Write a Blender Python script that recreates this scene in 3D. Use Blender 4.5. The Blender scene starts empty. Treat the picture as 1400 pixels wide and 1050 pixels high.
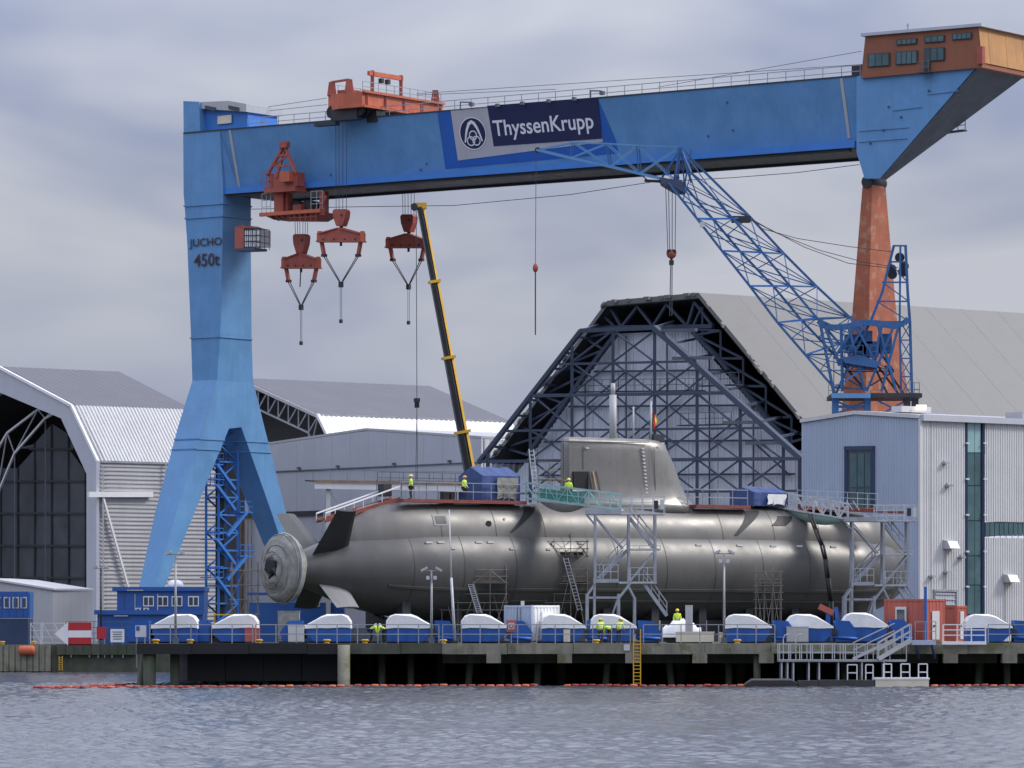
import bpy, bmesh, math, random
import numpy as np
from mathutils import Vector, Matrix, Quaternion
random.seed(7)
rng = np.random.default_rng(11)
R = math.radians
scene = bpy.context.scene
COL = scene.collection

# ------------------------------------------------------------------ camera
F, H, HZ = 6000.0, 4.4, 850.0          # focal length in photo pixels, eye height, horizon row
cam_d = bpy.data.cameras.new('camera')
cam = bpy.data.objects.new('camera', cam_d)
COL.objects.link(cam)
cam.location = (0, 0, H)
cam.rotation_euler = (R(90), 0, 0)
cam_d.sensor_width = 36.0
cam_d.lens = F / 1400.0 * 36.0
cam_d.shift_y = (HZ - 525.0) / 1400.0
cam_d.clip_start = 1.0
cam_d.clip_end = 9000.0
scene.camera = cam

# ------------------------------------------------------------------ sky and sun
SUN = Vector((1.0, 0.05, 0.82)).normalized()
world = bpy.data.worlds.new('World')
scene.world = world
world.use_nodes = True
nt = world.node_tree
nt.nodes.clear()
def N(t, **kw):
    n = nt.nodes.new(t)
    for k, v in kw.items():
        setattr(n, k, v)
    return n
sky = N('ShaderNodeTexSky', sky_type='NISHITA', sun_disc=False)
sky.sun_elevation = math.asin(SUN.z)
sky.sun_rotation = math.atan2(SUN.x, SUN.y)
sky.air_density = 1.0
sky.dust_density = 3.0
bg1 = N('ShaderNodeBackground'); bg1.inputs['Strength'].default_value = 0.06
nt.links.new(sky.outputs[0], bg1.inputs['Color'])
tc = N('ShaderNodeTexCoord')
mp = N('ShaderNodeMapping'); mp.inputs['Scale'].default_value = (1.0, 1.0, 2.3)
nt.links.new(tc.outputs['Generated'], mp.inputs['Vector'])
n1 = N('ShaderNodeTexNoise'); n1.inputs['Scale'].default_value = 9.0; n1.inputs['Detail'].default_value = 3.5
n1.inputs['Roughness'].default_value = 0.5; n1.inputs['Distortion'].default_value = 0.5
nt.links.new(mp.outputs[0], n1.inputs['Vector'])
cr = N('ShaderNodeValToRGB')
cr.color_ramp.elements[0].position = 0.36; cr.color_ramp.elements[0].color = (0.325, 0.375, 0.54, 1)
cr.color_ramp.elements[1].position = 0.66; cr.color_ramp.elements[1].color = (0.63, 0.65, 0.73, 1)
nt.links.new(n1.outputs['Fac'], cr.inputs['Fac'])
# overcast skies brighten towards the zenith
sx = N('ShaderNodeSeparateXYZ'); nt.links.new(tc.outputs['Generated'], sx.inputs[0])
mr = N('ShaderNodeMapRange'); mr.inputs['From Min'].default_value = 0.09; mr.inputs['From Max'].default_value = 0.55
mr.inputs['To Min'].default_value = 0.92; mr.inputs['To Max'].default_value = 3.0
nt.links.new(sx.outputs['Z'], mr.inputs['Value'])
bg2 = N('ShaderNodeBackground')
nt.links.new(cr.outputs[0], bg2.inputs['Color']); nt.links.new(mr.outputs[0], bg2.inputs['Strength'])
mxs = N('ShaderNodeMixShader'); mxs.inputs[0].default_value = 0.88
nt.links.new(bg1.outputs[0], mxs.inputs[1]); nt.links.new(bg2.outputs[0], mxs.inputs[2])
wo = N('ShaderNodeOutputWorld'); nt.links.new(mxs.outputs[0], wo.inputs['Surface'])

sl = bpy.data.lights.new('sun', 'SUN'); sl.energy = 2.8; sl.angle = R(11); sl.color = (1.0, 0.94, 0.86)
so = bpy.data.objects.new('sun', sl); COL.objects.link(so)
so.rotation_euler = (-SUN).to_track_quat('-Z', 'Y').to_euler()
so.location = SUN * 200

vs = scene.view_settings
vs.view_transform = 'Standard'; vs.look = 'None'; vs.exposure = 0.0; vs.gamma = 1.0; vs.use_curve_mapping = False

# ------------------------------------------------------------------ materials
MATS = {}
def mat(name, col, rough=0.6, metal=0.0, var=0.12, scale=0.6, streak=0.0, dirt=(0.06, 0.055, 0.05), bump=0.0, spec=0.4,
        spot=None, spot_amt=0.0, spot_scale=0.8, coat=0.0):
    m = bpy.data.materials.new(name); m.use_nodes = True
    t = m.node_tree; b = t.nodes['Principled BSDF']
    b.inputs['Roughness'].default_value = rough; b.inputs['Metallic'].default_value = metal
    b.inputs['Specular IOR Level'].default_value = spec
    if coat: b.inputs['Coat Weight'].default_value = coat
    geo = t.nodes.new('ShaderNodeNewGeometry')
    n = t.nodes.new('ShaderNodeTexNoise'); n.inputs['Scale'].default_value = scale; n.inputs['Detail'].default_value = 6.0
    n.inputs['Roughness'].default_value = 0.62
    t.links.new(geo.outputs['Position'], n.inputs['Vector'])
    r = t.nodes.new('ShaderNodeMapRange'); r.inputs['From Min'].default_value = 0.3; r.inputs['From Max'].default_value = 0.7
    r.inputs['To Min'].default_value = 1 - var; r.inputs['To Max'].default_value = 1 + var
    t.links.new(n.outputs['Fac'], r.inputs['Value'])
    mx = t.nodes.new('ShaderNodeMix'); mx.data_type = 'RGBA'; mx.blend_type = 'MULTIPLY'; mx.inputs['Factor'].default_value = 1.0
    mx.inputs['A'].default_value = (*col, 1); t.links.new(r.outputs[0], mx.inputs['B'])
    last = mx.outputs['Result']
    if spot is not None:
        n3 = t.nodes.new('ShaderNodeTexNoise'); n3.inputs['Scale'].default_value = spot_scale; n3.inputs['Detail'].default_value = 8.0
        n3.inputs['Roughness'].default_value = 0.7
        t.links.new(geo.outputs['Position'], n3.inputs['Vector'])
        r3 = t.nodes.new('ShaderNodeMapRange'); r3.inputs['From Min'].default_value = 0.52; r3.inputs['From Max'].default_value = 0.62
        r3.inputs['To Min'].default_value = 0; r3.inputs['To Max'].default_value = spot_amt
        t.links.new(n3.outputs['Fac'], r3.inputs['Value'])
        m3 = t.nodes.new('ShaderNodeMix'); m3.data_type = 'RGBA'
        t.links.new(r3.outputs[0], m3.inputs['Factor']); t.links.new(last, m3.inputs['A']); m3.inputs['B'].default_value = (*spot, 1)
        last = m3.outputs['Result']
    if streak > 0:
        mpn = t.nodes.new('ShaderNodeMapping'); mpn.inputs['Scale'].default_value = (1.6, 1.6, 0.09)
        t.links.new(geo.outputs['Position'], mpn.inputs['Vector'])
        n2 = t.nodes.new('ShaderNodeTexNoise'); n2.inputs['Scale'].default_value = 1.3; n2.inputs['Detail'].default_value = 7.0
        n2.inputs['Roughness'].default_value = 0.65
        t.links.new(mpn.outputs[0], n2.inputs['Vector'])
        r2 = t.nodes.new('ShaderNodeMapRange'); r2.inputs['From Min'].default_value = 0.46; r2.inputs['From Max'].default_value = 0.74
        r2.inputs['To Min'].default_value = 0; r2.inputs['To Max'].default_value = streak
        t.links.new(n2.outputs['Fac'], r2.inputs['Value'])
        m2 = t.nodes.new('ShaderNodeMix'); m2.data_type = 'RGBA'
        t.links.new(r2.outputs[0], m2.inputs['Factor']); t.links.new(last, m2.inputs['A']); m2.inputs['B'].default_value = (*dirt, 1)
        last = m2.outputs['Result']
    t.links.new(last, b.inputs['Base Color'])
    # roughness breakup
    rr = t.nodes.new('ShaderNodeMapRange'); rr.inputs['From Min'].default_value = 0.3; rr.inputs['From Max'].default_value = 0.7
    rr.inputs['To Min'].default_value = max(0.05, rough - 0.1); rr.inputs['To Max'].default_value = min(1, rough + 0.1)
    t.links.new(n.outputs['Fac'], rr.inputs['Value']); t.links.new(rr.outputs[0], b.inputs['Roughness'])
    if bump:
        bp = t.nodes.new('ShaderNodeBump'); bp.inputs['Strength'].default_value = bump; bp.inputs['Distance'].default_value = 0.1
        t.links.new(n.outputs['Fac'], bp.inputs['Height']); t.links.new(bp.outputs[0], b.inputs['Normal'])
    MATS[name] = m
    return m
M = MATS
mat('crane_blue', (0.098, 0.25, 0.47), 0.5, var=0.12, scale=0.25, streak=0.30, dirt=(0.09, 0.17, 0.28), spot=(0.14, 0.29, 0.48), spot_amt=0.25, spot_scale=0.5)
mat('crane_blue_light', (0.035, 0.17, 0.50), 0.45, var=0.1, scale=0.4, streak=0.12)
mat('banner_blue', (0.016, 0.105, 0.40), 0.45, var=0.06, scale=0.4, streak=0.08)
mat('jib_blue', (0.030, 0.105, 0.26), 0.5, var=0.2, scale=0.7)
mat('banner_grey', (0.42, 0.42, 0.45), 0.6, var=0.06, streak=0.12)
mat('banner_navy', (0.012, 0.018, 0.075), 0.5, var=0.12, streak=0.08, dirt=(0.03, 0.03, 0.05))
mat('banner_white', (0.70, 0.70, 0.74), 0.5, var=0.03)
mat('dark_rust', (0.055, 0.030, 0.030), 0.8, var=0.3)
mat('orange', (0.46, 0.115, 0.055), 0.6, var=0.18, scale=0.9, streak=0.25, dirt=(0.12, 0.03, 0.02))
mat('red_oxide', (0.32, 0.078, 0.055), 0.65, var=0.22, scale=1.2, streak=0.3, dirt=(0.10, 0.03, 0.025))
mat('leg_orange', (0.32, 0.098, 0.052), 0.75, var=0.2, scale=0.5, spot=(0.42, 0.27, 0.18), spot_amt=0.55, spot_scale=0.9, streak=0.2, dirt=(0.14, 0.05, 0.035))
mat('cabin_brown', (0.235, 0.085, 0.045), 0.7, var=0.15, scale=0.4, streak=0.25, dirt=(0.10, 0.05, 0.04))
mat('cabin_tan', (0.42, 0.22, 0.085), 0.7, var=0.15, scale=0.5, streak=0.35, dirt=(0.22, 0.11, 0.05))
mat('glass_dark', (0.03, 0.045, 0.06), 0.12, var=0.3, scale=0.8, spec=0.7)
mat('glass_teal', (0.045, 0.10, 0.11), 0.15, var=0.35, scale=0.5, spec=0.7)
mat('glass_pale', (0.22, 0.36, 0.38), 0.2, var=0.1, scale=0.5, spec=0.6)
mat('dark_steel', (0.028, 0.030, 0.036), 0.6, var=0.3, scale=1.5)
mat('stain_shade_grey', (0.10, 0.115, 0.135), 0.8, var=0.25, scale=0.5, streak=0.4, dirt=(0.07, 0.06, 0.05))
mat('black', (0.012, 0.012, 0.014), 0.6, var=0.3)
mat('cable', (0.05, 0.05, 0.055), 0.6)
mat('rail_grey', (0.30, 0.31, 0.33), 0.5, metal=0.3, var=0.2)
mat('rail_dark', (0.10, 0.115, 0.14), 0.5, var=0.2)
mat('white_paint', (0.72, 0.72, 0.72), 0.5, var=0.06, streak=0.12, dirt=(0.35, 0.34, 0.32))
mat('cream', (0.62, 0.57, 0.44), 0.6, var=0.1, streak=0.2, dirt=(0.25, 0.2, 0.14))
mat('galvanised', (0.42, 0.44, 0.46), 0.5, metal=0.15, var=0.2, scale=1.5)
mat('tower_steel', (0.31, 0.33, 0.37), 0.5, metal=0.2, var=0.2, scale=1.2)
mat('cladding_white', (0.52, 0.52, 0.52), 0.5, var=0.06, scale=0.3, streak=0.18, dirt=(0.26, 0.25, 0.24))
mat('cladding_grey', (0.40, 0.40, 0.41), 0.55, var=0.06, scale=0.3, streak=0.2, dirt=(0.22, 0.21, 0.21))
mat('cladding_blue', (0.34, 0.40, 0.50), 0.55, var=0.06, scale=0.3, streak=0.18, dirt=(0.2, 0.23, 0.28))
mat('cladding_mid', (0.41, 0.425, 0.47), 0.6, var=0.06, scale=0.2, streak=0.12, dirt=(0.2, 0.2, 0.21))
mat('roof_lilac', (0.105, 0.105, 0.122), 0.6, var=0.08, scale=0.2, streak=0.1)
mat('roof_tan', (0.20, 0.198, 0.189), 0.7, var=0.10, scale=0.25, spot=(0.18, 0.175, 0.165), spot_amt=0.4, spot_scale=0.25)
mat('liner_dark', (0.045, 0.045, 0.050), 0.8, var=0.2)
mat('panel_dark', (0.040, 0.046, 0.056), 0.35, var=0.45, scale=0.4, streak=0.2, dirt=(0.08, 0.085, 0.09))
mat('frame_blue', (0.048, 0.065, 0.105), 0.55, var=0.15)
mat('wall_panel', (0.76, 0.79, 0.86), 0.55, var=0.08, scale=0.3, streak=0.25, dirt=(0.2, 0.21, 0.24))
mat('office_blue', (0.022, 0.095, 0.32), 0.45, var=0.08, streak=0.12)
mat('office_navy', (0.025, 0.045, 0.10), 0.5, var=0.15)
mat('winch_blue', (0.014, 0.085, 0.33), 0.4, var=0.12, scale=1.2, streak=0.15, dirt=(0.03, 0.06, 0.12))
mat('tarp_white', (0.72, 0.72, 0.72), 0.6, var=0.06, scale=1.0, streak=0.15, dirt=(0.4, 0.4, 0.39), bump=0.4)
mat('tarp_blue', (0.030, 0.060, 0.18), 0.55, var=0.25, scale=1.5, bump=0.6)
mat('tarp_grey', (0.23, 0.232, 0.21), 0.75, var=0.25, scale=1.6, bump=0.8, streak=0.2, dirt=(0.12, 0.12, 0.11))
mat('container_red', (0.38, 0.095, 0.068), 0.55, var=0.12, streak=0.2, dirt=(0.16, 0.05, 0.035))
mat('sign_red', (0.42, 0.02, 0.03), 0.5)
mat('yellow', (0.62, 0.36, 0.03), 0.5, var=0.15, streak=0.2)
mat('boom_black', (0.022, 0.022, 0.025), 0.35, var=0.2)
mat('hivis', (0.55, 0.80, 0.03), 0.6, var=0.08)
mat('skin', (0.45, 0.27, 0.19), 0.6, var=0.05)
mat('trousers', (0.03, 0.035, 0.05), 0.8, var=0.2)
mat('helmet_yellow', (0.75, 0.62, 0.04), 0.35, var=0.05)
mat('helmet_orange', (0.65, 0.35, 0.05), 0.35, var=0.05)
mat('helmet_white', (0.75, 0.75, 0.72), 0.35, var=0.05)
mat('boom_red', (0.27, 0.038, 0.024), 0.6, var=0.35, scale=1.5)
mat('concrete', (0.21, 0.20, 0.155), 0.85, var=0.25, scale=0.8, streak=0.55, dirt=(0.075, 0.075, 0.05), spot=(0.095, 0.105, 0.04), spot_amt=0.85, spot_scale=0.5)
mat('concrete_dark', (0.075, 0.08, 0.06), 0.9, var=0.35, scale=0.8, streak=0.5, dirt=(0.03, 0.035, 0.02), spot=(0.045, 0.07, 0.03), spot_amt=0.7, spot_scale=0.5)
mat('tar', (0.016, 0.017, 0.018), 0.8, var=0.35)
mat('ground_asphalt', (0.10, 0.10, 0.10), 0.9, var=0.25, scale=0.2)
mat('fence_white', (0.60, 0.61, 0.62), 0.5, var=0.1)
mat('net_green', (0.05, 0.22, 0.18), 0.8, var=0.2)
mat('net_pale', (0.30, 0.44, 0.41), 0.8, var=0.15)
mat('gangway_teal', (0.26, 0.42, 0.42), 0.5, metal=0.2, var=0.15)
mat('wood', (0.26, 0.18, 0.11), 0.8, var=0.3, scale=2.0)
mat('scaffold', (0.20, 0.19, 0.17), 0.5, metal=0.4, var=0.3)
mat('deck_red', (0.20, 0.055, 0.04), 0.8, var=0.3, scale=1.5)
mat('flag_black', (0.01, 0.01, 0.01), 0.8); mat('flag_red', (0.5, 0.02, 0.02), 0.8); mat('flag_gold', (0.75, 0.45, 0.02), 0.8)
mat('pontoon', (0.05, 0.05, 0.05), 0.8, var=0.3)
mat('fender_orange', (0.50, 0.12, 0.05), 0.6, var=0.2)

# submarine paint: dark grey, satin, with faint plate bands and stains
def sub_paint(name, col, metal=0.15, rough=0.40):
    m = mat(name, col, rough, metal=metal, var=0.10, scale=0.3, streak=0.22, dirt=(0.050, 0.049, 0.047), spot=(col[0]*1.2, col[1]*1.19, col[2]*1.18), spot_amt=0.3, spot_scale=0.2, spec=0.45)
    return m
sub_paint('sub_grey', (0.082, 0.081, 0.079)); sub_paint('sub_casing', (0.125, 0.120, 0.112)); sub_paint('sub_sail', (0.21, 0.203, 0.188), 0.5, 0.30)
mat('sub_dark', (0.035, 0.036, 0.038), 0.5, var=0.2); mat('sub_light', (0.20, 0.20, 0.205), 0.5, var=0.1)

# lit lamp lens
lm = bpy.data.materials.new('lamp_lens'); lm.use_nodes = True
lb = lm.node_tree.nodes['Principled BSDF']; lb.inputs['Emission Color'].default_value = (1, 0.85, 0.6, 1); lb.inputs['Emission Strength'].default_value = 1.6
lb.inputs['Base Color'].default_value = (0.8, 0.7, 0.55, 1); MATS['lamp_lens'] = lm

def water_mat():
    m = bpy.data.materials.new('water'); m.use_nodes = True; t = m.node_tree; b = t.nodes['Principled BSDF']
    b.inputs['Base Color'].default_value = (0.085, 0.092, 0.108, 1); b.inputs['Roughness'].default_value = 0.15
    b.inputs['IOR'].default_value = 1.333; b.inputs['Specular IOR Level'].default_value = 0.5
    geo = t.nodes.new('ShaderNodeNewGeometry')
    mpn = t.nodes.new('ShaderNodeMapping'); mpn.inputs['Scale'].default_value = (1.0, 0.55, 1.0)
    t.links.new(geo.outputs['Position'], mpn.inputs['Vector'])
    n = t.nodes.new('ShaderNodeTexNoise'); n.inputs['Scale'].default_value = 3.2; n.inputs['Detail'].default_value = 5.0
    t.links.new(mpn.outputs[0], n.inputs['Vector'])
    bp = t.nodes.new('ShaderNodeBump'); bp.inputs['Strength'].default_value = 0.6; bp.inputs['Distance'].default_value = 0.05
    t.links.new(n.outputs['Fac'], bp.inputs['Height']); t.links.new(bp.outputs[0], b.inputs['Normal'])
    MATS['water'] = m
water_mat()

# ------------------------------------------------------------------ helpers
def P(px, py, D):
    return Vector(((px - 700) * D / F, D, H + (HZ - py) * D / F))
class VPlane:                                     # a vertical plane standing in the yard
    def __init__(s, o, d):
        s.o = Vector((o[0], o[1])); s.d = Vector((d[0], d[1])).normalized()
        s.n = Vector((s.d.y, -s.d.x))
        if s.n.y > 0: s.n = -s.n
    def off(s, k): return VPlane(s.o + s.n * k, s.d)
    def s_at(s, px):
        k = (px - 700) / F
        return (k * s.o.y - s.o.x) / (s.d.x - k * s.d.y)
    def p(s, px, py):
        q = s.o + s.d * s.s_at(px)
        return Vector((q.x, q.y, H + (HZ - py) * q.y / F))
    def at(s, t, z):
        q = s.o + s.d * t
        return Vector((q.x, q.y, z))

def root_of(o):
    while o.parent: o = o.parent
    return o
def setp(o, label=None, cat=None, group=None, kind=None):
    if label: o['label'] = label
    if cat: o['category'] = cat
    if group: o['group'] = group
    if kind: o['kind'] = kind
    return o
def thing(name, label, cat, loc=(0, 0, 0), group=None):
    o = bpy.data.objects.new(name, None); COL.objects.link(o); o.location = loc; o.empty_display_size = 0.5
    return setp(o, label, cat, group)

class MB:
    def __init__(s): s.v = []; s.f = []; s.sm = []
    def add(s, vs, fs, smooth=False):
        b = len(s.v); s.v += [Vector(v) for v in vs]
        for f in fs: s.f.append([i + b for i in f]); s.sm.append(smooth)
        return s
    def hexa(s, a, b):                            # two quads (same winding) -> solid
        vs = list(a) + list(b)
        return s.add(vs, [[3, 2, 1, 0], [4, 5, 6, 7]] + [[i, (i + 1) % 4, (i + 1) % 4 + 4, i + 4] for i in range(4)])
    def box(s, c, size, rz=0.0, M3=None):
        c = Vector(c); hx, hy, hz = [x / 2 for x in size]
        rot = M3 if M3 is not None else Matrix.Rotation(rz, 3, 'Z')
        q = [(-1, -1), (1, -1), (1, 1), (-1, 1)]
        a = [c + rot @ Vector((x * hx, y * hy, -hz)) for x, y in q]; b = [c + rot @ Vector((x * hx, y * hy, hz)) for x, y in q]
        return s.hexa(a, b)
    def bar(s, p0, p1, w, h=None, up=Vector((0, 0, 1))):
        p0, p1 = Vector(p0), Vector(p1); h = h or w; d = (p1 - p0).normalized()
        x = d.cross(up)
        if x.length < 1e-4: x = d.cross(Vector((0, 1, 0)))
        x.normalize(); y = x.cross(d)
        q = [(-1, -1), (1, -1), (1, 1), (-1, 1)]
        return s.hexa([p0 + x * (i * w / 2) + y * (j * h / 2) for i, j in q], [p1 + x * (i * w / 2) + y * (j * h / 2) for i, j in q])
    def tube(s, p0, p1, r0, r1=None, n=10, cap=True, smooth=True):
        p0, p1 = Vector(p0), Vector(p1); r1 = r0 if r1 is None else r1; d = (p1 - p0).normalized()
        x = d.orthogonal().normalized(); y = d.cross(x)
        ring = lambda p, r: [p + (x * math.cos(2 * math.pi * i / n) + y * math.sin(2 * math.pi * i / n)) * r for i in range(n)]
        vs = ring(p0, r0) + ring(p1, r1)
        s.add(vs, [[i, (i + 1) % n, (i + 1) % n + n, i + n] for i in range(n)], smooth)
        if cap: s.add(vs, [list(range(n))[::-1], list(range(n, 2 * n))])
        return s
    def loft(s, rings, closed=True, cap=False, smooth=True):
        n = len(rings[0]); vs = [v for r in rings for v in r]; fs = []
        m = n if closed else n - 1
        for k in range(len(rings) - 1):
            for i in range(m):
                j = (i + 1) % n
                fs.append([k * n + i, k * n + j, (k + 1) * n + j, (k + 1) * n + i])
        s.add(vs, fs, smooth)
        if cap: s.add(list(rings[0]) + list(rings[-1]), [list(range(n))[::-1], list(range(n, 2 * n))])
        return s
    def prism(s, poly, off):                      # planar polygon pushed along a vector
        n = len(poly); off = Vector(off); a = [Vector(p) for p in poly]; b = [p + off for p in a]
        return s.add(a + b, [list(range(n))[::-1], list(range(n, 2 * n))] + [[i, (i + 1) % n, (i + 1) % n + n, i + n] for i in range(n)])
    def quad(s, *q): return s.add(q, [list(range(len(q)))])
    def ribbed(s, A, B, C, D, pitch, depth, horiz=False):
        """corrugated sheet over the quad A B C D (A-B bottom, D-C top); ribs run upward, or sideways if horiz"""
        A, B, C, D = map(Vector, (A, B, C, D))
        if horiz: A, B, C, D = D, A, B, C
        n = (B - A).cross(D - A).normalized()
        if n.y > 0: n = -n
        L = (B - A).length; k = max(2, int(L / pitch))
        lo, hi = [], []
        for i in range(k):
            for fr, o in ((0.0, 0), (0.44, 0), (0.56, 1), (0.88, 1)):
                f = (i + fr) / k
                lo.append(A.lerp(B, f) + n * (o * depth)); hi.append(D.lerp(C, f) + n * (o * depth))
        lo.append(B); hi.append(C)
        return s.loft([lo, hi], closed=False, smooth=False)
    def mesh(s, name, m, off=None):
        me = bpy.data.meshes.new(name)
        off = off or Vector((0, 0, 0))
        me.from_pydata([(v.x - off.x, v.y - off.y, v.z - off.z) for v in s.v], [], s.f)
        me.polygons.foreach_set('use_smooth', s.sm)
        me.materials.append(M[m] if isinstance(m, str) else m)
        bm = bmesh.new(); bm.from_mesh(me); bmesh.ops.remove_doubles(bm, verts=bm.verts, dist=1e-4)
        bmesh.ops.recalc_face_normals(bm, faces=bm.faces); bm.to_mesh(me); bm.free()
        me.update()
        return me
    def build(s, name, m, parent=None):
        off = Vector(root_of(parent).location) if parent else Vector((0, 0, 0))
        o = bpy.data.objects.new(name, s.mesh(name, m, off)); COL.objects.link(o); o.parent = parent
        return o
    def top(s, name, m, label, cat, base=None, group=None, kind=None):
        """a thing that is one mesh, with its origin at its base"""
        zs = min(v.z for v in s.v); cx = sum(v.x for v in s.v) / len(s.v); cy = sum(v.y for v in s.v) / len(s.v)
        b = Vector(base) if base is not None else Vector((cx, cy, zs))
        o = bpy.data.objects.new(name, s.mesh(name, m, b)); COL.objects.link(o); o.location = b
        return setp(o, label, cat, group, kind)

UNIT = {}
def unit(kind, m):
    key = (kind, m)
    if key not in UNIT:
        b = MB()
        if kind == 'box': b.box((0, 0, 0), (1, 1, 1))
        else: b.tube((0, 0, -0.5), (0, 0, 0.5), 0.5, n=8)
        UNIT[key] = b.mesh(kind + '_' + m, m)
    return UNIT[key]
def strut(parent, name, p0, p1, w, m, h=None, kind='box'):
    """one straight member as an object of its own, sharing mesh data with its like"""
    p0, p1 = Vector(p0), Vector(p1); d = p1 - p0; L = d.length
    if L < 1e-4: return None
    o = bpy.data.objects.new(name, unit(kind, m)); COL.objects.link(o); o.parent = parent
    z = d / L; up = Vector((0, 0, 1))
    x = up.cross(z)
    if x.length < 1e-3: x = Vector((1, 0, 0))
    x.normalize(); y = z.cross(x)
    rot = Matrix((x, y, z)).transposed()
    off = Vector(root_of(parent).location)
    o.matrix_local = Matrix.LocRotScale((p0 + p1) / 2 - off, rot.to_quaternion(), Vector((w, h or w, L)))
    return o
def bx(parent, name, c, size, m, rz=0.0):
    o = bpy.data.objects.new(name, unit('box', m)); COL.objects.link(o); o.parent = parent
    off = Vector(root_of(parent).location) if parent else Vector((0, 0, 0))
    o.location = Vector(c) - off; o.rotation_euler = (0, 0, rz); o.scale = size
    return o
def copy_tree(o, parent=None):
    c = o.copy(); COL.objects.link(c); c.parent = parent
    for ch in list(o.children): copy_tree(ch, c)
    return c
def railing(parent, pts, h, sp, m, rails=(1.0, 0.5), w=0.05, pname='post', rname='rail'):
    pts = [Vector(p) for p in pts]
    for a, b in zip(pts[:-1], pts[1:]):
        L = (b - a).length; n = max(1, round(L / sp))
        for i in range(n + (1 if b is pts[-1] else 0)):
            q = a.lerp(b, i / n); strut(parent, pname, q, q + Vector((0, 0, h)), w, m)
        for r in rails:
            strut(parent, rname, a + Vector((0, 0, h * r)), b + Vector((0, 0, h * r)), w * 0.9, m)
def text_mesh(body, bold=0.0):
    cu = bpy.data.curves.new('lettering', 'FONT'); cu.body = body; cu.offset = bold; cu.resolution_u = 4
    ob = bpy.data.objects.new('lettering', cu); COL.objects.link(ob)
    bpy.context.view_layer.update()
    dg = bpy.context.evaluated_depsgraph_get()
    me = bpy.data.meshes.new_from_object(ob.evaluated_get(dg))
    vs = [v.co.copy() for v in me.vertices]; fs = [list(p.vertices) for p in me.polygons]
    bpy.data.objects.remove(ob); bpy.data.curves.remove(cu); bpy.data.meshes.remove(me)
    return vs, fs
def lettering(parent, name, body, O, ex, ey, width, height, m, n, thick=0.0, bold=0.0):
    """flat letters: O lower left corner, ex / ey unit axes, total width and height in metres, n outward"""
    vs, fs = text_mesh(body, bold)
    x0, x1 = min(v.x for v in vs), max(v.x for v in vs); y0, y1 = min(v.y for v in vs), max(v.y for v in vs)
    b = MB(); f = lambda v, k: O + ex * ((v.x - x0) / (x1 - x0) * width) + ey * ((v.y - y0) / (y1 - y0) * height) + n * k
    b.add([f(v, thick) for v in vs], fs)
    return b.build(name, m, parent)
UP = Vector((0, 0, 1))
# ------------------------------------------------------------------ water, ground, quay
ZG, ZD = 2.4, 2.9                                  # yard level, jetty deck level
def make_water():
    xs = np.concatenate([np.arange(-46, 46.01, 0.19)])
    ys = np.concatenate([np.arange(112, 200, 0.22), np.arange(200, 318, 0.34), np.arange(318, 400, 0.8)])
    X, Y = np.meshgrid(xs, ys)
    Z = np.zeros_like(X)
    for i in range(60):
        lam = 10 ** rng.uniform(math.log10(0.6), math.log10(1.9)); k = 2 * math.pi / lam
        th = rng.normal(math.radians(80), math.radians(55)); a = lam ** 0.9
        Z += a * np.sin(k * (math.cos(th) * X + math.sin(th) * Y) + rng.uniform(0, 6.28) + 0.8 * np.sin(0.11 * X + 0.07 * Y + i))
    gust = 0.75 + 0.35 * np.sin(0.09 * X + 0.05 * Y + 1.0) * np.sin(0.045 * Y - 0.06 * X)
    s0 = float(Z.std()); zn = np.tanh(Z / s0 / 1.9) * 1.9; Z = 0.040 * (zn + 0.4 * (zn * zn - 1)) * gust
    edge = np.minimum.reduce([(46 - np.abs(X)) / 3, (Y - 112) / 3, (400 - Y) / 3]); Z *= np.clip(edge, 0, 1)
    ny, nx = X.shape
    co = np.stack([X, Y, Z], -1).reshape(-1, 3)
    idx = np.arange(nx * ny).reshape(ny, nx)
    q = np.stack([idx[:-1, :-1], idx[:-1, 1:], idx[1:, 1:], idx[1:, :-1]], -1).reshape(-1, 4)
    fx0, fx1, fy0, fy1 = xs[0], xs[-1], ys[0], ys[-1]; W = 2500
    ext = [(-W, -200, 0), (W, -200, 0), (W, fy0, 0), (-W, fy0, 0), (-W, fy1, 0), (fx0, fy1, 0), (fx0, fy0, 0), (fx1, fy0, 0), (fx1, fy1, 0), (W, fy1, 0)]
    nb = len(co); co = np.concatenate([co, np.array(ext)])
    ex = [[0, 1, 2, 3], [3, 6, 5, 4], [7, 2, 9, 8]]
    faces = q.tolist() + [[i + nb for i in f] for f in ex]
    me = bpy.data.meshes.new('water'); me.from_pydata(co.tolist(), [], faces)
    me.polygons.foreach_set('use_smooth', [True] * len(faces)); me.materials.append(M['water']); me.update()
    o = bpy.data.objects.new('water', me); COL.objects.link(o); setp(o, kind='structure')
make_water()

JX0 = (186 - 700) / 20.0                           # left end of the jetty
JX1 = 52.0
g = MB()
ground_poly = [(JX0, 331.5), (1800, 331.5), (1800, 7000), (-1800, 7000), (-1800, 384), (JX0, 384)]
g.prism([(x, y, ZG) for x, y in ground_poly], (0, 0, -6))
o = g.build('ground', 'ground_asphalt'); setp(o, kind='structure')

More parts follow.
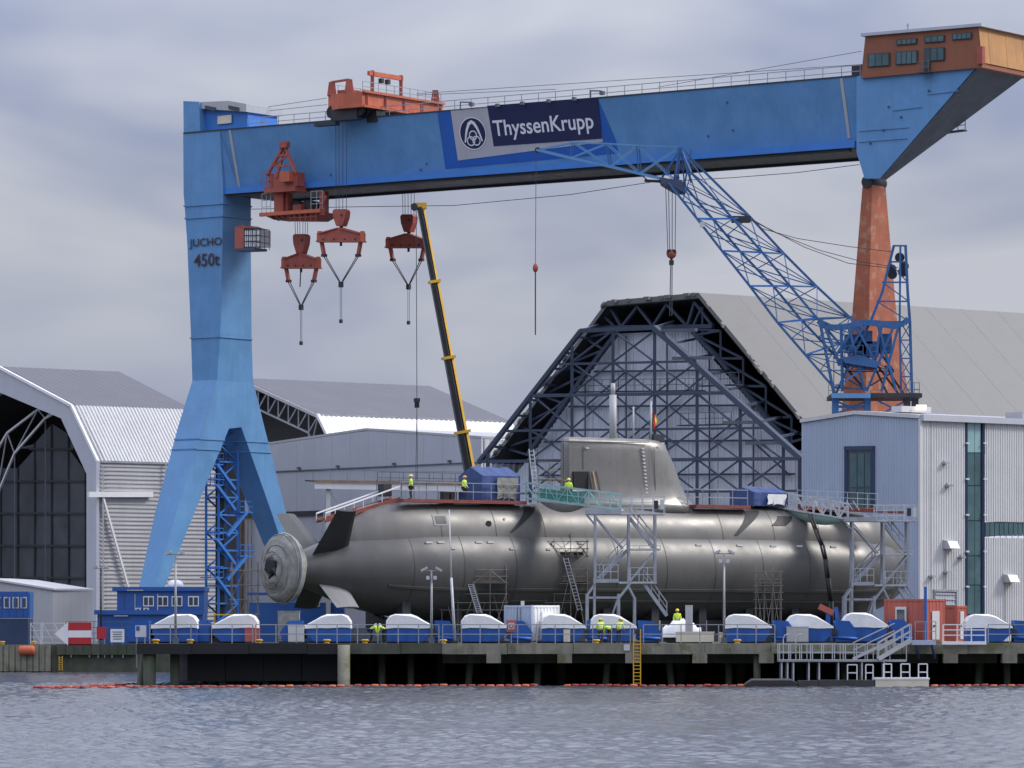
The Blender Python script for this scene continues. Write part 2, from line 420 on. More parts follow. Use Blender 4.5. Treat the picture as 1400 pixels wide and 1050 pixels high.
# left quay wall: facing of concrete posts and sheets on the yard edge
qw = MB().box((-300 + JX0 / 2, 383.7, 0.3), (600 - JX0 + 2 * JX0, 0.5, 4.15)).build('quay_wall', 'concrete_dark'); setp(qw, kind='structure')
for i in range(10):                                # upright facing slabs at the far left
    p = P(-8 + i * 8.2, 900, 383.3)
    bx(qw, 'facing_slab', (p.x, 383.32 - 0.05 * (i % 2), 1.22), (0.46, 0.24, 2.3), 'concrete')
for i in range(9):
    p0 = P(78 + i * 12, 890, 383.2)
    bx(qw, 'coping_block', (p0.x + 0.36, 383.25, 1.98), (0.735, 0.5, 0.92), 'concrete_dark')
lad = thing('quay_ladder', 'short yellow ladder on the dark quay wall left of the jetty', 'ladder', P(83, 917, 383.0))
for s in (-1, 1): strut(lad, 'rail', P(83 + s * 2.2, 897, 382.95), P(83 + s * 2.2, 917, 382.95), 0.06, 'yellow')
for i in range(6): strut(lad, 'rung', P(80.8, 899 + 3.2 * i, 382.95), P(85.2, 899 + 3.2 * i, 382.95), 0.05, 'yellow')
b = MB(); a0, a1 = P(25, 889, 382.8), P(48, 889, 382.8)
rg = []
for f, r in ((0, 0.16), (0.06, 0.36), (0.15, 0.42), (0.85, 0.42), (0.94, 0.36), (1, 0.16)):
    c = a0.lerp(a1, f); rg.append([c + Vector((0, math.cos(t) * r, math.sin(t) * r)) for t in np.linspace(0, 2 * math.pi, 14, endpoint=False)])
b.loft(rg, cap=True).top('mooring_fender', 'fender_orange', 'orange cylinder fender hanging on the quay wall at far left', 'fender')

# jetty on piles
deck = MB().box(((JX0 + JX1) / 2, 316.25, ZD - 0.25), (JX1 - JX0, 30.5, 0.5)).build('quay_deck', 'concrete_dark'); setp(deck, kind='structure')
def jx(px): return (px - 700) / 20.0
segs = [(186, 262, 'tar'), (262, 340, 'tar'), (340, 420, 'tar'), (420, 476, 'tar'), (476, 548, 'concrete_dark'), (548, 604, 'concrete_dark')] + \
       [(604 + 90 * i, 694 + 90 * i, 'concrete') for i in range(14)]
for i, (a, c, m) in enumerate(segs):
    bx(deck, 'edge_beam', ((jx(a) + jx(c)) / 2, 300.9 - 0.02 * (i % 2), ZD - 0.36 + 0.02 * (i % 3)), (jx(c) - jx(a) - 0.03, 1.3, 0.72), m)
for px in (675, 772, 865, 957, 1048, 1300, 1381):
    bx(deck, 'pile_cap', (jx(px), 300.75, ZD - 0.98), (1.0, 1.25, 0.7), 'concrete')
for a, c in ((604, 664), (686, 761), (783, 855), (875, 946), (968, 1038), (1060, 1289), (1311, 1370), (1392, 1500)):
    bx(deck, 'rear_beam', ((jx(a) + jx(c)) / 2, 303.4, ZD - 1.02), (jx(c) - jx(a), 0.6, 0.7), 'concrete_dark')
for px, w, y, m in ((203, 0.85, 300.9, 'concrete_dark'), (236, 0.65, 302.0, 'concrete_dark'), (470, 0.85, 300.1, 'concrete'), (1036, 0.5, 300.9, 'concrete_dark')):
    b = MB().tube((jx(px), y, -3), (jx(px), y, ZD - 0.08 if px == 470 else ZD - 0.6), w / 2, n=16); b.build('pile', m, deck)
for px, lean in ((186, 0.35), (300, 0), (360, 0), (420, 0), (520, 0), (560, 0), (640, 0.3), (705, -0.3), (735, 0.2), (830, 0.3), (920, -0.3), (1000, 0), (1080, 0), (1160, 0), (1240, 0), (1345, 0.3), (1385, 0)):
    b = MB().tube((jx(px) - lean, 302.6, -3), (jx(px) + lean * 0.6, 304.2, ZD - 0.6), 0.24, n=12); b.build('pile', 'concrete_dark', deck)
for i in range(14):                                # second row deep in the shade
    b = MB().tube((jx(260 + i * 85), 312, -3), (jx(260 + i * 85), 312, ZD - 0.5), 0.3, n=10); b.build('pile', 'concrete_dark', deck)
for i in range(4):                                 # tarred steel apron sheets
    bx(deck, 'apron_sheet', (jx(252 + 52.5 * i + 26), 302.9 + 0.03 * (i % 2), 1.28), (2.58, 0.12, 1.95), 'tar')
bw = MB()
bw.ribbed((JX0 + 3.6, 331.2, -3), (JX1 + 200, 331.2, -3), (JX1 + 200, 331.2, ZD - 0.55), (JX0 + 3.6, 331.2, ZD - 0.55), 0.9, 0.3)
o = bw.build('sheet_pile_wall', 'tar'); setp(o, kind='structure')

# ------------------------------------------------------------------ halls
TH = R(39)
A2 = Vector((math.cos(TH), math.sin(TH))); B2 = Vector((-math.sin(TH), math.cos(TH)))
A3 = Vector((A2.x, A2.y, 0)); B3 = Vector((B2.x, B2.y, 0))
def base_of(pts):
    return Vector((sum(p.x for p in pts) / len(pts), sum(p.y for p in pts) / len(pts), ZG))
def gp(v): return Vector((v.x, v.y, ZG))

# --- hall at far left with the open end
def hall_left():
    D0 = 452.0
    pl = VPlane(((137 - 700) / F * D0, D0), B2)
    ridge, sh, eave = pl.p(0, 501), pl.p(101, 554.5), pl.p(137, 631)
    foot = gp(eave)
    far = pl.p(-190, 560); L = 15.2
    t = thing('boat_hall', 'light grey hall with open end and dark glazed door at the far left', 'hall', foot)
    # mirrored half lies out of the frame
    c = ridge; mir = lambda p: Vector((2 * c.x - p.x, 2 * c.y - p.y, p.z))
    aL = A3 * L
    up = MB(); up.ribbed(sh, sh + aL, ridge + aL, ridge, 0.9, 0.015); up.ribbed(mir(sh) + aL, mir(sh), ridge, ridge + aL, 0.9, 0.015); up.build('roof', 'roof_lilac', t)
    mn = MB(); mn.ribbed(eave, eave + aL, sh + aL, sh, 0.42, 0.10); mn.build('roof_side', 'cladding_white', t)
    MB().ribbed(mir(eave) + aL, mir(eave), mir(sh), mir(sh) + aL, 0.42, 0.1).build('roof_side', 'cladding_white', t)
    wl = MB(); wl.ribbed(foot, foot + aL, eave + aL - UP * 0.12, eave - UP * 0.12, 0.42, 0.08, horiz=True); wl.build('side_wall', 'cladding_grey', t)
    wr = MB(); wr.ribbed(mir(foot), mir(foot) + aL, mir(eave) + aL, mir(eave), 0.6, 0.08, horiz=True); wr.build('side_wall', 'cladding_grey', t)
    # inside lining
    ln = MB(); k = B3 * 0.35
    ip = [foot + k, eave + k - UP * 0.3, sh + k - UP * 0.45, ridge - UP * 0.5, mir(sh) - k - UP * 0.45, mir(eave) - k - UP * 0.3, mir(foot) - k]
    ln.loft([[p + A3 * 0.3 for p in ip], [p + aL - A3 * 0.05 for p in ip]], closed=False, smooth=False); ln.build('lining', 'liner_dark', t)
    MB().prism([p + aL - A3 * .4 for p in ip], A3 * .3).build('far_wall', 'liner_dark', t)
    # end arch of the portal
    op = [foot, eave, sh, ridge]; inn = [gp(pl.p(121, 700)), pl.p(121, 648), pl.p(86, 572), pl.p(0, 536)]
    inn[3] = Vector((ridge.x, ridge.y, ridge.z - 2.7))
    for i in range(3):
        for f in (lambda p: p, mir):
            q = [f(op[i]), f(op[i + 1]), f(inn[i + 1]), f(inn[i])]
            a = MB().prism([p - A3 * 0.25 for p in q], A3 * 1.1); a.build('portal_frame', 'cladding_mid', t)
    edge = MB()
    for i in range(3): edge.bar(op[i] - A3 * 0.3, op[i + 1] - A3 * 0.3, 0.28)
    edge.build('edge_trim', 'white_paint', t)
    MB().bar(eave + UP * 0.0 + A3 * 0.1, eave + aL, 0.35, 0.22).build('gutter', 'rail_grey', t)
    # dark sliding door with its panels
    dp = VPlane(pl.o + A2 * 5.0, B2)
    xs = [-22 + 23.2 * i for i in range(7)]; ys = [878, 834, 790, 746, 702, 658, 614, 572]
    def top_y(px):                                # outline of the door leaf
        pts = [(-40, 640), (24, 640), (62, 585), (84, 573), (117, 646), (140, 646)]
        for (x0, y0), (x1, y1) in zip(pts[:-1], pts[1:]):
            if x0 <= px <= x1: return y0 + (y1 - y0) * (px - x0) / (x1 - x0)
        return 646
    for i in range(len(xs) - 1):
        for j in range(len(ys) - 1):
            x0, x1 = xs[i] + 0.8, xs[i + 1] - 0.8
            yb, yt = ys[j] - 0.8, ys[j + 1] + 0.8
            ta, tb = max(yt, top_y(x0)), max(yt, top_y(x1))
            if min(ta, tb) >= yb - 3: continue
            ta, tb = min(ta, yb - 1), min(tb, yb - 1)
            q = [dp.p(x0, yb), dp.p(x1, yb), dp.p(x1, tb), dp.p(x0, ta)]
            MB().prism([p + A3 * random.uniform(0, 0.05) for p in q], A3 * 0.12).build('panel', 'panel_dark', t)
    for x in xs: strut(t, 'mullion', gp(dp.p(x, 800)) - A3 * 0.05, dp.p(x, top_y(x)) - A3 * 0.05, 0.16, 'dark_steel')
    for y in ys[1:-1]:
        l = max([x for x in range(-22, 60) if top_y(x) > y] or [-22]); 
        x0 = -22 if y > 640 else next(x for x in range(0, 90) if top_y(x) < y)
        strut(t, 'transom', dp.p(x0, y) - A3 * 0.1, dp.p(118 if y > 646 else 84 + (y - 573) * 0.45, y) - A3 * 0.1, 0.22, 'dark_steel')
    # pale lattice arch on the far side of the opening
    ar = VPlane(pl.o + A2 * 2.0, B2)
    lo = [(-25, 760), (-5, 680), (20, 620), (62, 572), (80, 562)]; hi = [(-40, 700), (-18, 640), (10, 592), (52, 560), (76, 556)]
    for c_ in (lo, hi):
        for a, c2 in zip(c_[:-1], c_[1:]): strut(t, 'arch_chord', ar.p(*a), ar.p(*c2), 0.22, 'cladding_white')
    for i in range(4):
        strut(t, 'arch_brace', ar.p(*lo[i]), ar.p(*hi[i + 1]), 0.12, 'rail_grey'); strut(t, 'arch_brace', ar.p(*hi[i]), ar.p(*lo[i]), 0.12, 'rail_grey')
    for i in range(4): strut(t, 'arch_post', ar.p(*lo[i]), gp(ar.p(*lo[i])), 0.12, 'rail_dark')
    # crane rail and its strut along the side wall
    sp = VPlane((eave.x, eave.y), A2).off(0.35)
    strut(t, 'crane_rail', sp.p(121, 676), sp.p(208, 676), 0.4, 'white_paint', 0.55)
    strut(t, 'raking_strut', sp.p(141, 680), sp.p(178, 812), 0.2, 'white_paint')
    strut(t, 'downpipe', sp.p(141, 636), sp.p(141, 860), 0.16, 'cladding_white'); strut(t, 'downpipe', sp.p(227, 632), sp.p(227, 690), 0.14, 'cladding_white')
hall_left()

# --- middle hall behind, lilac roof, open trussed end
def hall_middle():
    D0 = 560.0
    pl = VPlane(((436 - 700) / F * D0, D0), B2)
    sh = pl.p(436, 567.0); ridge = pl.p(326, 516.5); eave = pl.p(452, 600)
    eave = Vector((eave.x, eave.y, eave.z)); foot = gp(eave)
    L = 0
    # length from where the far shoulder shows
    s = VPlane((sh.x, sh.y), A2).s_at(700); aL = A3 * s
    t = thing('boat_hall', 'middle hall with lilac roof, white eaves band and dark trussed end', 'hall', foot)
    c = ridge; mir = lambda p: Vector((2 * c.x - p.x, 2 * c.y - p.y, p.z))
    MB().ribbed(sh, sh + aL, ridge + aL, ridge, 1.1, 0.015).ribbed(mir(sh) + aL, mir(sh), ridge, ridge + aL, 1.1, 0.015).build('roof', 'roof_lilac', t)
    MB().ribbed(eave, eave + aL, sh + aL, sh, 0.8, 0.06).build('roof_side', 'white_paint', t); MB().ribbed(mir(eave) + aL, mir(eave), mir(sh), mir(sh) + aL, 0.8, 0.06).build('roof_side', 'white_paint', t)
    MB().ribbed(foot, foot + aL, eave + aL, eave, 0.8, 0.08).build('side_wall', 'white_paint', t)
    MB().ribbed(mir(foot), mir(foot) + aL, mir(eave) + aL, mir(eave), 0.8, 0.08).build('side_wall', 'white_paint', t)
    MB().bar(sh, sh + aL, 0.3, 0.3).build('gutter', 'rail_grey', t)
    for q in ([foot, eave, sh, ridge, mir(sh), mir(eave), mir(foot)],):
        MB().prism([p + aL - A3 * 0.5 for p in q], A3 * 0.4).build('far_wall', 'cladding_mid', t)
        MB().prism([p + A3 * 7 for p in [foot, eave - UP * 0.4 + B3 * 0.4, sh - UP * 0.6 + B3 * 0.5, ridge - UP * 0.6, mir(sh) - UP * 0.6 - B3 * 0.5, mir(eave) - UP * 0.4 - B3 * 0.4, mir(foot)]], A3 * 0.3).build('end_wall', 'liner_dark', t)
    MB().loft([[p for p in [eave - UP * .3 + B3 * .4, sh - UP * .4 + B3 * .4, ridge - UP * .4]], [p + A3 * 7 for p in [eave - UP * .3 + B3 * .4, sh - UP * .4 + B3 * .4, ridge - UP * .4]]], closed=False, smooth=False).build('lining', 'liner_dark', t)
    # end truss
    up = [ridge.lerp(sh, f) for f in np.linspace(0, 1, 9)] + [eave]
    lo = [p - UP * 2.9 for p in up[:8]] + [sh - UP * 3.6 + B3 * 1.5, eave - UP * 3 + B3 * 1.2]
    for k in range(9):
        strut(t, 'truss_chord', up[k] - UP * .25, up[k + 1] - UP * .25, 0.4, 'cladding_grey'); strut(t, 'truss_chord', lo[k], lo[k + 1], 0.22, 'rail_grey')
        strut(t, 'truss_brace', up[k], lo[k], 0.16, 'rail_grey'); strut(t, 'truss_brace', lo[k], up[k + 1], 0.16, 'rail_grey')
    strut(t, 'edge_trim', sh - A3 * .2, eave - A3 * .2, 0.4, 'white_paint')
hall_middle()

# --- plain grey workshop with a low gable
def workshop():
    D0 = 462.0
    pl = VPlane(((658 - 700) / F * D0, D0), B2)
    r, ap, l = pl.p(658, 600), pl.p(500, 589), pl.p(335, 613)
    t = thing('workshop', 'plain grey workshop with a low gable behind the submarine stern', 'building', gp(ap))
    rg, lg = gp(r), gp(l); mid = gp(ap)
    # wall of tall sheet panels, each its own piece
    n = 13
    for i in range(n):
        def topat(f):
            q = lg.lerp(rg, f); s = (Vector((q.x, q.y)) - pl.o).dot(pl.d); sa = (Vector((ap.x, ap.y)) - pl.o).dot(pl.d)
            sl = (Vector((l.x, l.y)) - pl.o).dot(pl.d)
            z = ap.z + (l.z - ap.z) * (s - sa) / (sl - sa) if s > sa else ap.z + (r.z - ap.z) * (s - sa) / (-sa)
            return Vector((q.x, q.y, z))
        f0, f1 = i / n, (i + 1) / n - 0.0006
        zl = H + (HZ - 632) * 462 / F
        a, c = lg.lerp(rg, f0), lg.lerp(rg, f1); ta, tb = topat(f0), topat(f1)
        za = Vector((a.x, a.y, zl)); zb = Vector((c.x, c.y, zl))
        MB().prism([za + UP * .03, zb + UP * .03, tb, ta], A3 * 0.2).build('wall_panel', 'cladding_mid', t)
        MB().prism([a, c, zb - UP * .03, za - UP * .03], A3 * 0.2).build('wall_panel', 'cladding_mid', t)
    aL = A3 * 22
    MB().prism([l + UP * .05, ap + UP * .05, r + UP * .05, r + UP * .3, ap + UP * .3, l + UP * .3], aL).build('roof', 'cladding_grey', t)
    MB().ribbed(rg, rg + aL, r + aL, r, 0.8, 0.06).build('side_wall', 'cladding_white', t)
    MB().prism([lg - A3 * -0.25, rg + A3 * 0.25, r + A3 * .25, ap + A3 * .25, l + A3 * .25], A3 * 0.1).build('inner_wall', 'liner_dark', t)
    zl = H + (HZ - 632) * 462 / F
    strut(t, 'joint_rail', Vector((l.x, l.y, zl)) - A3 * .08, Vector((r.x, r.y, zl)) - A3 * .08, 0.12, 'rail_dark')
    for px in (372, 410, 463, 540, 616): 
        q = pl.p(px, 630); bx(t, 'wall_lamp', (q.x - A3.x * .15, q.y - A3.y * .15, zl + 0.25), (0.35, 0.3, 0.25), 'rail_dark', TH)
    zb = H + (HZ - 694) * 462 / F
    strut(t, 'plinth_band', Vector((l.x, l.y, zb)) - A3 * .12, Vector((r.x, r.y, zb)) - A3 * .12, 0.2, 'dark_steel', 0.5)
    # door with folding lattice
    for i in range(5):
        q0 = pl.p(326 + 5 * i, 800); strut(t, 'door_bar', Vector((q0.x, q0.y, ZG)) - A3 * .2, Vector((q0.x, q0.y, zb)) - A3 * .2, 0.1, 'wood')
workshop()

# --- big trussed hall in the middle right
def hall_big():
    D0 = 405.0
    pl = VPlane(((1095 - 700) / F * D0, D0), B2)
    tl, tr = pl.p(830, 417.5), pl.p(955, 408)
    zt = (tl.z + tr.z) / 2; tl.z = tr.z = zt
    el = pl.p(672, 633); er = pl.p(1112, 597); ze = el.z
    # extend the right slope to the same eaves height
    er = tr + (er - tr) * ((tr.z - ze) / (tr.z - er.z))
    t = thing('trussed_hall', 'large hall with pale grey roof and steel trussed end wall behind the sail', 'hall', gp((tl + tr) / 2))
    aL = A3 * 75
    th = UP * 0.5
    for nm, p, q in (('roof', tr, er), ('roof', tl, tr), ('roof', el, tl)):
        n = 1
        MB().prism([p, q, q + th, p + th], aL).build(nm, 'roof_tan', t)
        MB().prism([p - UP * 0.08, q - UP * 0.08, q - UP * 0.02, p - UP * 0.02], aL).build('lining', 'liner_dark', t)
    # thin sheet seams standing on the visible slope
    for i in range(1, 15):
        a = tr + A3 * (i * 5.0); strut(t, 'roof_seam', a + th, er + A3 * (i * 5.0) + th, 0.12, 'roof_tan', 0.02)
    for p in (el, er): MB().ribbed(gp(p), gp(p) + aL, p + aL, p, 0.8, 0.08).build('side_wall', 'wall_panel', t)
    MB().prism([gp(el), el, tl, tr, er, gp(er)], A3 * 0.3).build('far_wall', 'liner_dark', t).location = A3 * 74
    # ragged front edge of the roof sheets
    for p, q, n in ((tr, er, 30), (tl, tr, 14), (el, tl, 30)):
        for i in range(n):
            if random.random() < 0.45:
                a = p.lerp(q, (i + 0.1) / n); c = p.lerp(q, (i + random.uniform(.5, .95)) / n); k = random.uniform(.1, .4)
                MB().prism([a + th * .4, c + th * .4, c + th * 1.05, a + th * 1.05], -A3 * k).build('roof_edge_sheet', 'roof_tan', t)
    # recessed end wall with ribbed panels, split in bays
    wp = VPlane(pl.o + A2 * 2.0, B2)
    tops = [(700, 655), (735, 612), (846, 456), (942, 452), (1088, 622), (1110, 650)]
    def wtop(px):
        for (x0, y0), (x1, y1) in zip(tops[:-1], tops[1:]):
            if x0 <= px <= x1: return y0 + (y1 - y0) * (px - x0) / (x1 - x0)
        return 655
    cols = [700, 727, 755, 783, 811, 838, 866, 895, 924, 953, 982, 1012, 1041, 1071, 1092, 1110]
    for a, c in zip(cols[:-1], cols[1:]):
        br = sorted(set([a, c] + [x for x, _ in tops if a < x < c]))
        mb = MB()
        for x0, x1 in zip(br[:-1], br[1:]):
            mb.ribbed(gp(wp.p(x0 + .15, 700)), gp(wp.p(x1 - .15, 700)), wp.p(x1 - .15, wtop(x1)), wp.p(x0 + .15, wtop(x0)), 0.42, 0.09)
        mb.build('wall_panel', 'wall_panel', t)
    # truss at the roof mouth
    K = 'frame_blue'
    mp_ = VPlane(pl.o + A2 * .7, B2)
    def S(nm, a, c, w=0.34, plane=mp_, m=K): strut(t, nm, plane.p(*a), plane.p(*c), w, m)
    top = [(835, 421), (872, 419), (912, 416), (950, 413)]
    bot = [(815, 448), (850, 447), (893, 446), (940, 446), (975, 446)]
    S('truss_chord', bot[0], bot[-1], 0.38)
    z = [bot[0], top[0], bot[1], top[1], bot[2], top[2], bot[3], top[3], bot[4]]
    for a, c in zip(z[:-1], z[1:]): S('truss_brace', a, c, 0.26)
    redge = [(960, 420), (985, 452), (1016, 490), (1047, 528), (1082, 570), (1105, 598)]; rin = [(946, 450), (952, 458), (983, 490), (1014, 528), (1050, 572), (1080, 605)]
    for a, c in zip(rin[:-1], rin[1:]): S('truss_chord', a, c, 0.4)
    for a, c in zip(redge, rin): S('truss_post', a, c, 0.22)
    for i in range(len(rin) - 1): S('truss_brace', rin[i], redge[i + 1], 0.2); S('truss_post', redge[i], (redge[i][0], rin[min(i + 1, 5)][1] + 4), 0.2)
    ledge = [(824, 430), (800, 462), (772, 500), (742, 541), (712, 582), (690, 612)]; lin = [(846, 452), (826, 478), (800, 512), (772, 552), (740, 596), (722, 622)]
    for a, c in zip(lin[:-1], lin[1:]): S('truss_chord', a, c, 0.4)
    for a, c in zip(ledge, lin): S('truss_post', a, c, 0.22)
    for i in range(len(lin) - 1): S('truss_brace', lin[i], ledge[i + 1], 0.2)
    # free standing front frame with X bracing
    fp = VPlane(pl.o - A2 * 5.0, B2)
    OUT = [(655, 632), (795, 452), (895, 448), (1097, 628)]
    def ftop(px):
        if px < 795: return 632 - (px - 655) * 180 / 140
        if px < 895: return 452 - (px - 795) * 0.04
        return 448 + (px - 895) * 180 / 202
    for a, c, w in zip(OUT[:-1], OUT[1:], (0.42, 0.40, 0.52)): S('frame_chord', a, c, w, fp)
    vx = [725, 782, 838, 895, 953, 1012, 1071]
    for x in vx: strut(t, 'column', gp(fp.p(x, 700)), fp.p(x, ftop(x)), 0.30, K)
    strut(t, 'column', gp(fp.p(1095, 700)), fp.p(1095, 628), 0.55, K); strut(t, 'column', gp(fp.p(667, 700)), fp.p(667, 617), 0.4, K)
    hy = [495, 538, 586, 628, 672]
    for y in hy:
        xl = 655 + max(0, (632 - y)) * 140 / 180; xr = min(1095, 895 + (y - 448) * 202 / 180)
        S('beam', (xl, y + 3), (xr, y - 1), 0.22 if y not in (538, 628) else 0.32, fp)
    lev = [452] + hy
    for x0, x1 in zip(vx[:-1], vx[1:]):
        for y0, y1 in zip(lev[:-1], lev[1:]):
            if y0 >= max(ftop(x0), ftop(x1)) - 8:
                S('brace', (x0, y0), (x1, y1), 0.14, fp); S('brace', (x0, y1), (x1, y0), 0.14, fp)
            elif ftop(x0) < y1 - 6 or ftop(x1) < y1 - 6:
                xe = lambda yy: (655 + (632 - yy) * 140 / 180) if x0 < 800 else (895 + (yy - 448) * 202 / 180)
                if ftop(x0) < ftop(x1): S('brace', (x0, max(y0, ftop(x0))), (min(x1, xe(y1)), y1), 0.17, fp)
                else: S('brace', (max(x0, xe(y1)), y1), (x1, max(y0, ftop(x1))), 0.17, fp)
    # struts tying the frame back to the hall
    for a in OUT: strut(t, 'tie', fp.p(*a), mp_.p(a[0] + 26, a[1] - 8), 0.25, K)
    for f in np.linspace(0.12, 0.95, 8):
        a = (655 + 140 * f, 632 - 180 * f); strut(t, 'tie', fp.p(*a), mp_.p(a[0] + 22, a[1] + 2), 0.22, K)
        a = (895 + 202 * f, 448 + 180 * f); strut(t, 'tie', fp.p(*a), mp_.p(a[0] + 30, a[1] - 6), 0.22, K)
    # second layer of lighter bracing on the end wall behind
    wq = VPlane(pl.o + A2 * 1.5, B2)
    for x in (800, 856, 912, 970, 1030): strut(t, 'wall_post', gp(wq.p(x, 700)), wq.p(x, wtop(x) + 4), 0.14, K)
    for y in (508, 556, 604, 650):
        xs_ = [x for x in range(735, 1090) if wtop(x) < y]
        if xs_: S('wall_girt', (xs_[0] + 3, y), (xs_[-1] - 3, y - 2), 0.18, wq)
    for x0, y0, x1, y1 in ((800, 556, 856, 508), (856, 604, 912, 556), (912, 556, 970, 508), (970, 604, 1030, 556), (800, 604, 740, 650), (1030, 604, 1080, 650), (912, 604, 856, 650)):
        S('wall_brace', (x0, y0), (x1, y1), 0.13, wq)
    # walkways with guard rails across the end wall
    for y, x0, x1 in ((536, 790, 960), (582, 930, 1000), (528, 960, 1010)):
        wr = VPlane(pl.o - A2 * 4.0, B2)
        a, c = wr.p(x0, y), wr.p(x1, y - 2); strut(t, 'walkway', a, c, 0.9, 'dark_steel', 0.1)
        railing(t, [a + UP * .05, c + UP * .05], 1.1, 1.2, 'rail_dark', w=0.06)
    for y, x0, x1 in ((452, 905, 952), (490, 920, 975), (578, 990, 1045), (606, 1020, 1070)):
        strut(t, 'loose_beam', fp.p(x0, y), fp.p(x1, y - 1), 0.3, 'rail_dark')
hall_big()

# --- blue grey hall at the right edge
def hall_right():
    D0 = 358.0
    cor = Vector(((1258 - 700) / F * D0, D0))
    gb = VPlane(cor, B2); sd = VPlane(cor, A2)
    t = thing('shipyard_hall', 'pale blue grey ribbed hall with teal glazing strip at the right edge', 'hall', (cor.x, cor.y, ZG))
    l, ap, r = gb.p(1096, 577), gb.p(1170, 565.5), gb.p(1258, 571)
    m_ = MB()
    m_.ribbed(gp(l), gp(ap), ap, l, 0.30, 0.05); m_.ribbed(gp(ap), gp(r), r, ap, 0.30, 0.05); m_.build('gable_wall', 'cladding_blue', t)  # gable darker and bluer than the side: its shade put into the colour
    s0, s1 = sd.s_at(1258), sd.s_at(1420)
    def sp(px, py): return sd.p(px, py)
    MB().ribbed(gp(r), gp(sp(1319, 700)), Vector((sp(1319, 700).x, sp(1319, 700).y, r.z)), r, 0.27, 0.05).build('side_wall', 'cladding_white', t)
    aL = A3 * 40; zr = r.z
    c0, c1 = sp(1347, 700), sp(1347, 700) + A3 * 32
    for zb, zt_ in ((ZG, sp(1347, 735).z), (sp(1347, 713).z, zr)):
        q = [Vector((c0.x, c0.y, zb)), Vector((c1.x, c1.y, zb)), Vector((c1.x, c1.y, zt_)), Vector((c0.x, c0.y, zt_))]
        MB().ribbed(*q, 0.27, 0.05).build('side_wall', 'cladding_white', t)
    # roof
    MB().prism([l + UP * .02, ap + UP * .02, r + UP * .02, r + UP * .25, ap + UP * .25, l + UP * .25], aL).build('roof', 'cladding_mid', t)
    tr = MB(); tr.bar(l - A3 * .12 + UP * .1, ap - A3 * .12 + UP * .1, .2, .3); tr.bar(ap - A3 * .12 + UP * .1, r - A3 * .12 + UP * .1, .2, .3); tr.build('verge_trim', 'cladding_white', t)
    nb = sd.n; nb3 = Vector((nb.x, nb.y, 0))
    MB().bar(r + nb3 * .2, r + aL + nb3 * .2, 0.45, 0.5).build('gutter', 'cladding_mid', t)
    bx(t, 'corner_trim', (cor.x + nb3.x * .02 - A3.x * .02, cor.y + nb3.y * .02 - A3.y * .02, (ZG + r.z) / 2), (0.22, 0.22, r.z - ZG), 'cladding_white', TH)
    MB().prism([gp(l) + A3 * 1, l + A3 * 1, ap + A3 * 1, r + A3 * 1, gp(r) + A3 * 1], A3 * .2).build('inner_wall', 'liner_dark', t)
    # gable window: dark blue reveal and panes
    w = [(1157, 690), (1197, 690), (1197, 611), (1157, 611)]
    f = lambda pl_, x, y, k: pl_.p(x, y) - A3 * k
    win = MB().prism([f(gb, 1160, 694, .1), f(gb, 1194, 694, .1), f(gb, 1194, 613, .1), f(gb, 1160, 613, .1)], A3 * .05).build('window', 'glass_dark', t)
    for x in (1158.5, 1195.5): strut(win, 'window_frame', f(gb, x, 694, .16), f(gb, x, 611, .16), 0.30, 'office_navy', 0.22)
    strut(win, 'window_frame', f(gb, 1157, 613, .17), f(gb, 1197, 612.4, .17), 0.22, 'office_navy', 0.34)
    for y0, y1 in ((694, 668), (666, 620)):
        for x0, x1 in ((1164, 1173), (1174, 1183), (1184, 1192)):
            MB().prism([f(gb, x0, y0, .14), f(gb, x1, y0, .14), f(gb, x1, y1, .14), f(gb, x0, y1, .14)], A3 * .03).build('pane', 'glass_teal', win)
    # tall glazing strip on the long side
    g3 = nb3
    gl = lambda x, y, k: sd.p(x, y) + g3 * k
    strip = MB().prism([gl(1319, 872, -.15), gl(1347, 872, -.15), gl(1347, 578, -.15), gl(1319, 578, -.15)], -g3 * .1).build('glazing', 'office_navy', t)
    ybr = [578, 619, 664, 712, 760, 800, 840, 872]
    for k, (y0, y1) in enumerate(zip(ybr[:-1], ybr[1:])):
        for x0, x1 in ((1323.2, 1333.2), (1333.8, 1341.5)):
            MB().prism([gl(x0, y1 - .6, -.08), gl(x1, y1 - .6, -.08), gl(x1, y0 + .6, -.08), gl(x0, y0 + .6, -.08)], -g3 * .04).build('pane', 'glass_pale' if k == 0 else 'glass_teal', strip)
    for x in (1321, 1344.5): strut(strip, 'mullion', gl(x, 872, .02), gl(x, 577, .02), 0.2, 'office_blue' if 0 else 'office_navy', 0.2)
    for y in (606, 655, 704, 754, 802):
        for x in (1321, 1345): bx(strip, 'bracket', gl(x, y, .16), (0.34, 0.12, 0.14), 'cladding_white', TH)
    # band of windows
    bd = MB().prism([gl(1347.5, 734, -.12), gl(1420, 729, -.12), gl(1420, 711, -.12), gl(1347.5, 714, -.12)], -g3 * .05).build('window', 'glass_dark', t)
    for i in range(11):
        x0 = 1348 + i * 6.4
        MB().prism([gl(x0, 733, -.05), gl(x0 + 5.6, 732.6, -.05), gl(x0 + 5.6, 714.6, -.05), gl(x0, 714.9, -.05)], -g3 * .03).build('pane', 'glass_teal', bd)
    # door and wall fittings
    dr = MB().prism([gl(1278, 876, .05), gl(1305, 876, .05), gl(1305, 809, .05), gl(1278, 808, .05)], -g3 * .04).build('door', 'cladding_mid', t)
    strut(dr, 'door_frame', gl(1276.5, 876, .08), gl(1276.5, 807, .08), .16, 'rail_grey'); strut(dr, 'door_frame', gl(1306.5, 876, .08), gl(1306.5, 808, .08), .16, 'rail_grey')
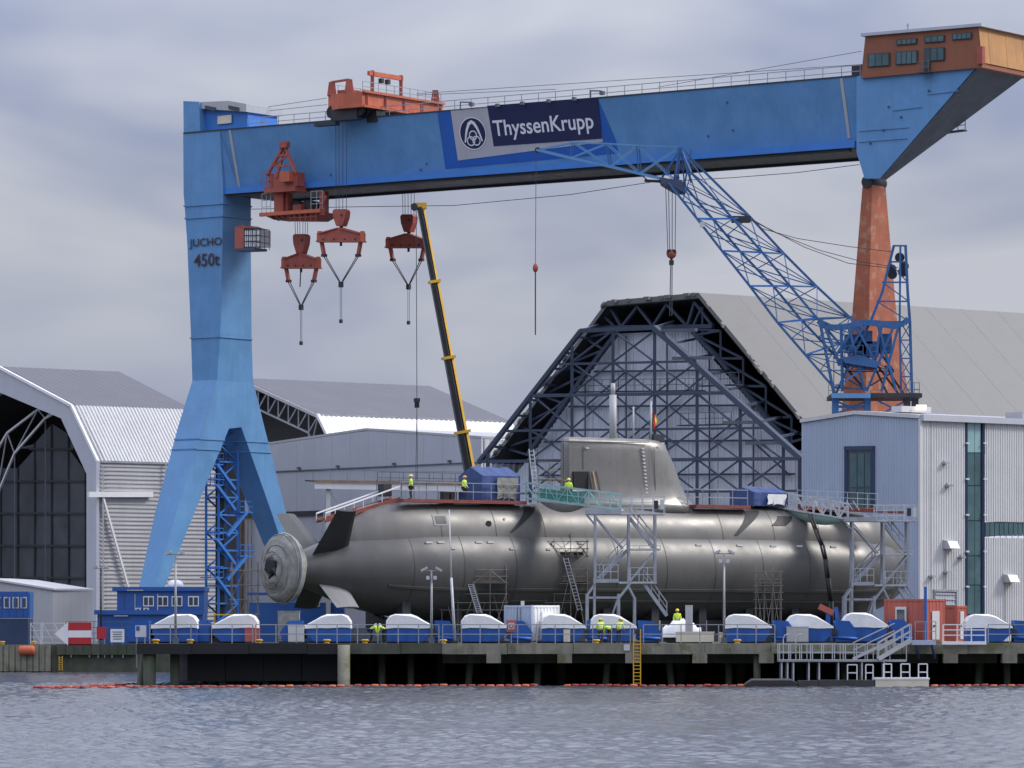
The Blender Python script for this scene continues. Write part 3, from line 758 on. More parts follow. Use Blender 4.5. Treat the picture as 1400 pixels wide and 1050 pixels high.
    strut(dr, 'lintel', gl(1275.5, 807, .09), gl(1307.5, 808, .09), .18, 'rail_grey')
    for i in range(8): strut(dr, 'slat', gl(1278.5, 812 + 7 * i, .08), gl(1304.5, 812.4 + 7 * i, .08), .1, 'cladding_mid')
    for x, y, sc in ((1295, 745, 1), (1377, 791, 1)):                       # vent hoods
        c = gl(x, y, .45)
        q = [c + Vector((0, 0, .38)), c + Vector((0, 0, -.3))]
        h = MB(); e = A3 * 0.55
        h.hexa([c - e - g3 * .45 - UP * .35, c + e - g3 * .45 - UP * .35, c + e + g3 * .5 - UP * .3, c - e + g3 * .5 - UP * .3],
               [c - e - g3 * .45 + UP * .42, c + e - g3 * .45 + UP * .42, c + e + g3 * .15 + UP * .3, c - e + g3 * .15 + UP * .3])
        ho = h.build('vent_hood', 'galvanised', t); strut(ho, 'pipe', gl(x - 4, y + 5, .12), gl(x - 4, y + 60, .12), .07, 'rail_grey')
    for x, y in ((1290, 633), (1294, 664), (1272, 788), (1292, 782), (1312, 762)):
        bx(t, 'wall_lamp', gl(x, y, .25), (0.5, 0.5, 0.16), 'rail_grey', TH); strut(t, 'lamp_arm', gl(x, y, .05), gl(x, y - 4, .05), .09, 'rail_grey')
    # lit roof lantern
    rl = gb.p(1210, 562) + A3 * 3
    lan = bx(t, 'roof_lantern', rl + UP * .2, (3.4, 1.2, 0.5), 'cladding_white', TH)
    bx(t, 'lantern_lens', rl + UP * .35 + A3 * -.2 + Vector((.9, -.75, 0)), (0.85, 0.12, 0.42), 'lamp_lens', 0)
    # plant box at the right edge of the roof
    q = sd.p(1396, 575) + B3 * 1.5; bx(t, 'roof_plant', (q.x + 2, q.y + 1, r.z + .5), (4, 2, .7), 'cladding_grey', TH)
hall_right()
# ------------------------------------------------------------------ gantry crane
PH = R(36)
G2 = Vector((math.cos(PH), -math.sin(PH))); T2 = Vector((math.sin(PH), math.cos(PH)))
G3 = Vector((G2.x, G2.y, 0)); T3 = Vector((T2.x, T2.y, 0))
GO = Vector(((305 - 700) / F * 430, 430.0))
def G(u, v, z): q = GO + G2 * u + T2 * v; return Vector((q.x, q.y, z))
ZT, ZB, ZF = 52.55, 46.9, 46.3                      # beam top, web foot, flange underside
WEBV = 1.35
def vpl(v): return VPlane(GO + T2 * v, G2)           # plane parallel to the beam at depth v
def upl(u): return VPlane(GO + G2 * u, T2)           # plane parallel to the rails at u
def u_at(px, v=0): return vpl(v).s_at(px)
def v_at(px, u=0): return upl(u).s_at(px)
def zpx(py, u, v): q = GO + G2 * u + T2 * v; return H + (HZ - py) * q.y / F
_w0, _w1 = G(0, 0, ZT), G(0, WEBV, ZB)
WEY = (_w0 - _w1).normalized(); WN = G3.cross(WEY).normalized()
if WN.y > 0: WN = -WN
def WP(px, py, off=0.0):                             # point on the leaning web
    d = Vector(((px - 700) / F, 1, (HZ - py) / F)); c = Vector((0, 0, H))
    k = ((_w0 + WN * off) - c).dot(WN) / d.dot(WN)
    return c + d * k
def frustum(levels, v0s):
    """levels: (py, left px, arris px, right px); v0s: near v of each level -> rings"""
    out = []
    for (py, l, a, r), v0 in zip(levels, v0s):
        ua = u_at(a, v0); ul = u_at(l, v0); vr = v_at(r, ua); z = zpx(py, ua, v0)
        out.append([G(ul, v0, z), G(ua, v0, z), G(ua, vr, z), G(ul, vr, z)])
    return out

gc = thing('gantry_crane', 'huge blue gantry crane with a lettered beam over the submarine', 'gantry crane', G(-2.5, 2.5, ZG))
BU1 = 72.6
# left pylon
col_rings = frustum([(262, 251, 305, 343), (272, 252, 305, 343), (330, 256, 304, 343), (455, 261, 301, 344), (520, 263, 297, 346)], [0] * 5)
leg = MB().loft(col_rings, cap=True, smooth=False).build('pylon', 'crane_blue', gc)
# hips and splayed feet
ring0 = col_rings[-1]
hipz = 585
def foot(levels, u0, u1):
    rr = []
    for py, vpx0, vpx1, ul, ua in levels:            # near and far edge given on the inner face
        v0, v1 = v_at(vpx0, ua), v_at(vpx1, ua); z = zpx(py, ua, (v0 + v1) / 2)
        rr.append([G(ul, v0, z), G(ua, v0, z), G(ua, v1, z), G(ul, v1, z)])
    return rr
ua0 = u_at(297, 0); ul0 = u_at(263, 0)
f1 = foot([(520, 297, 322, ul0, ua0), (585, 277, 313, ul0, ua0), (700, 241, 266, ul0 + .5, ua0), (800, 212, 226, ul0 + 1.2, ua0), (868, 193, 201, ul0 + 1.5, ua0)], 0, 0)
f2 = foot([(520, 322, 346, ul0, ua0), (585, 330, 362, ul0, ua0), (700, 371, 391, ul0 + .5, ua0), (800, 404, 414, ul0 + 1.2, ua0), (868, 424, 432, ul0 + 1.5, ua0)], 0, 0)
ftm = []
for rr in (f1, f2):
    for q in rr[-1:]:
        for v in q: v.z = ZG + 1.2
    ftm.append(MB().loft(rr, cap=True, smooth=False).build('pylon_foot', 'crane_blue', gc))
web = MB().prism([f1[0][2], f1[1][2], f2[1][1], f2[0][1]], G3 * (ul0 - ua0) * 0.98).build('pylon_crotch', 'crane_blue', gc)
for rr in (f1, f2):
    c = sum(rr[-1], Vector()) / 4; bx(gc, 'bogie', (c.x, c.y, ZG + .6), (1.2, 5.0, 1.2), 'office_navy', -PH)
# bolted joints round the pylon
def collar(ringz, w=0.14, n=0):
    for i in range(4): strut(gc, 'bolted_flange', ringz[i], ringz[(i + 1) % 4], w, 'crane_blue')
def ring_at(rings, py, u=0, v=0):
    z = zpx(py, u, v)
    for a, c in zip(rings[:-1], rings[1:]):
        z0, z1 = a[0].z, c[0].z
        if z1 <= z <= z0:
            f = (z - z0) / (z1 - z0); r = [p.lerp(q, f) for p, q in zip(a, c)]; m = sum(r, Vector()) / 4
            return [m + (p - m) * 1.02 for p in r]
for py in (278, 295, 460): 
    r = ring_at(col_rings, py)
    if r: collar(r)
for rr in (f1, f2):
    for py in (601, 615):
        r = ring_at(rr, py)
        if r: collar(r, 0.12)
# pylon head above the beam
hl = [G(u_at(251), 0, ZT - .4), G(u_at(274), 0, ZT - .4), G(u_at(272), 0, zpx(138, -2, 0)), G(u_at(250.5), 0, zpx(137, -4, 0))]
MB().prism([p + T3 * .01 for p in hl], T3 * 5.2).build('pylon_head', 'crane_blue', gc)
mh = [G(u_at(273), .8, ZT), G(u_at(333), .8, ZT), G(u_at(331), .8, zpx(152, 1, 0)), G(u_at(273), .8, zpx(146, -1, 0))]
house = MB().prism(mh, T3 * 4.6).build('machine_house', 'crane_blue_light', gc)
rf = [G(u_at(271), .3, zpx(146, -1, 0)), G(u_at(334), .3, zpx(154, 1, 0)), G(u_at(334), .3, zpx(143, 1, 0)), G(u_at(310), .3, zpx(137, 1, 0)), G(u_at(273), .3, zpx(137, -1, 0))]
MB().prism([p for p in [rf[0] + UP * .0, rf[1] + UP * .0, rf[2], rf[3], rf[4]]], T3 * 5.6).build('house_roof', 'cladding_grey', gc)
for x0, x1 in ((281, 295), (313, 327)):
    q = lambda x, y: vpl(.25).p(x, y)
    MB().prism([q(x0, 149), q(x1, 152), q(x1, 147), q(x0, 144)], -T3 * .1).build('house_window', 'glass_dark', house)
q = lambda x, y: vpl(.7).p(x, y)
MB().prism([q(298, 170), q(317, 168), q(317, 157), q(298, 159)], -T3 * .08).build('house_panel', 'cream', house)
# main beam: box with leaning web
sec = lambda u, w=WEBV, zb=ZB: [G(u, 0, ZT), G(u, w, zb), G(u, 7.0, zb), G(u, 8.3, ZT)]
MB().loft([sec(u_at(300), 0.02, ZB), sec(u_at(313.5)), sec(BU1)], cap=True, smooth=False).build('beam', 'crane_blue', gc)
c0 = col_rings[0]; hz = [G(u_at(250.5), 0, ZT), G(u_at(301), 0, ZT), G(u_at(301), 5.2, ZT), G(u_at(250.5), 5.2, ZT)]
MB().loft([hz, c0], cap=True, smooth=False).build('pylon_shoulder', 'crane_blue', gc)
fl = lambda u: [G(u, .15, ZB - .02), G(u, .15, ZF), G(u, 8.2, ZF), G(u, 8.2, ZB - .02)]
MB().loft([fl(u_at(302, .15)), fl(BU1 - .3)], cap=True, smooth=False).build('bottom_flange', 'crane_blue_light', gc)
MB().hexa(*[[G(u, v, z) for u, v in ((u_at(303), .3), (BU1 - .5, .3), (BU1 - .5, 8.0), (u_at(303), 8.0))] for z in (ZF - .05, ZF - .004)]).build('added_shade_plate', 'dark_steel', gc)  # plate added below the flange, the shade there put into its dark colour
for v in (0.6, 7.8): MB().bar(G(u_at(302) + .5, v, ZF - .15), G(BU1 - 1, v, ZF - .15), 0.35, 0.28).build('runway_rail', 'dark_steel', gc)
fl2 = MB().bar(G(u_at(251), .1, ZT + .05), G(BU1, .1, ZT + .05), 0.35, 0.12).build('top_flange', 'dark_steel', gc)
# white marker stripes
for a, c in (((314, 178), (327, 256)), ((1150, 107), (1161, 189))):
    p, q2 = WP(*a, .03), WP(*c, .03); MB().bar(p, q2, 0.3, 0.04, up=WN).build('stripe', 'cladding_grey', gc)
# lettered banner
def webquad(name, pts, m, off, parent=gc, thick=0.03):
    return MB().prism([WP(x, y, off + thick) for x, y in pts], -WN * thick).build(name, m, parent)
webquad('banner_field', [(598, 154), (817, 134.5), (842, 192), (845, 209.5), (609, 231)], 'banner_blue', 0.0)
ban = webquad('banner', [(616, 149.5), (668, 145), (822, 186), (824, 193), (626, 219)], 'banner_grey', 0.035)
# grey ground as a plain parallelogram below / left of the navy plate
bpy.data.objects.remove(ban)
ban = webquad('banner', [(616, 150.5), (816, 133.5), (824, 194), (626, 219.5)], 'banner_grey', 0.035)
webquad('plate', [(666, 144.5), (817, 132.8), (823, 189.5), (675, 200)], 'banner_navy', 0.07, ban)
O_ = WP(676, 188.0, .12)
wid = (WP(812.5, 177.5, .12) - O_).dot(G3)
lettering(ban, 'lettering', 'ThyssenKrupp', O_ - WEY * 0.36, G3, WEY, wid, 1.95, 'banner_white', WN, bold=0.012)
for x in (680, 714, 750, 785): bx(ban, 'floodlight', WP(x, 144 - (x - 680) * .085, .35), (.35, .3, .3), 'rail_dark', -PH)
C_ = WP(646.5, 182.5, .10)
def disk(c, r0, r1, off, n=48):
    b_ = MB(); pr = lambda r, t: c + G3 * (r * math.cos(t)) + WEY * (r * math.sin(t)) + WN * off
    ts = np.linspace(0, 2 * math.pi, n, endpoint=False)
    if r0 <= 0: b_.add([pr(r1, t) for t in ts], [list(range(n))])
    else:
        b_.loft([[pr(r0, t) for t in ts], [pr(r1, t) for t in ts]], smooth=False)
    return b_
disk(C_, 0, 1.46, .0).build('emblem_disc', 'banner_navy', ban)
disk(C_, 1.46, 1.56, .01).build('emblem_ring', 'banner_white', ban)
for cx, cy in ((0, -.18), (-.32, -.70), (.32, -.70)):
    disk(C_ + G3 * cx + WEY * cy, .36, .47, .02 + .004 * abs(cx)).build('emblem_ring', 'banner_white', ban)
ab = MB(); arc = [(-1.02, -.78, .10), (-.84, -.1, .13), (-.62, .5, .17), (-.34, .98, .21), (0, 1.17, .23), (.34, .98, .21), (.62, .5, .17), (.84, -.1, .13), (1.02, -.78, .10)]
la, lb_ = [], []
for i, (x, y, w) in enumerate(arc):
    x0, y0, _ = arc[max(0, i - 1)]; x1, y1, _ = arc[min(8, i + 1)]; d = Vector((x1 - x0, y1 - y0)).normalized(); nn = Vector((-d.y, d.x))
    pp = lambda s: C_ + G3 * (x + nn.x * s) + WEY * (y + nn.y * s) + WN * .03
    la.append(pp(w / 2)); lb_.append(pp(-w))
ab.loft([la, lb_], closed=False, smooth=False); ab.build('emblem_arch', 'banner_white', ban)
# small lamps on the top edge
for x in (632, 810):
    a = G(u_at(x), -.3, ZT); 
    strut(gc, 'lamp_bracket', a, a + UP * .7, .12, 'rail_dark'); strut(gc, 'lamp_bracket', a + UP * .7, a + UP * .6 + G3 * 1.2, .12, 'rail_dark'); bx(gc, 'floodlight', a + G3 * 1.3 + UP * .4, (.4, .35, .35), 'rail_dark', -PH)
# stiffener marks and hatches near the flange
for x, y in ((452, 239), (575, 232), (583, 224), (994, 140), (968, 186), (1002, 178), (1160, 196)):
    bx(gc, 'lug', WP(x, y, .04), (.16, .1, .14), 'frame_blue', -PH)
# top railings and stretched ropes
railing(gc, [G(u_at(333), .6, ZT), G(BU1, .6, ZT)], 1.05, 1.95, 'rail_grey', w=0.07)
railing(gc, [G(u_at(333), 7.9, ZT), G(BU1, 7.9, ZT)], 1.05, 3.9, 'rail_grey', w=0.05)
for a, c in (((334, 151), (447, 134)), ((334, 155), (447, 143)), ((570, 128), (1180, 88)), ((570, 130), (760, 122)), ((900, 119), (1178, 70))):
    strut(gc, 'rope', vpl(4).p(*a), vpl(4).p(*c), .05, 'cable', kind='tube')
# festoon rope slung below the beam, sagging
pts = [vpl(4).p(342, 286), vpl(4).p(470, 283), vpl(4).p(620, 281), vpl(4).p(780, 266), vpl(4).p(890, 249), vpl(4).p(1000, 243), vpl(4).p(1090, 236), vpl(4).p(1175, 225)]
for a, c in zip(pts[:-1], pts[1:]): strut(gc, 'rope', a, c, .06, 'cable', kind='tube')
# right head: inverted triangle
fr = [vpl(0).p(1171, 104), vpl(0).p(1171, 208), vpl(0).p(1182, 244), vpl(0).p(1203, 244), vpl(0).p(1336, 95)]
zt_ = ZT + .0
for k in (0, 4): fr[k].z = ZT + .02
bk = [p + T3 * d for p, d in zip(fr, (8.2, 8.0, 1.0, 1.0, 8.2))]
hd = MB(); n = 5
hd.add(fr + bk, [[4, 3, 2, 1, 0], [5, 6, 7, 8, 9]] + [[i, (i + 1) % n, (i + 1) % n + n, i + n] for i in range(n)]); hd.build('beam_head', 'crane_blue', gc)
MB().prism([fr[3] + T3 * .1, fr[4] + T3 * .1 - UP * .1, bk[4] - UP * .1, bk[3]], (G3 * .7 - UP * .7) * .06).build('head_stain_shade_overlay', 'stain_shade_grey', gc)  # overlay: grey stains, with the sloping face's shade put into the colour
for y0, a, c in ((178, 1174, 1242), (193, 1174, 1240), (128, 1268, 1310), (150, 1220, 1260)):
    strut(gc, 'stiffener', vpl(-.05).p(a, y0 + 1), vpl(-.05).p(c, y0 - 4), .07, 'crane_blue')
for x, y in ((1208, 178), (1190, 196), (1270, 124), (1232, 160), (1215, 146), (1290, 150), (1310, 130)):
    q = vpl(-.05).p(x, y); bx(gc, 'lug', q, (.15, .2, .15), 'frame_blue', -PH)
# service basket hanging at the sloping end
e0 = vpl(5).p(1290, 182)
railing(gc, [e0, e0 + G3 * 2.2 + UP * .1], 1.0, .8, 'rail_dark', w=.07); strut(gc, 'basket', e0, e0 + G3 * 2.2 + UP * .1, .7, 'dark_steel', .12); strut(gc, 'basket_tie', e0 - G3 * 1.6 + UP * .4, e0 + G3 * .3, .09, 'dark_steel')
# brown machine cabin on the head
cf = [vpl(-.35).p(1177, 107), vpl(-.35).p(1342, 92), vpl(-.35).p(1337, 37), vpl(-.35).p(1183, 50)]
cb_ = [p + T3 * 9.0 for p in cf]
cb = MB().hexa(cf, cb_).build('cabin', 'cabin_brown', gc)
e = [cf[1], cf[2], cb_[2], cb_[1]]; mid = lambda a, c, f: a.lerp(c, f)
tan = [mid(cf[1], cf[2], .12) + G3 * .04, cf[2] + G3 * .04, cb_[2] + G3 * .04, mid(cb_[1], cb_[2], .12) + G3 * .04]
for i in range(6):                                  # tan sheets of the end wall, its brighter light put into the colour
    a, c, d, e_ = mid(tan[0], tan[3], i / 6), mid(tan[0], tan[3], (i + .985) / 6), mid(tan[1], tan[2], (i + .985) / 6), mid(tan[1], tan[2], i / 6)
    MB().prism([a, c, d, e_], G3 * (.06 + .015 * (i % 2))).build('end_sheet', 'cabin_tan', cb)
rt = [cf[3] - G3 * .3 - T3 * .3, cf[2] + G3 * .5 - T3 * .3, cb_[2] + G3 * .5 + T3 * .3, cb_[3] - G3 * .3 + T3 * .3]
MB().hexa([p + UP * .02 for p in rt], [p + UP * .28 for p in rt]).build('cabin_roof', 'cladding_mid', gc)
cp = vpl(-.40)
def cwin(x0, x1, yt, yb, n):
    sl = lambda x, y: cp.p(x, y - (x - x0) * .075)
    fo = MB().prism([sl(x0 - 1, yb + 1), sl(x1 + 1, yb + 1), sl(x1 + 1, yt - 1), sl(x0 - 1, yt - 1)], -T3 * .06).build('window', 'dark_steel', cb)
    w = (x1 - x0) / n
    for i in range(n):
        a, c = x0 + i * w + .5, x0 + (i + 1) * w - .5
        MB().prism([sl(a, yb) - T3 * .07, sl(c, yb) - T3 * .07, sl(c, yt) - T3 * .07, sl(a, yt) - T3 * .07], -T3 * .03).build('pane', 'glass_teal', fo)
for a in ((1188, 1216, 75, 91, 3), (1226, 1254, 72, 88, 4), (1273, 1291, 67, 83, 2), (1227, 1253, 55, 61, 4), (1265, 1291, 51, 58, 3), (1303, 1328, 47, 54, 4)): cwin(*a)
MB().prism([cp.p(1263.5, 96), cp.p(1272, 95), cp.p(1272, 65), cp.p(1263.5, 66)], -T3 * .07).build('door', 'glass_dark', cb)
railing(cb, [cp.p(1259, 101) - T3 * .6, cp.p(1274, 99.6) - T3 * .6], 1.0, .5, 'rail_dark', w=.05); strut(cb, 'landing', cp.p(1258, 101) - T3 * .3, cp.p(1275, 99.6) - T3 * .3, .7, 'dark_steel', .1)
strut(cb, 'mast', cp.p(1217, 48) + T3 * 3, cp.p(1217, 27) + T3 * 3, .1, 'rail_grey'); strut(cb, 'mast', cp.p(1215, 30) + T3 * 3, cp.p(1219, 29) + T3 * 3, .07, 'rail_grey')
bx(cb, 'corner_box', cp.p(1337, 76) + G3 * .3, (.55, .5, 1.5), 'red_oxide', -PH)
bx(gc, 'winch_box', G(u_at(1168), 1.2, ZT + .6), (1.3, 1.2, 1.0), 'dark_steel', -PH)
# right leg, pivoted
vr0 = 1.0
rl = frustum([(252, 1180, 1192, 1209), (255, 1179, 1192, 1211), (430, 1165, 1188, 1226), (545, 1152, 1183, 1243), (870, 1126, 1176, 1275)], [vr0] * 5)
for v in rl[-1]: v.z = ZG
MB().loft(rl, cap=True, smooth=False).build('hinged_leg', 'leg_orange', gc)
c = sum(rl[0], Vector()) / 4
MB().tube(c - T3 * 1.2 + UP * .25, c + T3 * 1.4 + UP * .25, .55, n=14).build('pivot', 'dark_steel', gc)
# operator cab on the pylon
uc = u_at(332, 1.0)
kp = vpl(.4)
cab = MB().prism([kp.p(321, 341), kp.p(333.5, 340.5), kp.p(333.5, 312), kp.p(321, 311)], T3 * 2.4).build('operator_cab', 'container_red', gc)
MB().prism([kp.p(334, 338), kp.p(356, 337), kp.p(356, 314), kp.p(334, 315)], T3 * 1.6).build('cab_window', 'white_paint', cab)
for i in range(5): strut(cab, 'window_bar', kp.p(334.5 + 5.4 * i, 338) - T3 * .05, kp.p(334.5 + 5.4 * i, 314.5) - T3 * .05, .06, 'dark_steel')
for y in (314, 322, 330, 338): strut(cab, 'window_bar', kp.p(334, y) - T3 * .06, kp.p(356.5, y - .5) - T3 * .06, .06, 'dark_steel')
MB().prism([kp.p(320, 311), kp.p(346, 312.5), kp.p(331, 307.5)], T3 * 2.4).build('cab_roof', 'red_oxide', cab)
strut(cab, 'balcony', kp.p(329, 342.5) - T3 * .2, kp.p(358, 341.5) - T3 * .2, 2.0, 'frame_blue', .25)
railing(cab, [kp.p(346, 341) - T3 * 1.0, kp.p(357.5, 341) - T3 * 1.0, kp.p(357.5, 341) + T3 * 1.2], 2.0, .7, 'frame_blue', rails=(1, .66, .33), w=.06)
# raised letters on the pylon
for body, x0, x1, yb, yt in (('JUCHO', 258.5, 303, 341, 327), ('450t', 265, 300, 365, 347.5)):
    p0 = vpl(-.12).p(x0, yb); w_ = (vpl(-.12).p(x1, yb) - p0).dot(G3); h_ = zpx(yt, -3, 0) - zpx(yb, -3, 0)
    lo = lettering(gc, 'lettering', body, p0, G3, UP, w_, h_, 'dark_rust', -T3, bold=0.012)
# stair tower standing in the fork of the pylon
u_s, v_s = ua0 - 1.9, v_at(307, ua0 - 1.9)
st = [(u_s - 1.2, v_s - 1.4), (u_s + .4, v_s - 1.4), (u_s + .4, v_s + 1.6), (u_s - 1.2, v_s + 1.6)]
ztop = zpx(592, u_s, v_s)
for i, (u, v) in enumerate(st): strut(gc, 'stair_post', G(u, v, ZG), G(u, v, ztop), .24, 'crane_blue_light')
zz = ZG + .3; k = 0
while zz < ztop - .5:
    for i in range(4):
        (u0, v0), (u1, v1) = st[i], st[(i + 1) % 4]
        strut(gc, 'stair_tie', G(u0, v0, zz), G(u1, v1, zz), .16, 'crane_blue_light')
        if i in (1, 3): strut(gc, 'stair_flight', G(u0, v0 if k % 2 else v1, zz), G(u1, v1 if k % 2 else v0, zz + 1.75), .14, 'crane_blue_light')
    if k % 2 == 0: strut(gc, 'stair_landing', G(u_s - .4, v_s - 1.4, zz), G(u_s - .4, v_s + 1.6, zz), 1.5, 'office_navy', .08)
    zz += 1.75; k += 1
strut(gc, 'lift_shaft', G(u_s - .3, v_s - .3, ZG), G(u_s - .3, v_s - .3, ztop - 2), .9, 'dark_steel')
for py, sgn in ((636, -1), (664, -1), (700, 1), (738, -1), (760, 1), (790, -1)):
    z = zpx(py, u_s, v_s); v = v_s + (2.4 if sgn > 0 else -2.2)
    strut(gc, 'stair_landing', G(u_s + .2, v - 1.0, z), G(u_s + .2, v + 1.0, z), 1.3, 'crane_blue_light', .12)
    railing(gc, [G(u_s + .85, v - 1.0, z), G(u_s + .85, v + 1.0, z)], 1.1, .7, 'crane_blue_light', w=.07)
    strut(gc, 'stair_flight', G(u_s + .8, v, z), G(u_s + .8, v_s - sgn * .6, z - 2.4), .3, 'crane_blue_light')

# ------------------------------------------------------------------ trolleys on the crane
tr = thing('crane_trolley', 'orange trolley with a small portal on top of the gantry beam', 'crane trolley', G(u_at(480), 3, ZT))
tv = vpl(-2.2)
zb0 = tv.p(470, 148).z; zt0 = tv.p(470, 127).z
uL, uM, uR = u_at(447, -1.5), u_at(463, -2.2), u_at(495, -2.2)
plan = [(uL, -1.3), (uM, -2.2), (uR, -2.2), (uR, 10.6), (uL, 10.6)]
MB().prism([G(u, v, zb0) for u, v in plan], UP * (zt0 - zb0)).build('body', 'orange', tr)
for i in range(5):
    v = -1.6 + i * 2.9; strut(tr, 'rib', G(uR + .06, v, zb0), G(uR + .06, v, zt0), .28, 'red_oxide', .14)
for i in range(9): strut(tr, 'side_panel', G(uR + .03, -1.9 + i * 1.4, zb0 + .25), G(uR + .03, -.7 + i * 1.4, zb0 + .25), .06, 'orange', .12)
strut(tr, 'lip', G(uR + .15, -2.2, zt0), G(uR + .15, 10.6, zt0), .3, 'orange', .2); strut(tr, 'lip', G(uR + .15, -2.2, zb0 + .05), G(uR + .15, 10.6, zb0 + .05), .3, 'orange', .15)
for v in (-1.6, -.9, 7.6, 8.3):
    for u in (uL + .6, uR - .9):
        MB().tube(G(u, v, ZT + .62), G(u, v + .35, ZT + .62), .6, n=18).build('wheel', 'black', tr)
for v in (-1.2, 8.0): bx(tr, 'bogie', G((uL + uR) / 2 - .2, v, zb0 - .5), (3.2, 1.0, 1.1), 'dark_steel', -PH)
bx(tr, 'gear_box', G(uR - .5, .6, zb0 - .7), (1.2, 1.4, 1.1), 'dark_steel', -PH); bx(tr, 'rope_guide', G(u_at(463), -1.8, ZT - .55), (2.6, .7, .3), 'dark_steel', -PH)
zp = zpx(95, uR, 1.2)
pv = (1.2, 1.3 + 4.4)
for v in pv: strut(tr, 'portal_post', G(uR - 1.4, v, zt0), G(uR - 1.4, v, zp), .34, 'red_oxide')
strut(tr, 'portal_beam', G(uR - 1.4, pv[0] - .6, zp - .3), G(uR - 1.4, pv[1] + .2, zp - .3), .3, 'orange', .42)
for v in (2.6, 3.6): bx(tr, 'chain_hoist', G(uR - 1.4, v, zp - .85), (.4, .4, .45), 'dark_steel', -PH)
railing(tr, [G(uL + .2, -1.2, zt0), G(uL + .2, 10.4, zt0)], 1.1, 1.2, 'rail_grey', w=.06); railing(tr, [G(uR - .1, -2, zt0), G(uR - .1, 10.4, zt0)], 1.0, 1.3, 'rail_grey', w=.06)
for u, v in ((uL + .3, -1.1), (uM + .9, -1.7), (uR - .4, 9.9)): 
    a = G(u, v, zt0); MB().hexa([a + Vector((x, y, 0)) for x, y in ((-.45, -.45), (.45, -.45), (.45, .45), (-.45, .45))], [a + Vector((x, y, 1.3)) for x, y in ((-.28, -.3), (.28, -.3), (.28, .3), (-.28, .3))]).build('sheave_stand', 'red_oxide', tr)
strut(tr, 'handrail', G(uL + .3, -1.1, zt0 + 1.3), G(uM + .9, -1.7, zt0 + 1.3), .2, 'red_oxide')
for v, l, h_ in ((-.2, 1.4, .5), (3.4, 2.2, .25), (8, 1.5, .5)): bx(tr, 'drum_cover', G(uL + 1.6, v, zt0 + h_ / 2), (1.6, l, h_), 'red_oxide', -PH)

# lower, underslung trolley
lt = thing('crane_trolley', 'red trolley with a mast slung under the gantry beam', 'crane trolley', G(u_at(400, -1), 0, ZF))
lp = vpl(-1.3); lq = vpl(-.9)
bx(lt, 'upper_platform', (lp.p(383, 259) + T3 * .9), (3.9, 2.0, .5), 'red_oxide', -PH)
MB().prism([lp.p(367, 257), lp.p(406, 254), lp.p(406, 235), lp.p(367, 238)], T3 * 1.2).build('winch_house', 'red_oxide', lt)
bx(lt, 'motor', lp.p(395, 242) - T3 * .35, (1.2, .7, 1.0), 'orange', -PH)
a = lp.p(389, 198)
for x, y in ((365, 240), (378, 243), (405, 238)): strut(lt, 'mast_leg', a + T3 * (.2 if x == 378 else 0), lp.p(x, y), .24, 'red_oxide')
for f in (.35, .7): strut(lt, 'mast_tie', a.lerp(lp.p(365, 240), f), a.lerp(lp.p(405, 238), f), .18, 'red_oxide')
strut(lt, 'mast_brace', a.lerp(lp.p(365, 240), .7), a.lerp(lp.p(405, 238), .35), .14, 'red_oxide'); bx(lt, 'mast_head', a, (.9, .6, .6), 'red_oxide', -PH)
railing(lt, [lp.p(358, 258) - T3 * .1, lp.p(372, 257) - T3 * .1], 1.4, .7, 'red_oxide', w=.07)
for x in (377, 436): strut(lt, 'hanger', lq.p(x, 262) + T3 * .5, lq.p(x, 294) + T3 * .5, .9 if x == 377 else .5, 'red_oxide', 1.2)
for x in (377, 430): strut(lt, 'hanger', vpl(2.2).p(x + 16, 262), vpl(2.2).p(x + 16, 292), .5, 'red_oxide')
# machine tray: a shallow ship shaped tub
zt1 = lq.p(390, 293).z; z1 = lq.p(390, 303).z
ua, ub = u_at(362, -.9), u_at(438, -.9)
MB().loft([[G(ua, -.9, zt1), G(ub, -.9, zt1), G(ub, 2.4, zt1), G(ua, 2.4, zt1)], [G(ua + .8, -.5, z1 + .3), G(ub - 1.2, -.5, z1), G(ub - 1.2, 1.8, z1), G(ua + .8, 1.8, z1 + .3)]], cap=True, smooth=False).build('machine_tray', 'red_oxide', lt)
strut(lt, 'tray_rim', G(ua - .4, -1.1, zt1 + .1), G(ub + .2, -1.1, zt1 + .1), .35, 'orange', .35)
for i in range(7): strut(lt, 'tray_rib', G(ua + .9 + i * .75, -1.02, zt1 - .1), G(ua + 1.3 + i * .62, -.3, z1 + .2), .1, 'dark_rust')
for u, v in ((ua + 1.3, .3), (ua + 2.8, .2), (ua + 4.1, .4)):
    MB().tube(G(u, v, zt1 + .75), G(u, v + 1.6, zt1 + .75), .65, n=16).build('drum', 'dark_steel', lt)
bx(lt, 'gear_box', G(ua + 3.4, .2, zt1 + .5), (1.0, .8, .9), 'red_oxide', -PH); bx(lt, 'gear_box', G(ua + 2.0, .1, zt1 + 1.2), (.7, .8, 2.0), 'red_oxide', -PH)
railing(lt, [G(ua - .2, -1.1, zt1 + .2), G(ua + .9, -1.1, zt1 + .2)], 1.9, .6, 'rail_grey', rails=(1, .66, .33), w=.06)
railing(lt, [G(ub - 1.0, -1.1, zt1 + .2), G(ub + .4, -1.1, zt1 + .2)], 1.8, .6, 'rail_grey', rails=(1, .66, .33), w=.06)
railing(lt, [G(ub - .4, -1.1, z1 - .1), G(ub - 3.6, -1.1, z1 - .1)], .8, .6, 'red_oxide', w=.07)
strut(lt, 'ladder', lq.p(437, 288), lq.p(446, 268), .2, 'red_oxide')

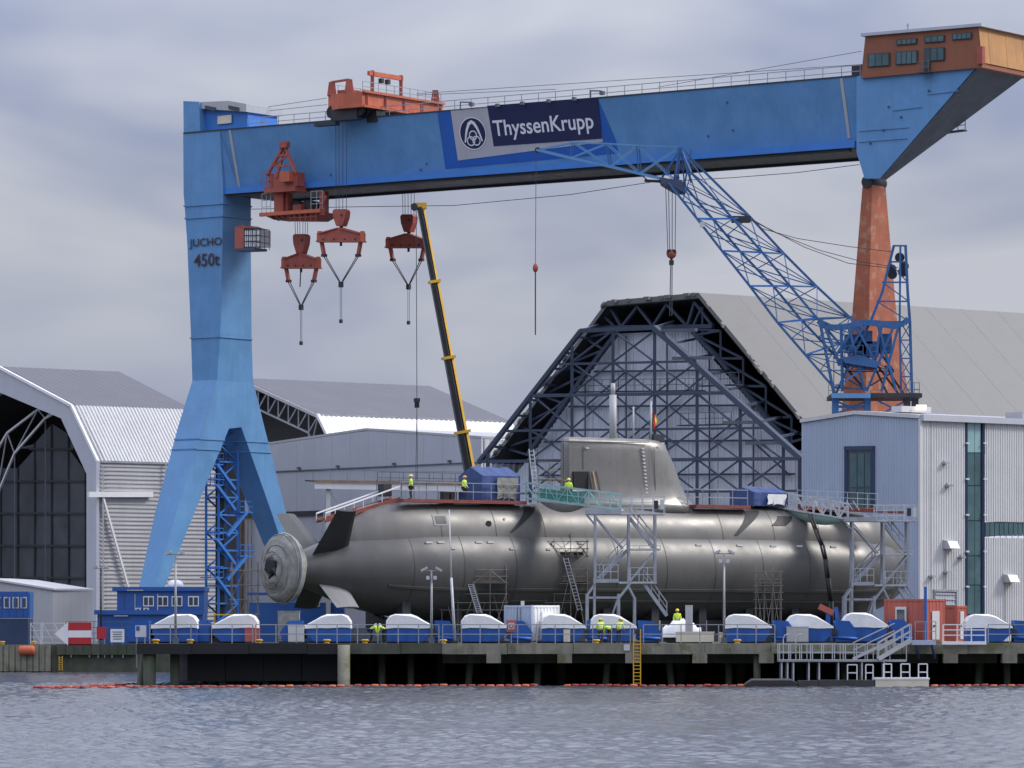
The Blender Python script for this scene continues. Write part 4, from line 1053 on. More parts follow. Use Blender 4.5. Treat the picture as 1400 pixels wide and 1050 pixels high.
# ------------------------------------------------------------------ hook blocks and spreader beams
def spreader(label, cx, v, blk, ap, b0, b1, xl, xr, arm, sl, ch, top, ropes, hookline=False):
    pl = vpl(v); t = thing('lifting_spreader', label, 'lifting beam', pl.p(cx, ch), group='hook blocks with spreader beams')
    y0, y1 = blk; w = 9
    bp_ = [(cx - w, y0 + 3), (cx - w + 2, y0), (cx + w - 2, y0), (cx + w, y0 + 3), (cx + w - 1, y0 + (y1 - y0) * .5), (cx + 4, y1), (cx - 4, y1), (cx - w + 1, y0 + (y1 - y0) * .5)]
    hb = MB().prism([pl.p(*p) for p in bp_], T3 * .75).build('hook_block', 'red_oxide', t)
    strut(hb, 'rope_slot', pl.p(cx - 6, y0 + .5) + T3 * .36, pl.p(cx + 6, y0 + .5) + T3 * .36, .3, 'dark_steel', .12)
    for dx in (3.5,): MB().tube(pl.p(cx + dx, y0 + 8) - T3 * .06, pl.p(cx + dx, y0 + 8) + T3 * .8, .13, n=10).build('sheave_pin', 'dark_steel', hb)
    strut(t, 'hook_shank', pl.p(cx, y1 - 1) + T3 * .35, pl.p(cx, ap + 3) + T3 * .35, .34, 'dark_rust')
    bm_ = [(cx - 3, ap), (cx + 3, ap), (xr - 3, b0), (xr, b0 - 2), (xr, b1), (xl, b1), (xl, b0 - 2), (xl + 3, b0)]
    sb = MB().prism([pl.p(*p) for p in bm_], T3 * .6).build('beam', 'red_oxide', t)
    strut(sb, 'bottom_flange', pl.p(xl, b1) + T3 * .3, pl.p(xr, b1) + T3 * .3, .9, 'red_oxide', .14)
    for a, c in (((cx - 2, ap + 1), (xl + 2, b0 - .5)), ((cx + 2, ap + 1), (xr - 2, b0 - .5))): strut(sb, 'top_flange', pl.p(*a) + T3 * .3, pl.p(*c) + T3 * .3, .85, 'red_oxide', .12)
    for x in (xl + 1.5, xr - 1.5): strut(sb, 'end_pin', pl.p(x, b0 - 4) + T3 * .3, pl.p(x, b1 + 1) + T3 * .3, .42, 'orange', .8)
    for i in range(4): MB().tube(pl.p(xl + 9 + (xr - xl - 18) * i / 3, b1 - 3) - T3 * .06, pl.p(xl + 9 + (xr - xl - 18) * i / 3, b1 - 3), .09, n=8).build('bolt', 'dark_steel', sb)
    n = 0
    for sx, xa in ((1, xl + 4), (-1, xr - 4)):
        a, c = pl.p(xa, b1) + T3 * .3, pl.p(xa + sx * 3.5, arm) + T3 * .3
        strut(t, 'arm', a, c, .30, 'red_oxide'); bx(t, 'shackle', c, (.45, .4, .25), 'dark_rust', -PH)
        for o_ in (-.12, .12): strut(t, 'sling', c + G3 * o_, pl.p(cx, sl) + T3 * .3 + G3 * o_ * .4, .09, 'cable', kind='tube')
    bx(t, 'shackle', pl.p(cx, sl + 1) + T3 * .3, (.35, .35, .5), 'dark_steel', -PH)
    for o_ in (-.09, .09): strut(t, 'chain', pl.p(cx, sl + 2) + T3 * .3 + G3 * o_, pl.p(cx, ch - 4) + T3 * .3 + G3 * o_, .045, 'cable', kind='tube')
    bx(t, 'chain_hook', pl.p(cx, ch - 2) + T3 * .3, (.25, .25, .35), 'dark_steel', -PH)
    MB().tube(pl.p(cx, b1 + 1) + T3 * .3, pl.p(cx, b1 + 6) + T3 * .3, .12, n=8).build('ring_eye', 'dark_steel', t)
    if hookline: strut(t, 'chain', pl.p(cx - .5, b1 + 4) + T3 * .3, pl.p(cx - 1.5, b1 + 26) + T3 * .3, .12, 'cable', kind='tube')
    for dx in ropes: strut(t, 'hoist_rope', pl.p(cx + dx, y0 + 2) + T3 * .35, pl.p(cx + dx * 1.1, top) + T3 * .35, .055, 'cable', kind='tube')
spreader('red spreader beam hanging lowest, under the red underslung trolley', 409, 2.0, (320, 347), 346, 355, 366, 384.5, 434, 384, 419, 471, 303, (-8, -5, -2, 2, 5, 8), True)
spreader('red spreader beam on ropes that pass in front of the beam', 463.5, -1.9, (286, 309), 311, 320, 330, 433, 494.5, 349, 388, 441, 158, (-7, -3, 2, 7))
spreader('red spreader beam next to the yellow telescopic boom tip', 556, 8.8, (293, 317), 319, 328, 338, 527, 581, 355, 391, 443, 257, (-8, -5, -1, 3, 7))

# ------------------------------------------------------------------ blue luffing jib crane
JD = 374.0
jc = thing('jib_crane', 'blue lattice luffing crane behind the right hall, jib raised to the left', 'crane', (P(1195, 700, JD + 2).x, JD + 2, ZG))
def Jp(px, py, k=0): return P(px, py, JD + k)
K = 'jib_blue'
def S(nm, a, c, w=.2, m=K): return strut(jc, nm, a, c, w * .74, m)
ch1 = [(914, 250), (953, 299), (987, 343), (1025, 391), (1063, 441), (1101, 485), (1140, 530)]
ch2 = [(936, 254), (975, 300), (1012, 344), (1057, 391), (1096, 438), (1140, 484), (1182, 532)]
ch3 = [(945, 236), (1002, 299), (1042, 345), (1080, 391), (1117, 435), (1148, 470), (1180, 505)]
ch4 = [(931, 203), (1025, 296), (1072, 347), (1117, 392), (1162, 434), (1196, 472), (1222, 508)]
c1 = [Jp(x, y, -1.4) for x, y in ch1]; c2 = [Jp(x, y, 1.4) for x, y in ch2]; c3 = [Jp(x, y, -1.4) for x, y in ch3]; c4 = [Jp(x, y, 1.4) for x, y in ch4]
for c in (c1, c2, c3, c4):
    for a, b_ in zip(c[:-1], c[1:]): S('chord', a, b_, .26)
for i in range(7):
    S('cross_beam', c1[i], c2[i], .18); S('cross_beam', c3[i], c4[i], .18); S('cross_beam', c2[i], c4[i], .16)
    if i: S('cross_beam', c1[i], c3[i], .2, 'crane_blue_light')
for i in range(6):
    for a, b_ in ((c1, c3), (c2, c4)):
        m_ = (a[i] + a[i + 1]) / 2; S('lattice', b_[i], m_, .12); S('lattice', m_, b_[i + 1], .12); S('lattice', a[i], b_[i + 1], .10)
    for a, b_ in ((c1, c2), (c3, c4)): S('lattice', a[i], b_[i + 1], .1); S('lattice', b_[i], a[i + 1], .1)
# knuckle and fly jib
kn = MB().prism([Jp(*p, -1.3) for p in ((902, 243), (932, 246), (938, 262), (925, 262), (905, 250))], Vector((0, 2.6, 0))).build('knuckle', 'frame_blue', jc)
for x, y in ((912, 236), (925, 243), (934, 252)):
    MB().tube(Jp(x, y, -.9), Jp(x, y, .9), .26, n=16).build('sheave', 'jib_blue', jc)
tip = (735, 205)
lw = [(735, 205), (781, 216), (835, 228), (875, 237.5), (925, 249)]; tp_ = [(735, 205), (784, 195), (830, 196.5), (872, 199), (929, 201)]
for k in (-1.1, 1.1):
    l_ = [Jp(x + k * 1.5, y, k * (.2 + .8 * i / 4)) for i, (x, y) in enumerate(lw)]; t_ = [Jp(x + k * 1.5, y, k * (.2 + .8 * i / 4)) for i, (x, y) in enumerate(tp_)]
    for i in range(4):
        S('fly_chord', l_[i], l_[i + 1], .26, 'crane_blue'); S('fly_chord', t_[i], t_[i + 1], .18, 'crane_blue')
        S('fly_post', l_[i + 1], t_[i + 1], .15); S('fly_brace', l_[i + 1], t_[min(i + 2, 4)], .13, 'crane_blue'); S('fly_brace', t_[i], l_[i + 1], .11, 'crane_blue')
    if k < 0: L0, T0 = l_, t_
for i in range(1, 5): S('fly_cross', L0[i], Jp(lw[i][0], lw[i][1], 1), .14); S('fly_cross', T0[i], Jp(tp_[i][0], tp_[i][1], 1), .14)
S('knuckle_post', Jp(931, 203), Jp(922, 245), .3); S('knuckle_post', Jp(931, 203, 1), Jp(905, 243, 1), .24); S('knuckle_post', Jp(931, 203, -1), Jp(945, 250, -1), .2); S('knuckle_post', Jp(945, 205, 0), Jp(936, 252, 0), .2)
MB().tube(Jp(735, 205, -.3), Jp(735, 205, .3), .24, n=14).build('tip_sheave', 'dark_steel', jc)
S('catwalk', Jp(875, 238, 0), Jp(885, 246, 0), .12, 'dark_steel'); S('catwalk', Jp(881, 247, 0), Jp(903, 248, 0), .3, 'dark_steel')
# tall back tower
TB = [(1216, 350), (1238, 335)]
tw = [[(1222, 336), (1206, 400), (1190, 440), (1165, 490), (1142, 540)], [(1238, 335), (1241, 400), (1244, 440), (1245.5, 490), (1247, 541)]]
for k in (-1.2, 1.2):
    for q in tw:
        for a, b_ in zip(q[:-1], q[1:]): S('tower_leg', Jp(*a, k), Jp(*b_, k), .3)
    v2 = [(1231, 336), (1230, 440), (1232, 541)]
    for a, b_ in zip(v2[:-1], v2[1:]): S('tower_leg', Jp(*a, k), Jp(*b_, k), .22)
    for y in (336, 358, 386, 412, 440): 
        f = (y - 336) / 104; xl = 1222 - 32 * f; xr = 1238 + 6 * f; S('tower_tie', Jp(xl, y, k), Jp(xr, y, k), .18)
    for y0, y1 in ((358, 386), (386, 412), (412, 440)):
        f0, f1_ = (y0 - 336) / 104, (y1 - 336) / 104; S('tower_brace', Jp(1222 - 32 * f0, y0, k), Jp(1238 + 6 * f1_, y1, k), .12)
    for y0, y1 in ((440, 465), (465, 490), (490, 515), (515, 541)): S('tower_brace', Jp(1231, y0, k), Jp(1246, y1, k), .12); S('tower_tie', Jp(1231, y1, k), Jp(1246, y1, k), .14); S('tower_brace', Jp(1246, y0, k), Jp(1231, y1, k), .1)
for y, x0, x1 in ((336, 1222, 1238), (386, 1207, 1240), (440, 1190, 1244)):
    for x in (x0, x1): S('tower_tie', Jp(x, y, -1.2), Jp(x, y, 1.2), .18)
for x, y in ((1230, 352), (1220, 375), (1234, 372), (1219, 368), (1236, 364)): MB().tube(Jp(x, y, -.5), Jp(x, y, .5), .42, n=14).build('sheave', 'dark_steel', jc)
# saddle beam, machinery frame, base ring
sad = [(1119, 438), (1128, 446), (1140, 448), (1160, 446), (1180, 441), (1200, 442), (1222, 446), (1236, 442), (1242, 436)]
for a, b_ in zip(sad[:-1], sad[1:]): strut(jc, 'saddle', Jp(*a, -1.6), Jp(*b_, -1.6), .35, 'jib_blue', .5)
for a, b_ in (((1121, 440), (1140, 538)), ((1128, 446), (1148, 500)), ((1160, 446), (1182, 535)), ((1186, 440), (1160, 480)), ((1222, 446), (1185, 535)), ((1200, 442), (1225, 535)), ((1162, 432), (1200, 500)), ((1205, 445), (1196, 495)), ((1150, 445), (1152, 535)), ((1170, 446), (1140, 490)), ((1230, 440), (1205, 535))):
    S('frame_member', Jp(*a, -1.7), Jp(*b_, -1.4), .28); S('frame_member', Jp(*a, 1.5), Jp(*b_, 1.3), .24)
deckp = MB().prism([Jp(*p, -2.0) for p in ((1150, 489), (1175, 485), (1206, 496), (1198, 503), (1155, 496))], Vector((0, 4.0, 0))).build('machine_deck', 'jib_blue', jc)
for x, y, w, h_ in ((1168, 470, 1.6, 1.5), (1182, 462, 1.2, 1.1), (1190, 478, 1.3, 1.3), (1175, 478, 1.0, .9), (1210, 470, 1.0, 1.6)):
    c = Jp(x, y, 0); MB().box(c, (w, 1.8, h_)).build('machinery', 'jib_blue', jc)
for x in (1155, 1170, 1190, 1208): railing(jc, [Jp(x, 489, -2), Jp(x + 10, 488, -2)], 1.0, .5, 'jib_blue', w=.06)
for x0, x1 in ((1210, 1235), (1200, 1228), (1195, 1213)): S('luffing_rod', Jp(x0, 500, 0), Jp(x1, 538, 0), .22, 'dark_steel')
strut(jc, 'ring_deck', Jp(1134, 543, 0), Jp(1256, 543, 0), 6.5, 'dark_steel', .35)
strut(jc, 'ring_edge', Jp(1137, 541, -3.4), Jp(1190, 541, -3.4), .2, 'crane_blue', .4)
railing(jc, [Jp(1133, 542, -3.2), Jp(1150, 542, -3.2)], 1.0, .6, 'rail_dark', w=.05); railing(jc, [Jp(1190, 542, -3.2), Jp(1257, 542, -3.2)], .55, 1.1, 'rail_dark', w=.05); railing(jc, [Jp(1243, 541, -3.1), Jp(1257, 541, -3.1)], 1.1, .5, 'rail_dark', w=.05)
for x, m in ((1142, K), (1186, K), (1251, 'dark_steel'), (1240, 'dark_steel')):
    for k in (-2.4, 2.4): a = Jp(x, 545, k); strut(jc, 'portal_leg', a, Vector((a.x, a.y, ZG)), .55, m)
for a, b_ in (((1142, 548), (1186, 566)), ((1186, 548), (1142, 566)), ((1200, 548), (1238, 566)), ((1238, 548), (1205, 566))): S('portal_brace', Jp(*a, -2.4), Jp(*b_, -2.4), .2)
for y in (556, 566): S('portal_tie', Jp(1142, y, -2.4), Jp(1186, y, -2.4), .3)
# ropes
for pts in (((1228, 366), (1180, 358), (1120, 342), (1060, 318), (1020, 297)), ((1222, 367), (1160, 360), (1100, 338), (1050, 312)), ((1218, 344), (1160, 337), (1090, 326), (1040, 312)), ((1060, 318), (985, 275), (940, 250))):
    q = [Jp(x, y, 0) for x, y in pts]
    for a, b_ in zip(q[:-1], q[1:]): strut(jc, 'rope', a, b_, .06, 'cable', kind='tube')
bx(jc, 'lamp_box', Jp(1013, 300, 0), (1.6, 1.2, .5), 'dark_steel')
bx(jc, 'floodlight', Jp(960, 307, -1.6), (.4, .3, .45), 'cladding_white')
# main hook and tip hook
hk = thing('crane_hook', 'round red hook block hanging from the blue jib knuckle', 'hook', Jp(917, 430, 0))
for x0, x1 in ((910, 913), (914, 915.5), (919, 919), (924, 923)): strut(hk, 'hoist_rope', Jp(x0, 252), Jp(x1, 342), .06, 'cable', kind='tube')
for x in (914.5, 921.5): MB().tube(Jp(x, 344, -.25), Jp(x, 344, .25), .2, n=16).build('sheave', 'dark_rust', hk)
b = MB(); c = Jp(918, 347)
b.loft([[c + Vector((math.cos(t) * r * .45, math.sin(t) * r * .3, z)) for t in np.linspace(0, 6.283, 16, endpoint=False)] for r, z in ((.3, -.42), (.8, -.25), (1, 0), (.8, .28), (.3, .4))], cap=True).build('block', 'red_oxide', hk)
strut(hk, 'shank', Jp(918, 352), Jp(918, 360), .2, 'dark_rust')
for dx in (-1.5, 1.5): strut(hk, 'sling', Jp(918 + dx * .6, 358), Jp(917 + dx, 432), .08, 'cable', kind='tube')
bx(hk, 'shackle', Jp(918, 359), (.4, .3, .4), 'dark_steel')
hk = thing('crane_hook', 'small red ball hook on a single rope at the blue jib tip', 'hook', Jp(732, 458, 0))
strut(hk, 'hoist_rope', Jp(733, 206), Jp(732, 362), .05, 'cable', kind='tube')
c = Jp(732, 366); MB().loft([[c + Vector((math.cos(t) * r, math.sin(t) * r, z)) for t in np.linspace(0, 6.283, 12, endpoint=False)] for r, z in ((.06, -.4), (.2, -.25), (.24, 0), (.17, .25), (.06, .38))], cap=True).build('hook_ball', 'red_oxide', hk)
strut(hk, 'chain', Jp(732, 371), Jp(732, 458), .11, 'cable', kind='tube')

# ------------------------------------------------------------------ yellow telescopic mobile crane behind the submarine
MD = 350.0
mc = thing('mobile_crane', 'yellow and black telescopic boom crane leaning up behind the submarine', 'mobile crane', (P(655, 800, MD).x, MD, ZG))
def boom(nm, a, c, w, m): return strut(mc, nm, a, c, w, m, w * 1.1)
tp, bt = P(575, 283, MD - 1), P(659, 735, MD)
secs = [(0, .225, .62), (.225, .455, .72), (.455, .68, .82), (.68, 1.0, .93)]
dv = (bt - tp); side = Vector((1, 0, 0)); 
for f0, f1_, w in secs:
    a, c = tp + dv * f0, tp + dv * f1_
    bo = MB(); d = dv.normalized(); x = Vector((d.z, 0, -d.x)).normalized()
    if x.x < 0: x = -x
    y = d.cross(x); y = -y if y.y > 0 else y         # y faces the camera
    ring = lambda p: [p + x * (i * w / 2) + y * (j * w / 2) for i, j in ((-1, -.7), (-.7, 1), (.15, 1), (1, .2), (1, -1), (-.6, -1))]
    bo.loft([ring(a), ring(c)], cap=True, smooth=False); s_ = bo.build('boom_section', 'boom_black', mc)
    ys = MB(); ys.hexa([p + x * (w * .15) + y * (w * .53) for p in (a, a, c, c)], [a + x * (w * .55) + y * (w * .12), a + x * (w * .5) + y * (w * .22), c + x * (w * .5) + y * (w * .22), c + x * (w * .55) + y * (w * .12)])
    ys = MB().add([a + x * (w * .30) + y * (w * .425), a + x * (w * .515) + y * (w * .21), c + x * (w * .515) + y * (w * .21), c + x * (w * .30) + y * (w * .425)], [[0, 1, 2, 3]]); ys.build('side_plate', 'yellow', s_)
    if f0 > 0: MB().bar(a - d * .11, a + d * .11, w * 1.25, w * 1.25).build('collar', 'yellow', mc)
MB().bar(tp - Vector((.55, 0, -.1)), tp + Vector((.5, 0, .1)), .5, .45).build('boom_head', 'yellow', mc)
MB().tube(tp + Vector((-.5, -.4, 0)), tp + Vector((-.5, .4, 0)), .28, n=12).build('sheave', 'dark_steel', mc)
base = Vector((bt.x + .4, MD, ZG))
bx(mc, 'turret', base + Vector((0, 0, 1.9)), (3.2, 2.5, 1.2), 'yellow'); bx(mc, 'chassis', base + Vector((-1, 0, 1.0)), (11, 2.4, .7), 'yellow'); bx(mc, 'counterweight', base + Vector((2.6, 0, 2.2)), (1.4, 2.4, 1.4), 'boom_black')
strut(mc, 'boom_foot', bt, base + Vector((.2, 0, 2.2)), 1.0, 'boom_black')
for i in range(4):
    for sd_ in (-1, 1): MB().tube(base + Vector((-5.2 + i * 2.6, sd_ * .9, .65)), base + Vector((-5.2 + i * 2.6, sd_ * 1.35, .65)), .65, n=18).build('wheel', 'black', mc)
mh_ = thing('crane_hook', 'black hook block hanging on a long rope from the yellow boom tip', 'hook', P(570, 558, MD - 1))
strut(mh_, 'hoist_rope', tp + Vector((-.35, 0, 0)), P(570, 545, MD - 1), .055, 'cable', kind='tube')
bx(mh_, 'block', P(570, 551, MD - 1), (.38, .3, .75), 'black'); bx(mh_, 'weight', P(570, 547, MD - 1), (.5, .35, .3), 'dark_steel')
for dx in (-.8, 2): strut(mh_, 'sling', P(570, 556, MD - 1), P(569 + dx, 668, MD - 1), .045, 'cable', kind='tube')
# ------------------------------------------------------------------ submarine
SA = R(35.5)
S2 = Vector((math.cos(SA), math.sin(SA), 0)); L2 = Vector((math.sin(SA), -math.cos(SA), 0))   # along the hull, towards the quay side
SD0 = 312.0
SO = Vector(((381 - 700) / F * SD0, SD0, 0)); ZC = 8.2
def Sp(s, l, z): return SO + S2 * s + L2 * l + UP * z
def s_of(px, l=0): return VPlane((SO.x + L2.x * l, SO.y + L2.y * l), (S2.x, S2.y)).s_at(px)
def interp(tab, s):
    if s <= tab[0][0]: return tab[0][1]
    for (a, va), (c, vc) in zip(tab[:-1], tab[1:]):
        if s <= c:
            f = (s - a) / (c - a); f = f * f * (3 - 2 * f) * .35 + f * .65
            return va + (vc - va) * f
    return tab[-1][1]
SLEN = 58.5
HR = [(0.7, 1.0), (2, 1.35), (3.5, 1.85), (5, 2.4), (7, 2.98), (9, 3.36), (11, 3.58), (13, 3.68), (16, 3.7), (49, 3.7), (51.5, 3.62), (53.5, 3.35), (55.2, 2.85), (56.6, 2.15), (57.6, 1.4), (58.3, .6), (58.5, .05)]
CT = [(3.6, 10.2), (4.4, 11.1), (5.5, 11.95), (7, 12.65), (8.5, 13.02), (10, 13.18), (12, 13.22), (50, 13.22), (53, 13.05), (55, 12.5), (56.5, 11.6), (57.4, 10.6), (57.8, 10.0)]
CW = [(3.6, .5), (4.4, 1.0), (5.5, 1.6), (7, 2.2), (9, 2.6), (11, 2.78), (13, 2.85), (50, 2.85), (53, 2.6), (55, 2.1), (56.5, 1.5), (57.4, .9), (57.8, .4)]
sub = thing('submarine', 'grey submarine standing ashore on cradles with covered propeller and tall sail', 'submarine', Sp(29, 0, ZD))
def hull_rings(svals, dr=0.0, t0=0, t1=2 * math.pi, n=56):
    full = t1 - t0 > 6.2
    ts = np.linspace(t0, t1, n, endpoint=not full)
    return [[Sp(s, (interp(HR, s) + dr) * math.sin(t), ZC + (interp(HR, s) + dr) * math.cos(t)) for t in ts] for s in svals]
sv = list(np.arange(.7, 14, .5)) + list(np.arange(14, 50, 2.0)) + list(np.arange(50, 58.5, .3)) + [58.5]
hull = MB().loft(hull_rings(sv), cap=True).build('pressure_hull', 'sub_grey', sub)
CB = 9.6
def cas_pt(s, f, dr=0.0):                         # f in 0..1: near side foot over the deck to far side foot
    w, zt = interp(CW, s) + dr, interp(CT, s) + dr; zb = min(CB, zt - .1); t = math.pi * f; n = 2.5
    c, sn = math.cos(t), math.sin(t)
    return Sp(s, w * math.copysign(abs(c) ** (2 / n), c), zb + (zt - zb) * abs(sn) ** (2 / n))
cv = list(np.arange(3.6, 13, .4)) + list(np.arange(13, 50, 2.0)) + list(np.arange(50, 57.8, .3)) + [57.8]
MB().loft([[cas_pt(s, f) for f in np.linspace(0, 1, 41)] for s in cv], closed=False, smooth=True).build('casing', 'sub_casing', sub)
# long lip where the casing meets the hull, hull strakes and plate joints
def on_hull(s, t, dr=.02): r = interp(HR, s) + dr; return Sp(s, r * math.sin(t), ZC + r * math.cos(t))
def strake(name, s0, s1, t, w, m, dr=.05, step=1.0):
    n = max(2, int((s1 - s0) / step)); mb = MB(); ss = np.linspace(s0, s1, n + 1)
    mb.loft([[on_hull(s, t - w / 2, 0), on_hull(s, t - w / 2, dr), on_hull(s, t + w / 2, dr), on_hull(s, t + w / 2, 0)] for s in ss], closed=False, smooth=False)
    return mb.build(name, m, sub)
strake('hull_strake', 8.5, 54, R(44), .035, 'sub_dark', .05); strake('hull_strake', 7.5, 55, R(113), .05, 'sub_grey', .11); strake('hull_strake', 16, 55, R(128), .04, 'sub_grey', .08)
for s in (9.4, 13.6, 18.2, 22.8, 27.4, 32, 36.6, 41.2, 45.8, 50.4):
    mb = MB(); mb.loft([[on_hull(s + d, t, .012) for t in np.linspace(R(46), R(150), 20)] for d in (-.03, .03)], closed=False); mb.build('plate_joint', 'sub_dark', sub)
for s in (12.2, 17, 21.4, 38, 43, 47.5):
    mb = MB(); mb.loft([[cas_pt(s + d, f, .012) for f in np.linspace(.03, .48, 16)] for d in (-.03, .03)], closed=False); mb.build('plate_joint', 'sub_dark', sub)
def cas_patch(name, s0, s1, f0, f1, m, skew=0.0, dr=.03, n=10, taper=1.0):
    mb = MB(); mb.loft([[cas_pt(s0 + (s1 - s0) * (.5 + (k - .5) * (taper + (1 - taper) * f_)) + skew * (1 - f_) ** 1.6, f_v, dr) for f_v, f_ in ((f0 + (f1 - f0) * q, q) for q in np.linspace(0, 1, n))] for k in np.linspace(0, 1, 5)], closed=False)
    return mb.build(name, m, sub)
cas_patch('shadow_smear', s_of(718, 2), s_of(736, 2), .09, .34, 'black', skew=-2.4, taper=.25); cas_patch('shadow_smear', s_of(1020, 2), s_of(1042, 2), .09, .34, 'black', skew=-2.4, taper=.25)  # curved shadows on the casing, painted as black tapering patches
cas_patch('flood_opening', s_of(1062, 2), s_of(1082, 2), .17, .27, 'black', skew=-1.0)
gr = cas_patch('grating', s_of(587, 2), s_of(607, 2), .13, .22, 'sub_light')
cas_patch('grating_slots', s_of(590, 2), s_of(604, 2), .145, .205, 'sub_dark', dr=.05)
for px, py, m in ((668, 707, 'black'), (691, 698, 'cladding_white')):
    s = s_of(px, 2.6); c = cas_pt(s, .15 if py > 700 else .19, .02); MB().tube(c - L2 * .1, c + L2 * .06, .22 if m == 'black' else .1, n=14).build('port', m, sub)
for px in (588, 604, 655, 671, 795, 892, 956, 1012, 1058, 1093, 1140):   # pale pads along the flank
    s = s_of(px, 3.2); c = on_hull(s, R(58), .03); MB().box(c, (.55, .12, .14), SA).build('hull_pad', 'cladding_white', sub)
for px in (620, 750, 700): 
    s = s_of(px, 3.4); c = on_hull(s, R(66), .03); MB().box(c, (.35, .12, .12), SA).build('hull_pad', 'cladding_white', sub)
# covered propeller: ringed tarpaulin disc with a dark hub
pr = []
prof = [(1.15, 1.2), (.95, 2.2), (.72, 2.42), (.45, 2.46), (.3, 2.46), (.28, 2.36), (-.02, 2.34), (-.06, 2.22), (-.2, 2.15), (-.25, 1.95), (-.3, 1.6), (-.42, 1.55), (-.5, 1.15), (-.62, 1.1), (-.66, .8), (-.55, .62)]
for i, (s, r) in enumerate(prof):
    pr.append([Sp(s + .05 * math.sin(5 * t + i), (r * (1 + .012 * math.sin(9 * t + i * 2) + .008 * math.sin(23 * t))) * math.sin(t), ZC + r * (1 + .012 * math.sin(7 * t + i)) * math.cos(t)) for t in np.linspace(0, 2 * math.pi, 56, endpoint=False)])
prop = MB().loft(pr, cap=True, smooth=True).build('propeller_cover', 'tarp_grey', sub)
for s, r in ((.4, 2.5), (.12, 2.42), (-.3, 1.66), (-.55, 1.2)):
    mb = MB(); ts = np.linspace(0, 2 * math.pi, 48, endpoint=False)
    mb.loft([[Sp(s + ds, (r + dr) * math.sin(t), ZC + (r + dr) * math.cos(t)) for t in ts] for ds, dr in ((-.05, 0), (0, .05), (.05, 0), (0, -.05), (-.05, 0))]); mb.build('lashing', 'cladding_grey' if r > 2.45 else 'tarp_grey', prop)
mb = MB().loft([[Sp(s, r * math.sin(t), ZC + .15 + r * math.cos(t)) for t in np.linspace(0, 6.283, 20, endpoint=False)] for s, r in ((-.5, .68), (-.72, .66), (-.85, .5), (-.82, .3))], cap=True); mb.build('hub_cover', 'black', prop)
for i in range(5):                                 # bunched dark cloth round the hub
    t = .6 + i * 1.2; a, c = Sp(-.72, .5 * math.sin(t), ZC + .15 + .5 * math.cos(t)), Sp(-.6, .95 * math.sin(t + .5), ZC + .95 * math.cos(t + .5)); MB().tube(a, c, .16, .05, n=8).build('hub_fold', 'dark_steel', prop)
for k in range(3):                                 # slack spiral ridges in the tarpaulin
    mb = MB(); pp = []
    for j in range(22):
        t = k * 2.1 + j * .17; r = .95 + 1.15 * j / 21; s = -.58 + .42 * j / 21; pp.append((t, r, s))
    mb.loft([[Sp(s - .10 * dd, (r + o) * math.sin(t), ZC + (r + o) * math.cos(t)) for o, dd in ((-.09, -.3), (0, 1), (.09, -.3))] for t, r, s in pp], closed=False); mb.build('fold', 'tarp_grey', prop)
for i in range(14):                                # folds of the cover
    t = i * 2 * math.pi / 14 + .2; a, c = Sp(-.33, .95 * math.sin(t + .35), ZC + .95 * math.cos(t + .35)), Sp(-.12, 2.05 * math.sin(t), ZC + 2.05 * math.cos(t)); strut(prop, 'fold', a - S2 * .16, c - S2 * .02, .06, 'tarp_grey')
# X shaped stern fins
def fin(name, lat, up_, root, tip, m, th=.34):
    d = (L2 * lat + UP * up_).normalized(); nrm = S2.cross(d).normalized(); ax = lambda s, r: Sp(s, 0, ZC) + d * r
    (r0, s0, s1), (r1, t0, t1) = root, tip
    def sec(r, a, c, w): 
        pts = [(0, 0), (.15, .7), (.4, 1), (.75, .55), (1, .06), (.75, -.55), (.4, -1), (.15, -.7)]
        return [ax(a + (c - a) * (1 - x), r) + nrm * (y * w / 2) for x, y in pts]
    return MB().loft([sec(r0, s0, s1, th), sec((r0 + r1) / 2, (s0 + t0) / 2, (s1 + t1) / 2, th * .9), sec(r1, t0, t1, th * .6)], cap=True, smooth=False).build(name, m, sub)
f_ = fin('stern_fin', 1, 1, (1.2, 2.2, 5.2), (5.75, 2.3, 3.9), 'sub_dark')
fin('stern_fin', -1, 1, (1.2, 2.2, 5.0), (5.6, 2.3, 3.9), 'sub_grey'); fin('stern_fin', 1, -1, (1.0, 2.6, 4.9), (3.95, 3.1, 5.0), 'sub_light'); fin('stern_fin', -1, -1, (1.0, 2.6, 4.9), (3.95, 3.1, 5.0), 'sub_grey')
# sail
def sail_ring(z, s0, s1, w):
    pts = []
    for i in range(64):
        t = 2 * math.pi * i / 64; x = math.cos(t)
        f = (1 + x) / 2                              # 0 trailing .. 1 leading
        hw = w * (max(0, 1 - ((f - .76) / .24) ** 2) ** .5 if f > .76 else (.45 + .55 * math.sin(min(1, f / .76) * math.pi / 2)))
        if i == 0: hw = 0
        pts.append(Sp(s0 + (s1 - s0) * f, hw * (1 if math.sin(t) >= 0 else -1), z))
    return pts
zt = 18.15
ss0, ss1, ssb = s_of(772), s_of(905), s_of(947)
rings = []
for z, a, c, w in ((12.6, ss0 - .2, ssb + .5, 2.0), (13.3, ss0, ssb - .1, 1.6), (13.9, ss0, ssb - .75, 1.38), (14.8, ss0, ssb - 1.35, 1.28), (16.2, ss0, ssb - 1.9, 1.22), (17.2, ss0, ss1 + .42, 1.16), (17.75, ss0 + .02, ss1 + .15, 1.08), (18.02, ss0 + .06, ss1 - .35, .92), (zt, ss0 + .15, ss1 - 1.1, .6)):
    rings.append(sail_ring(z, a, c, w))
sail = MB().loft(rings, cap=True, smooth=True).build('sail', 'sub_sail', sub)
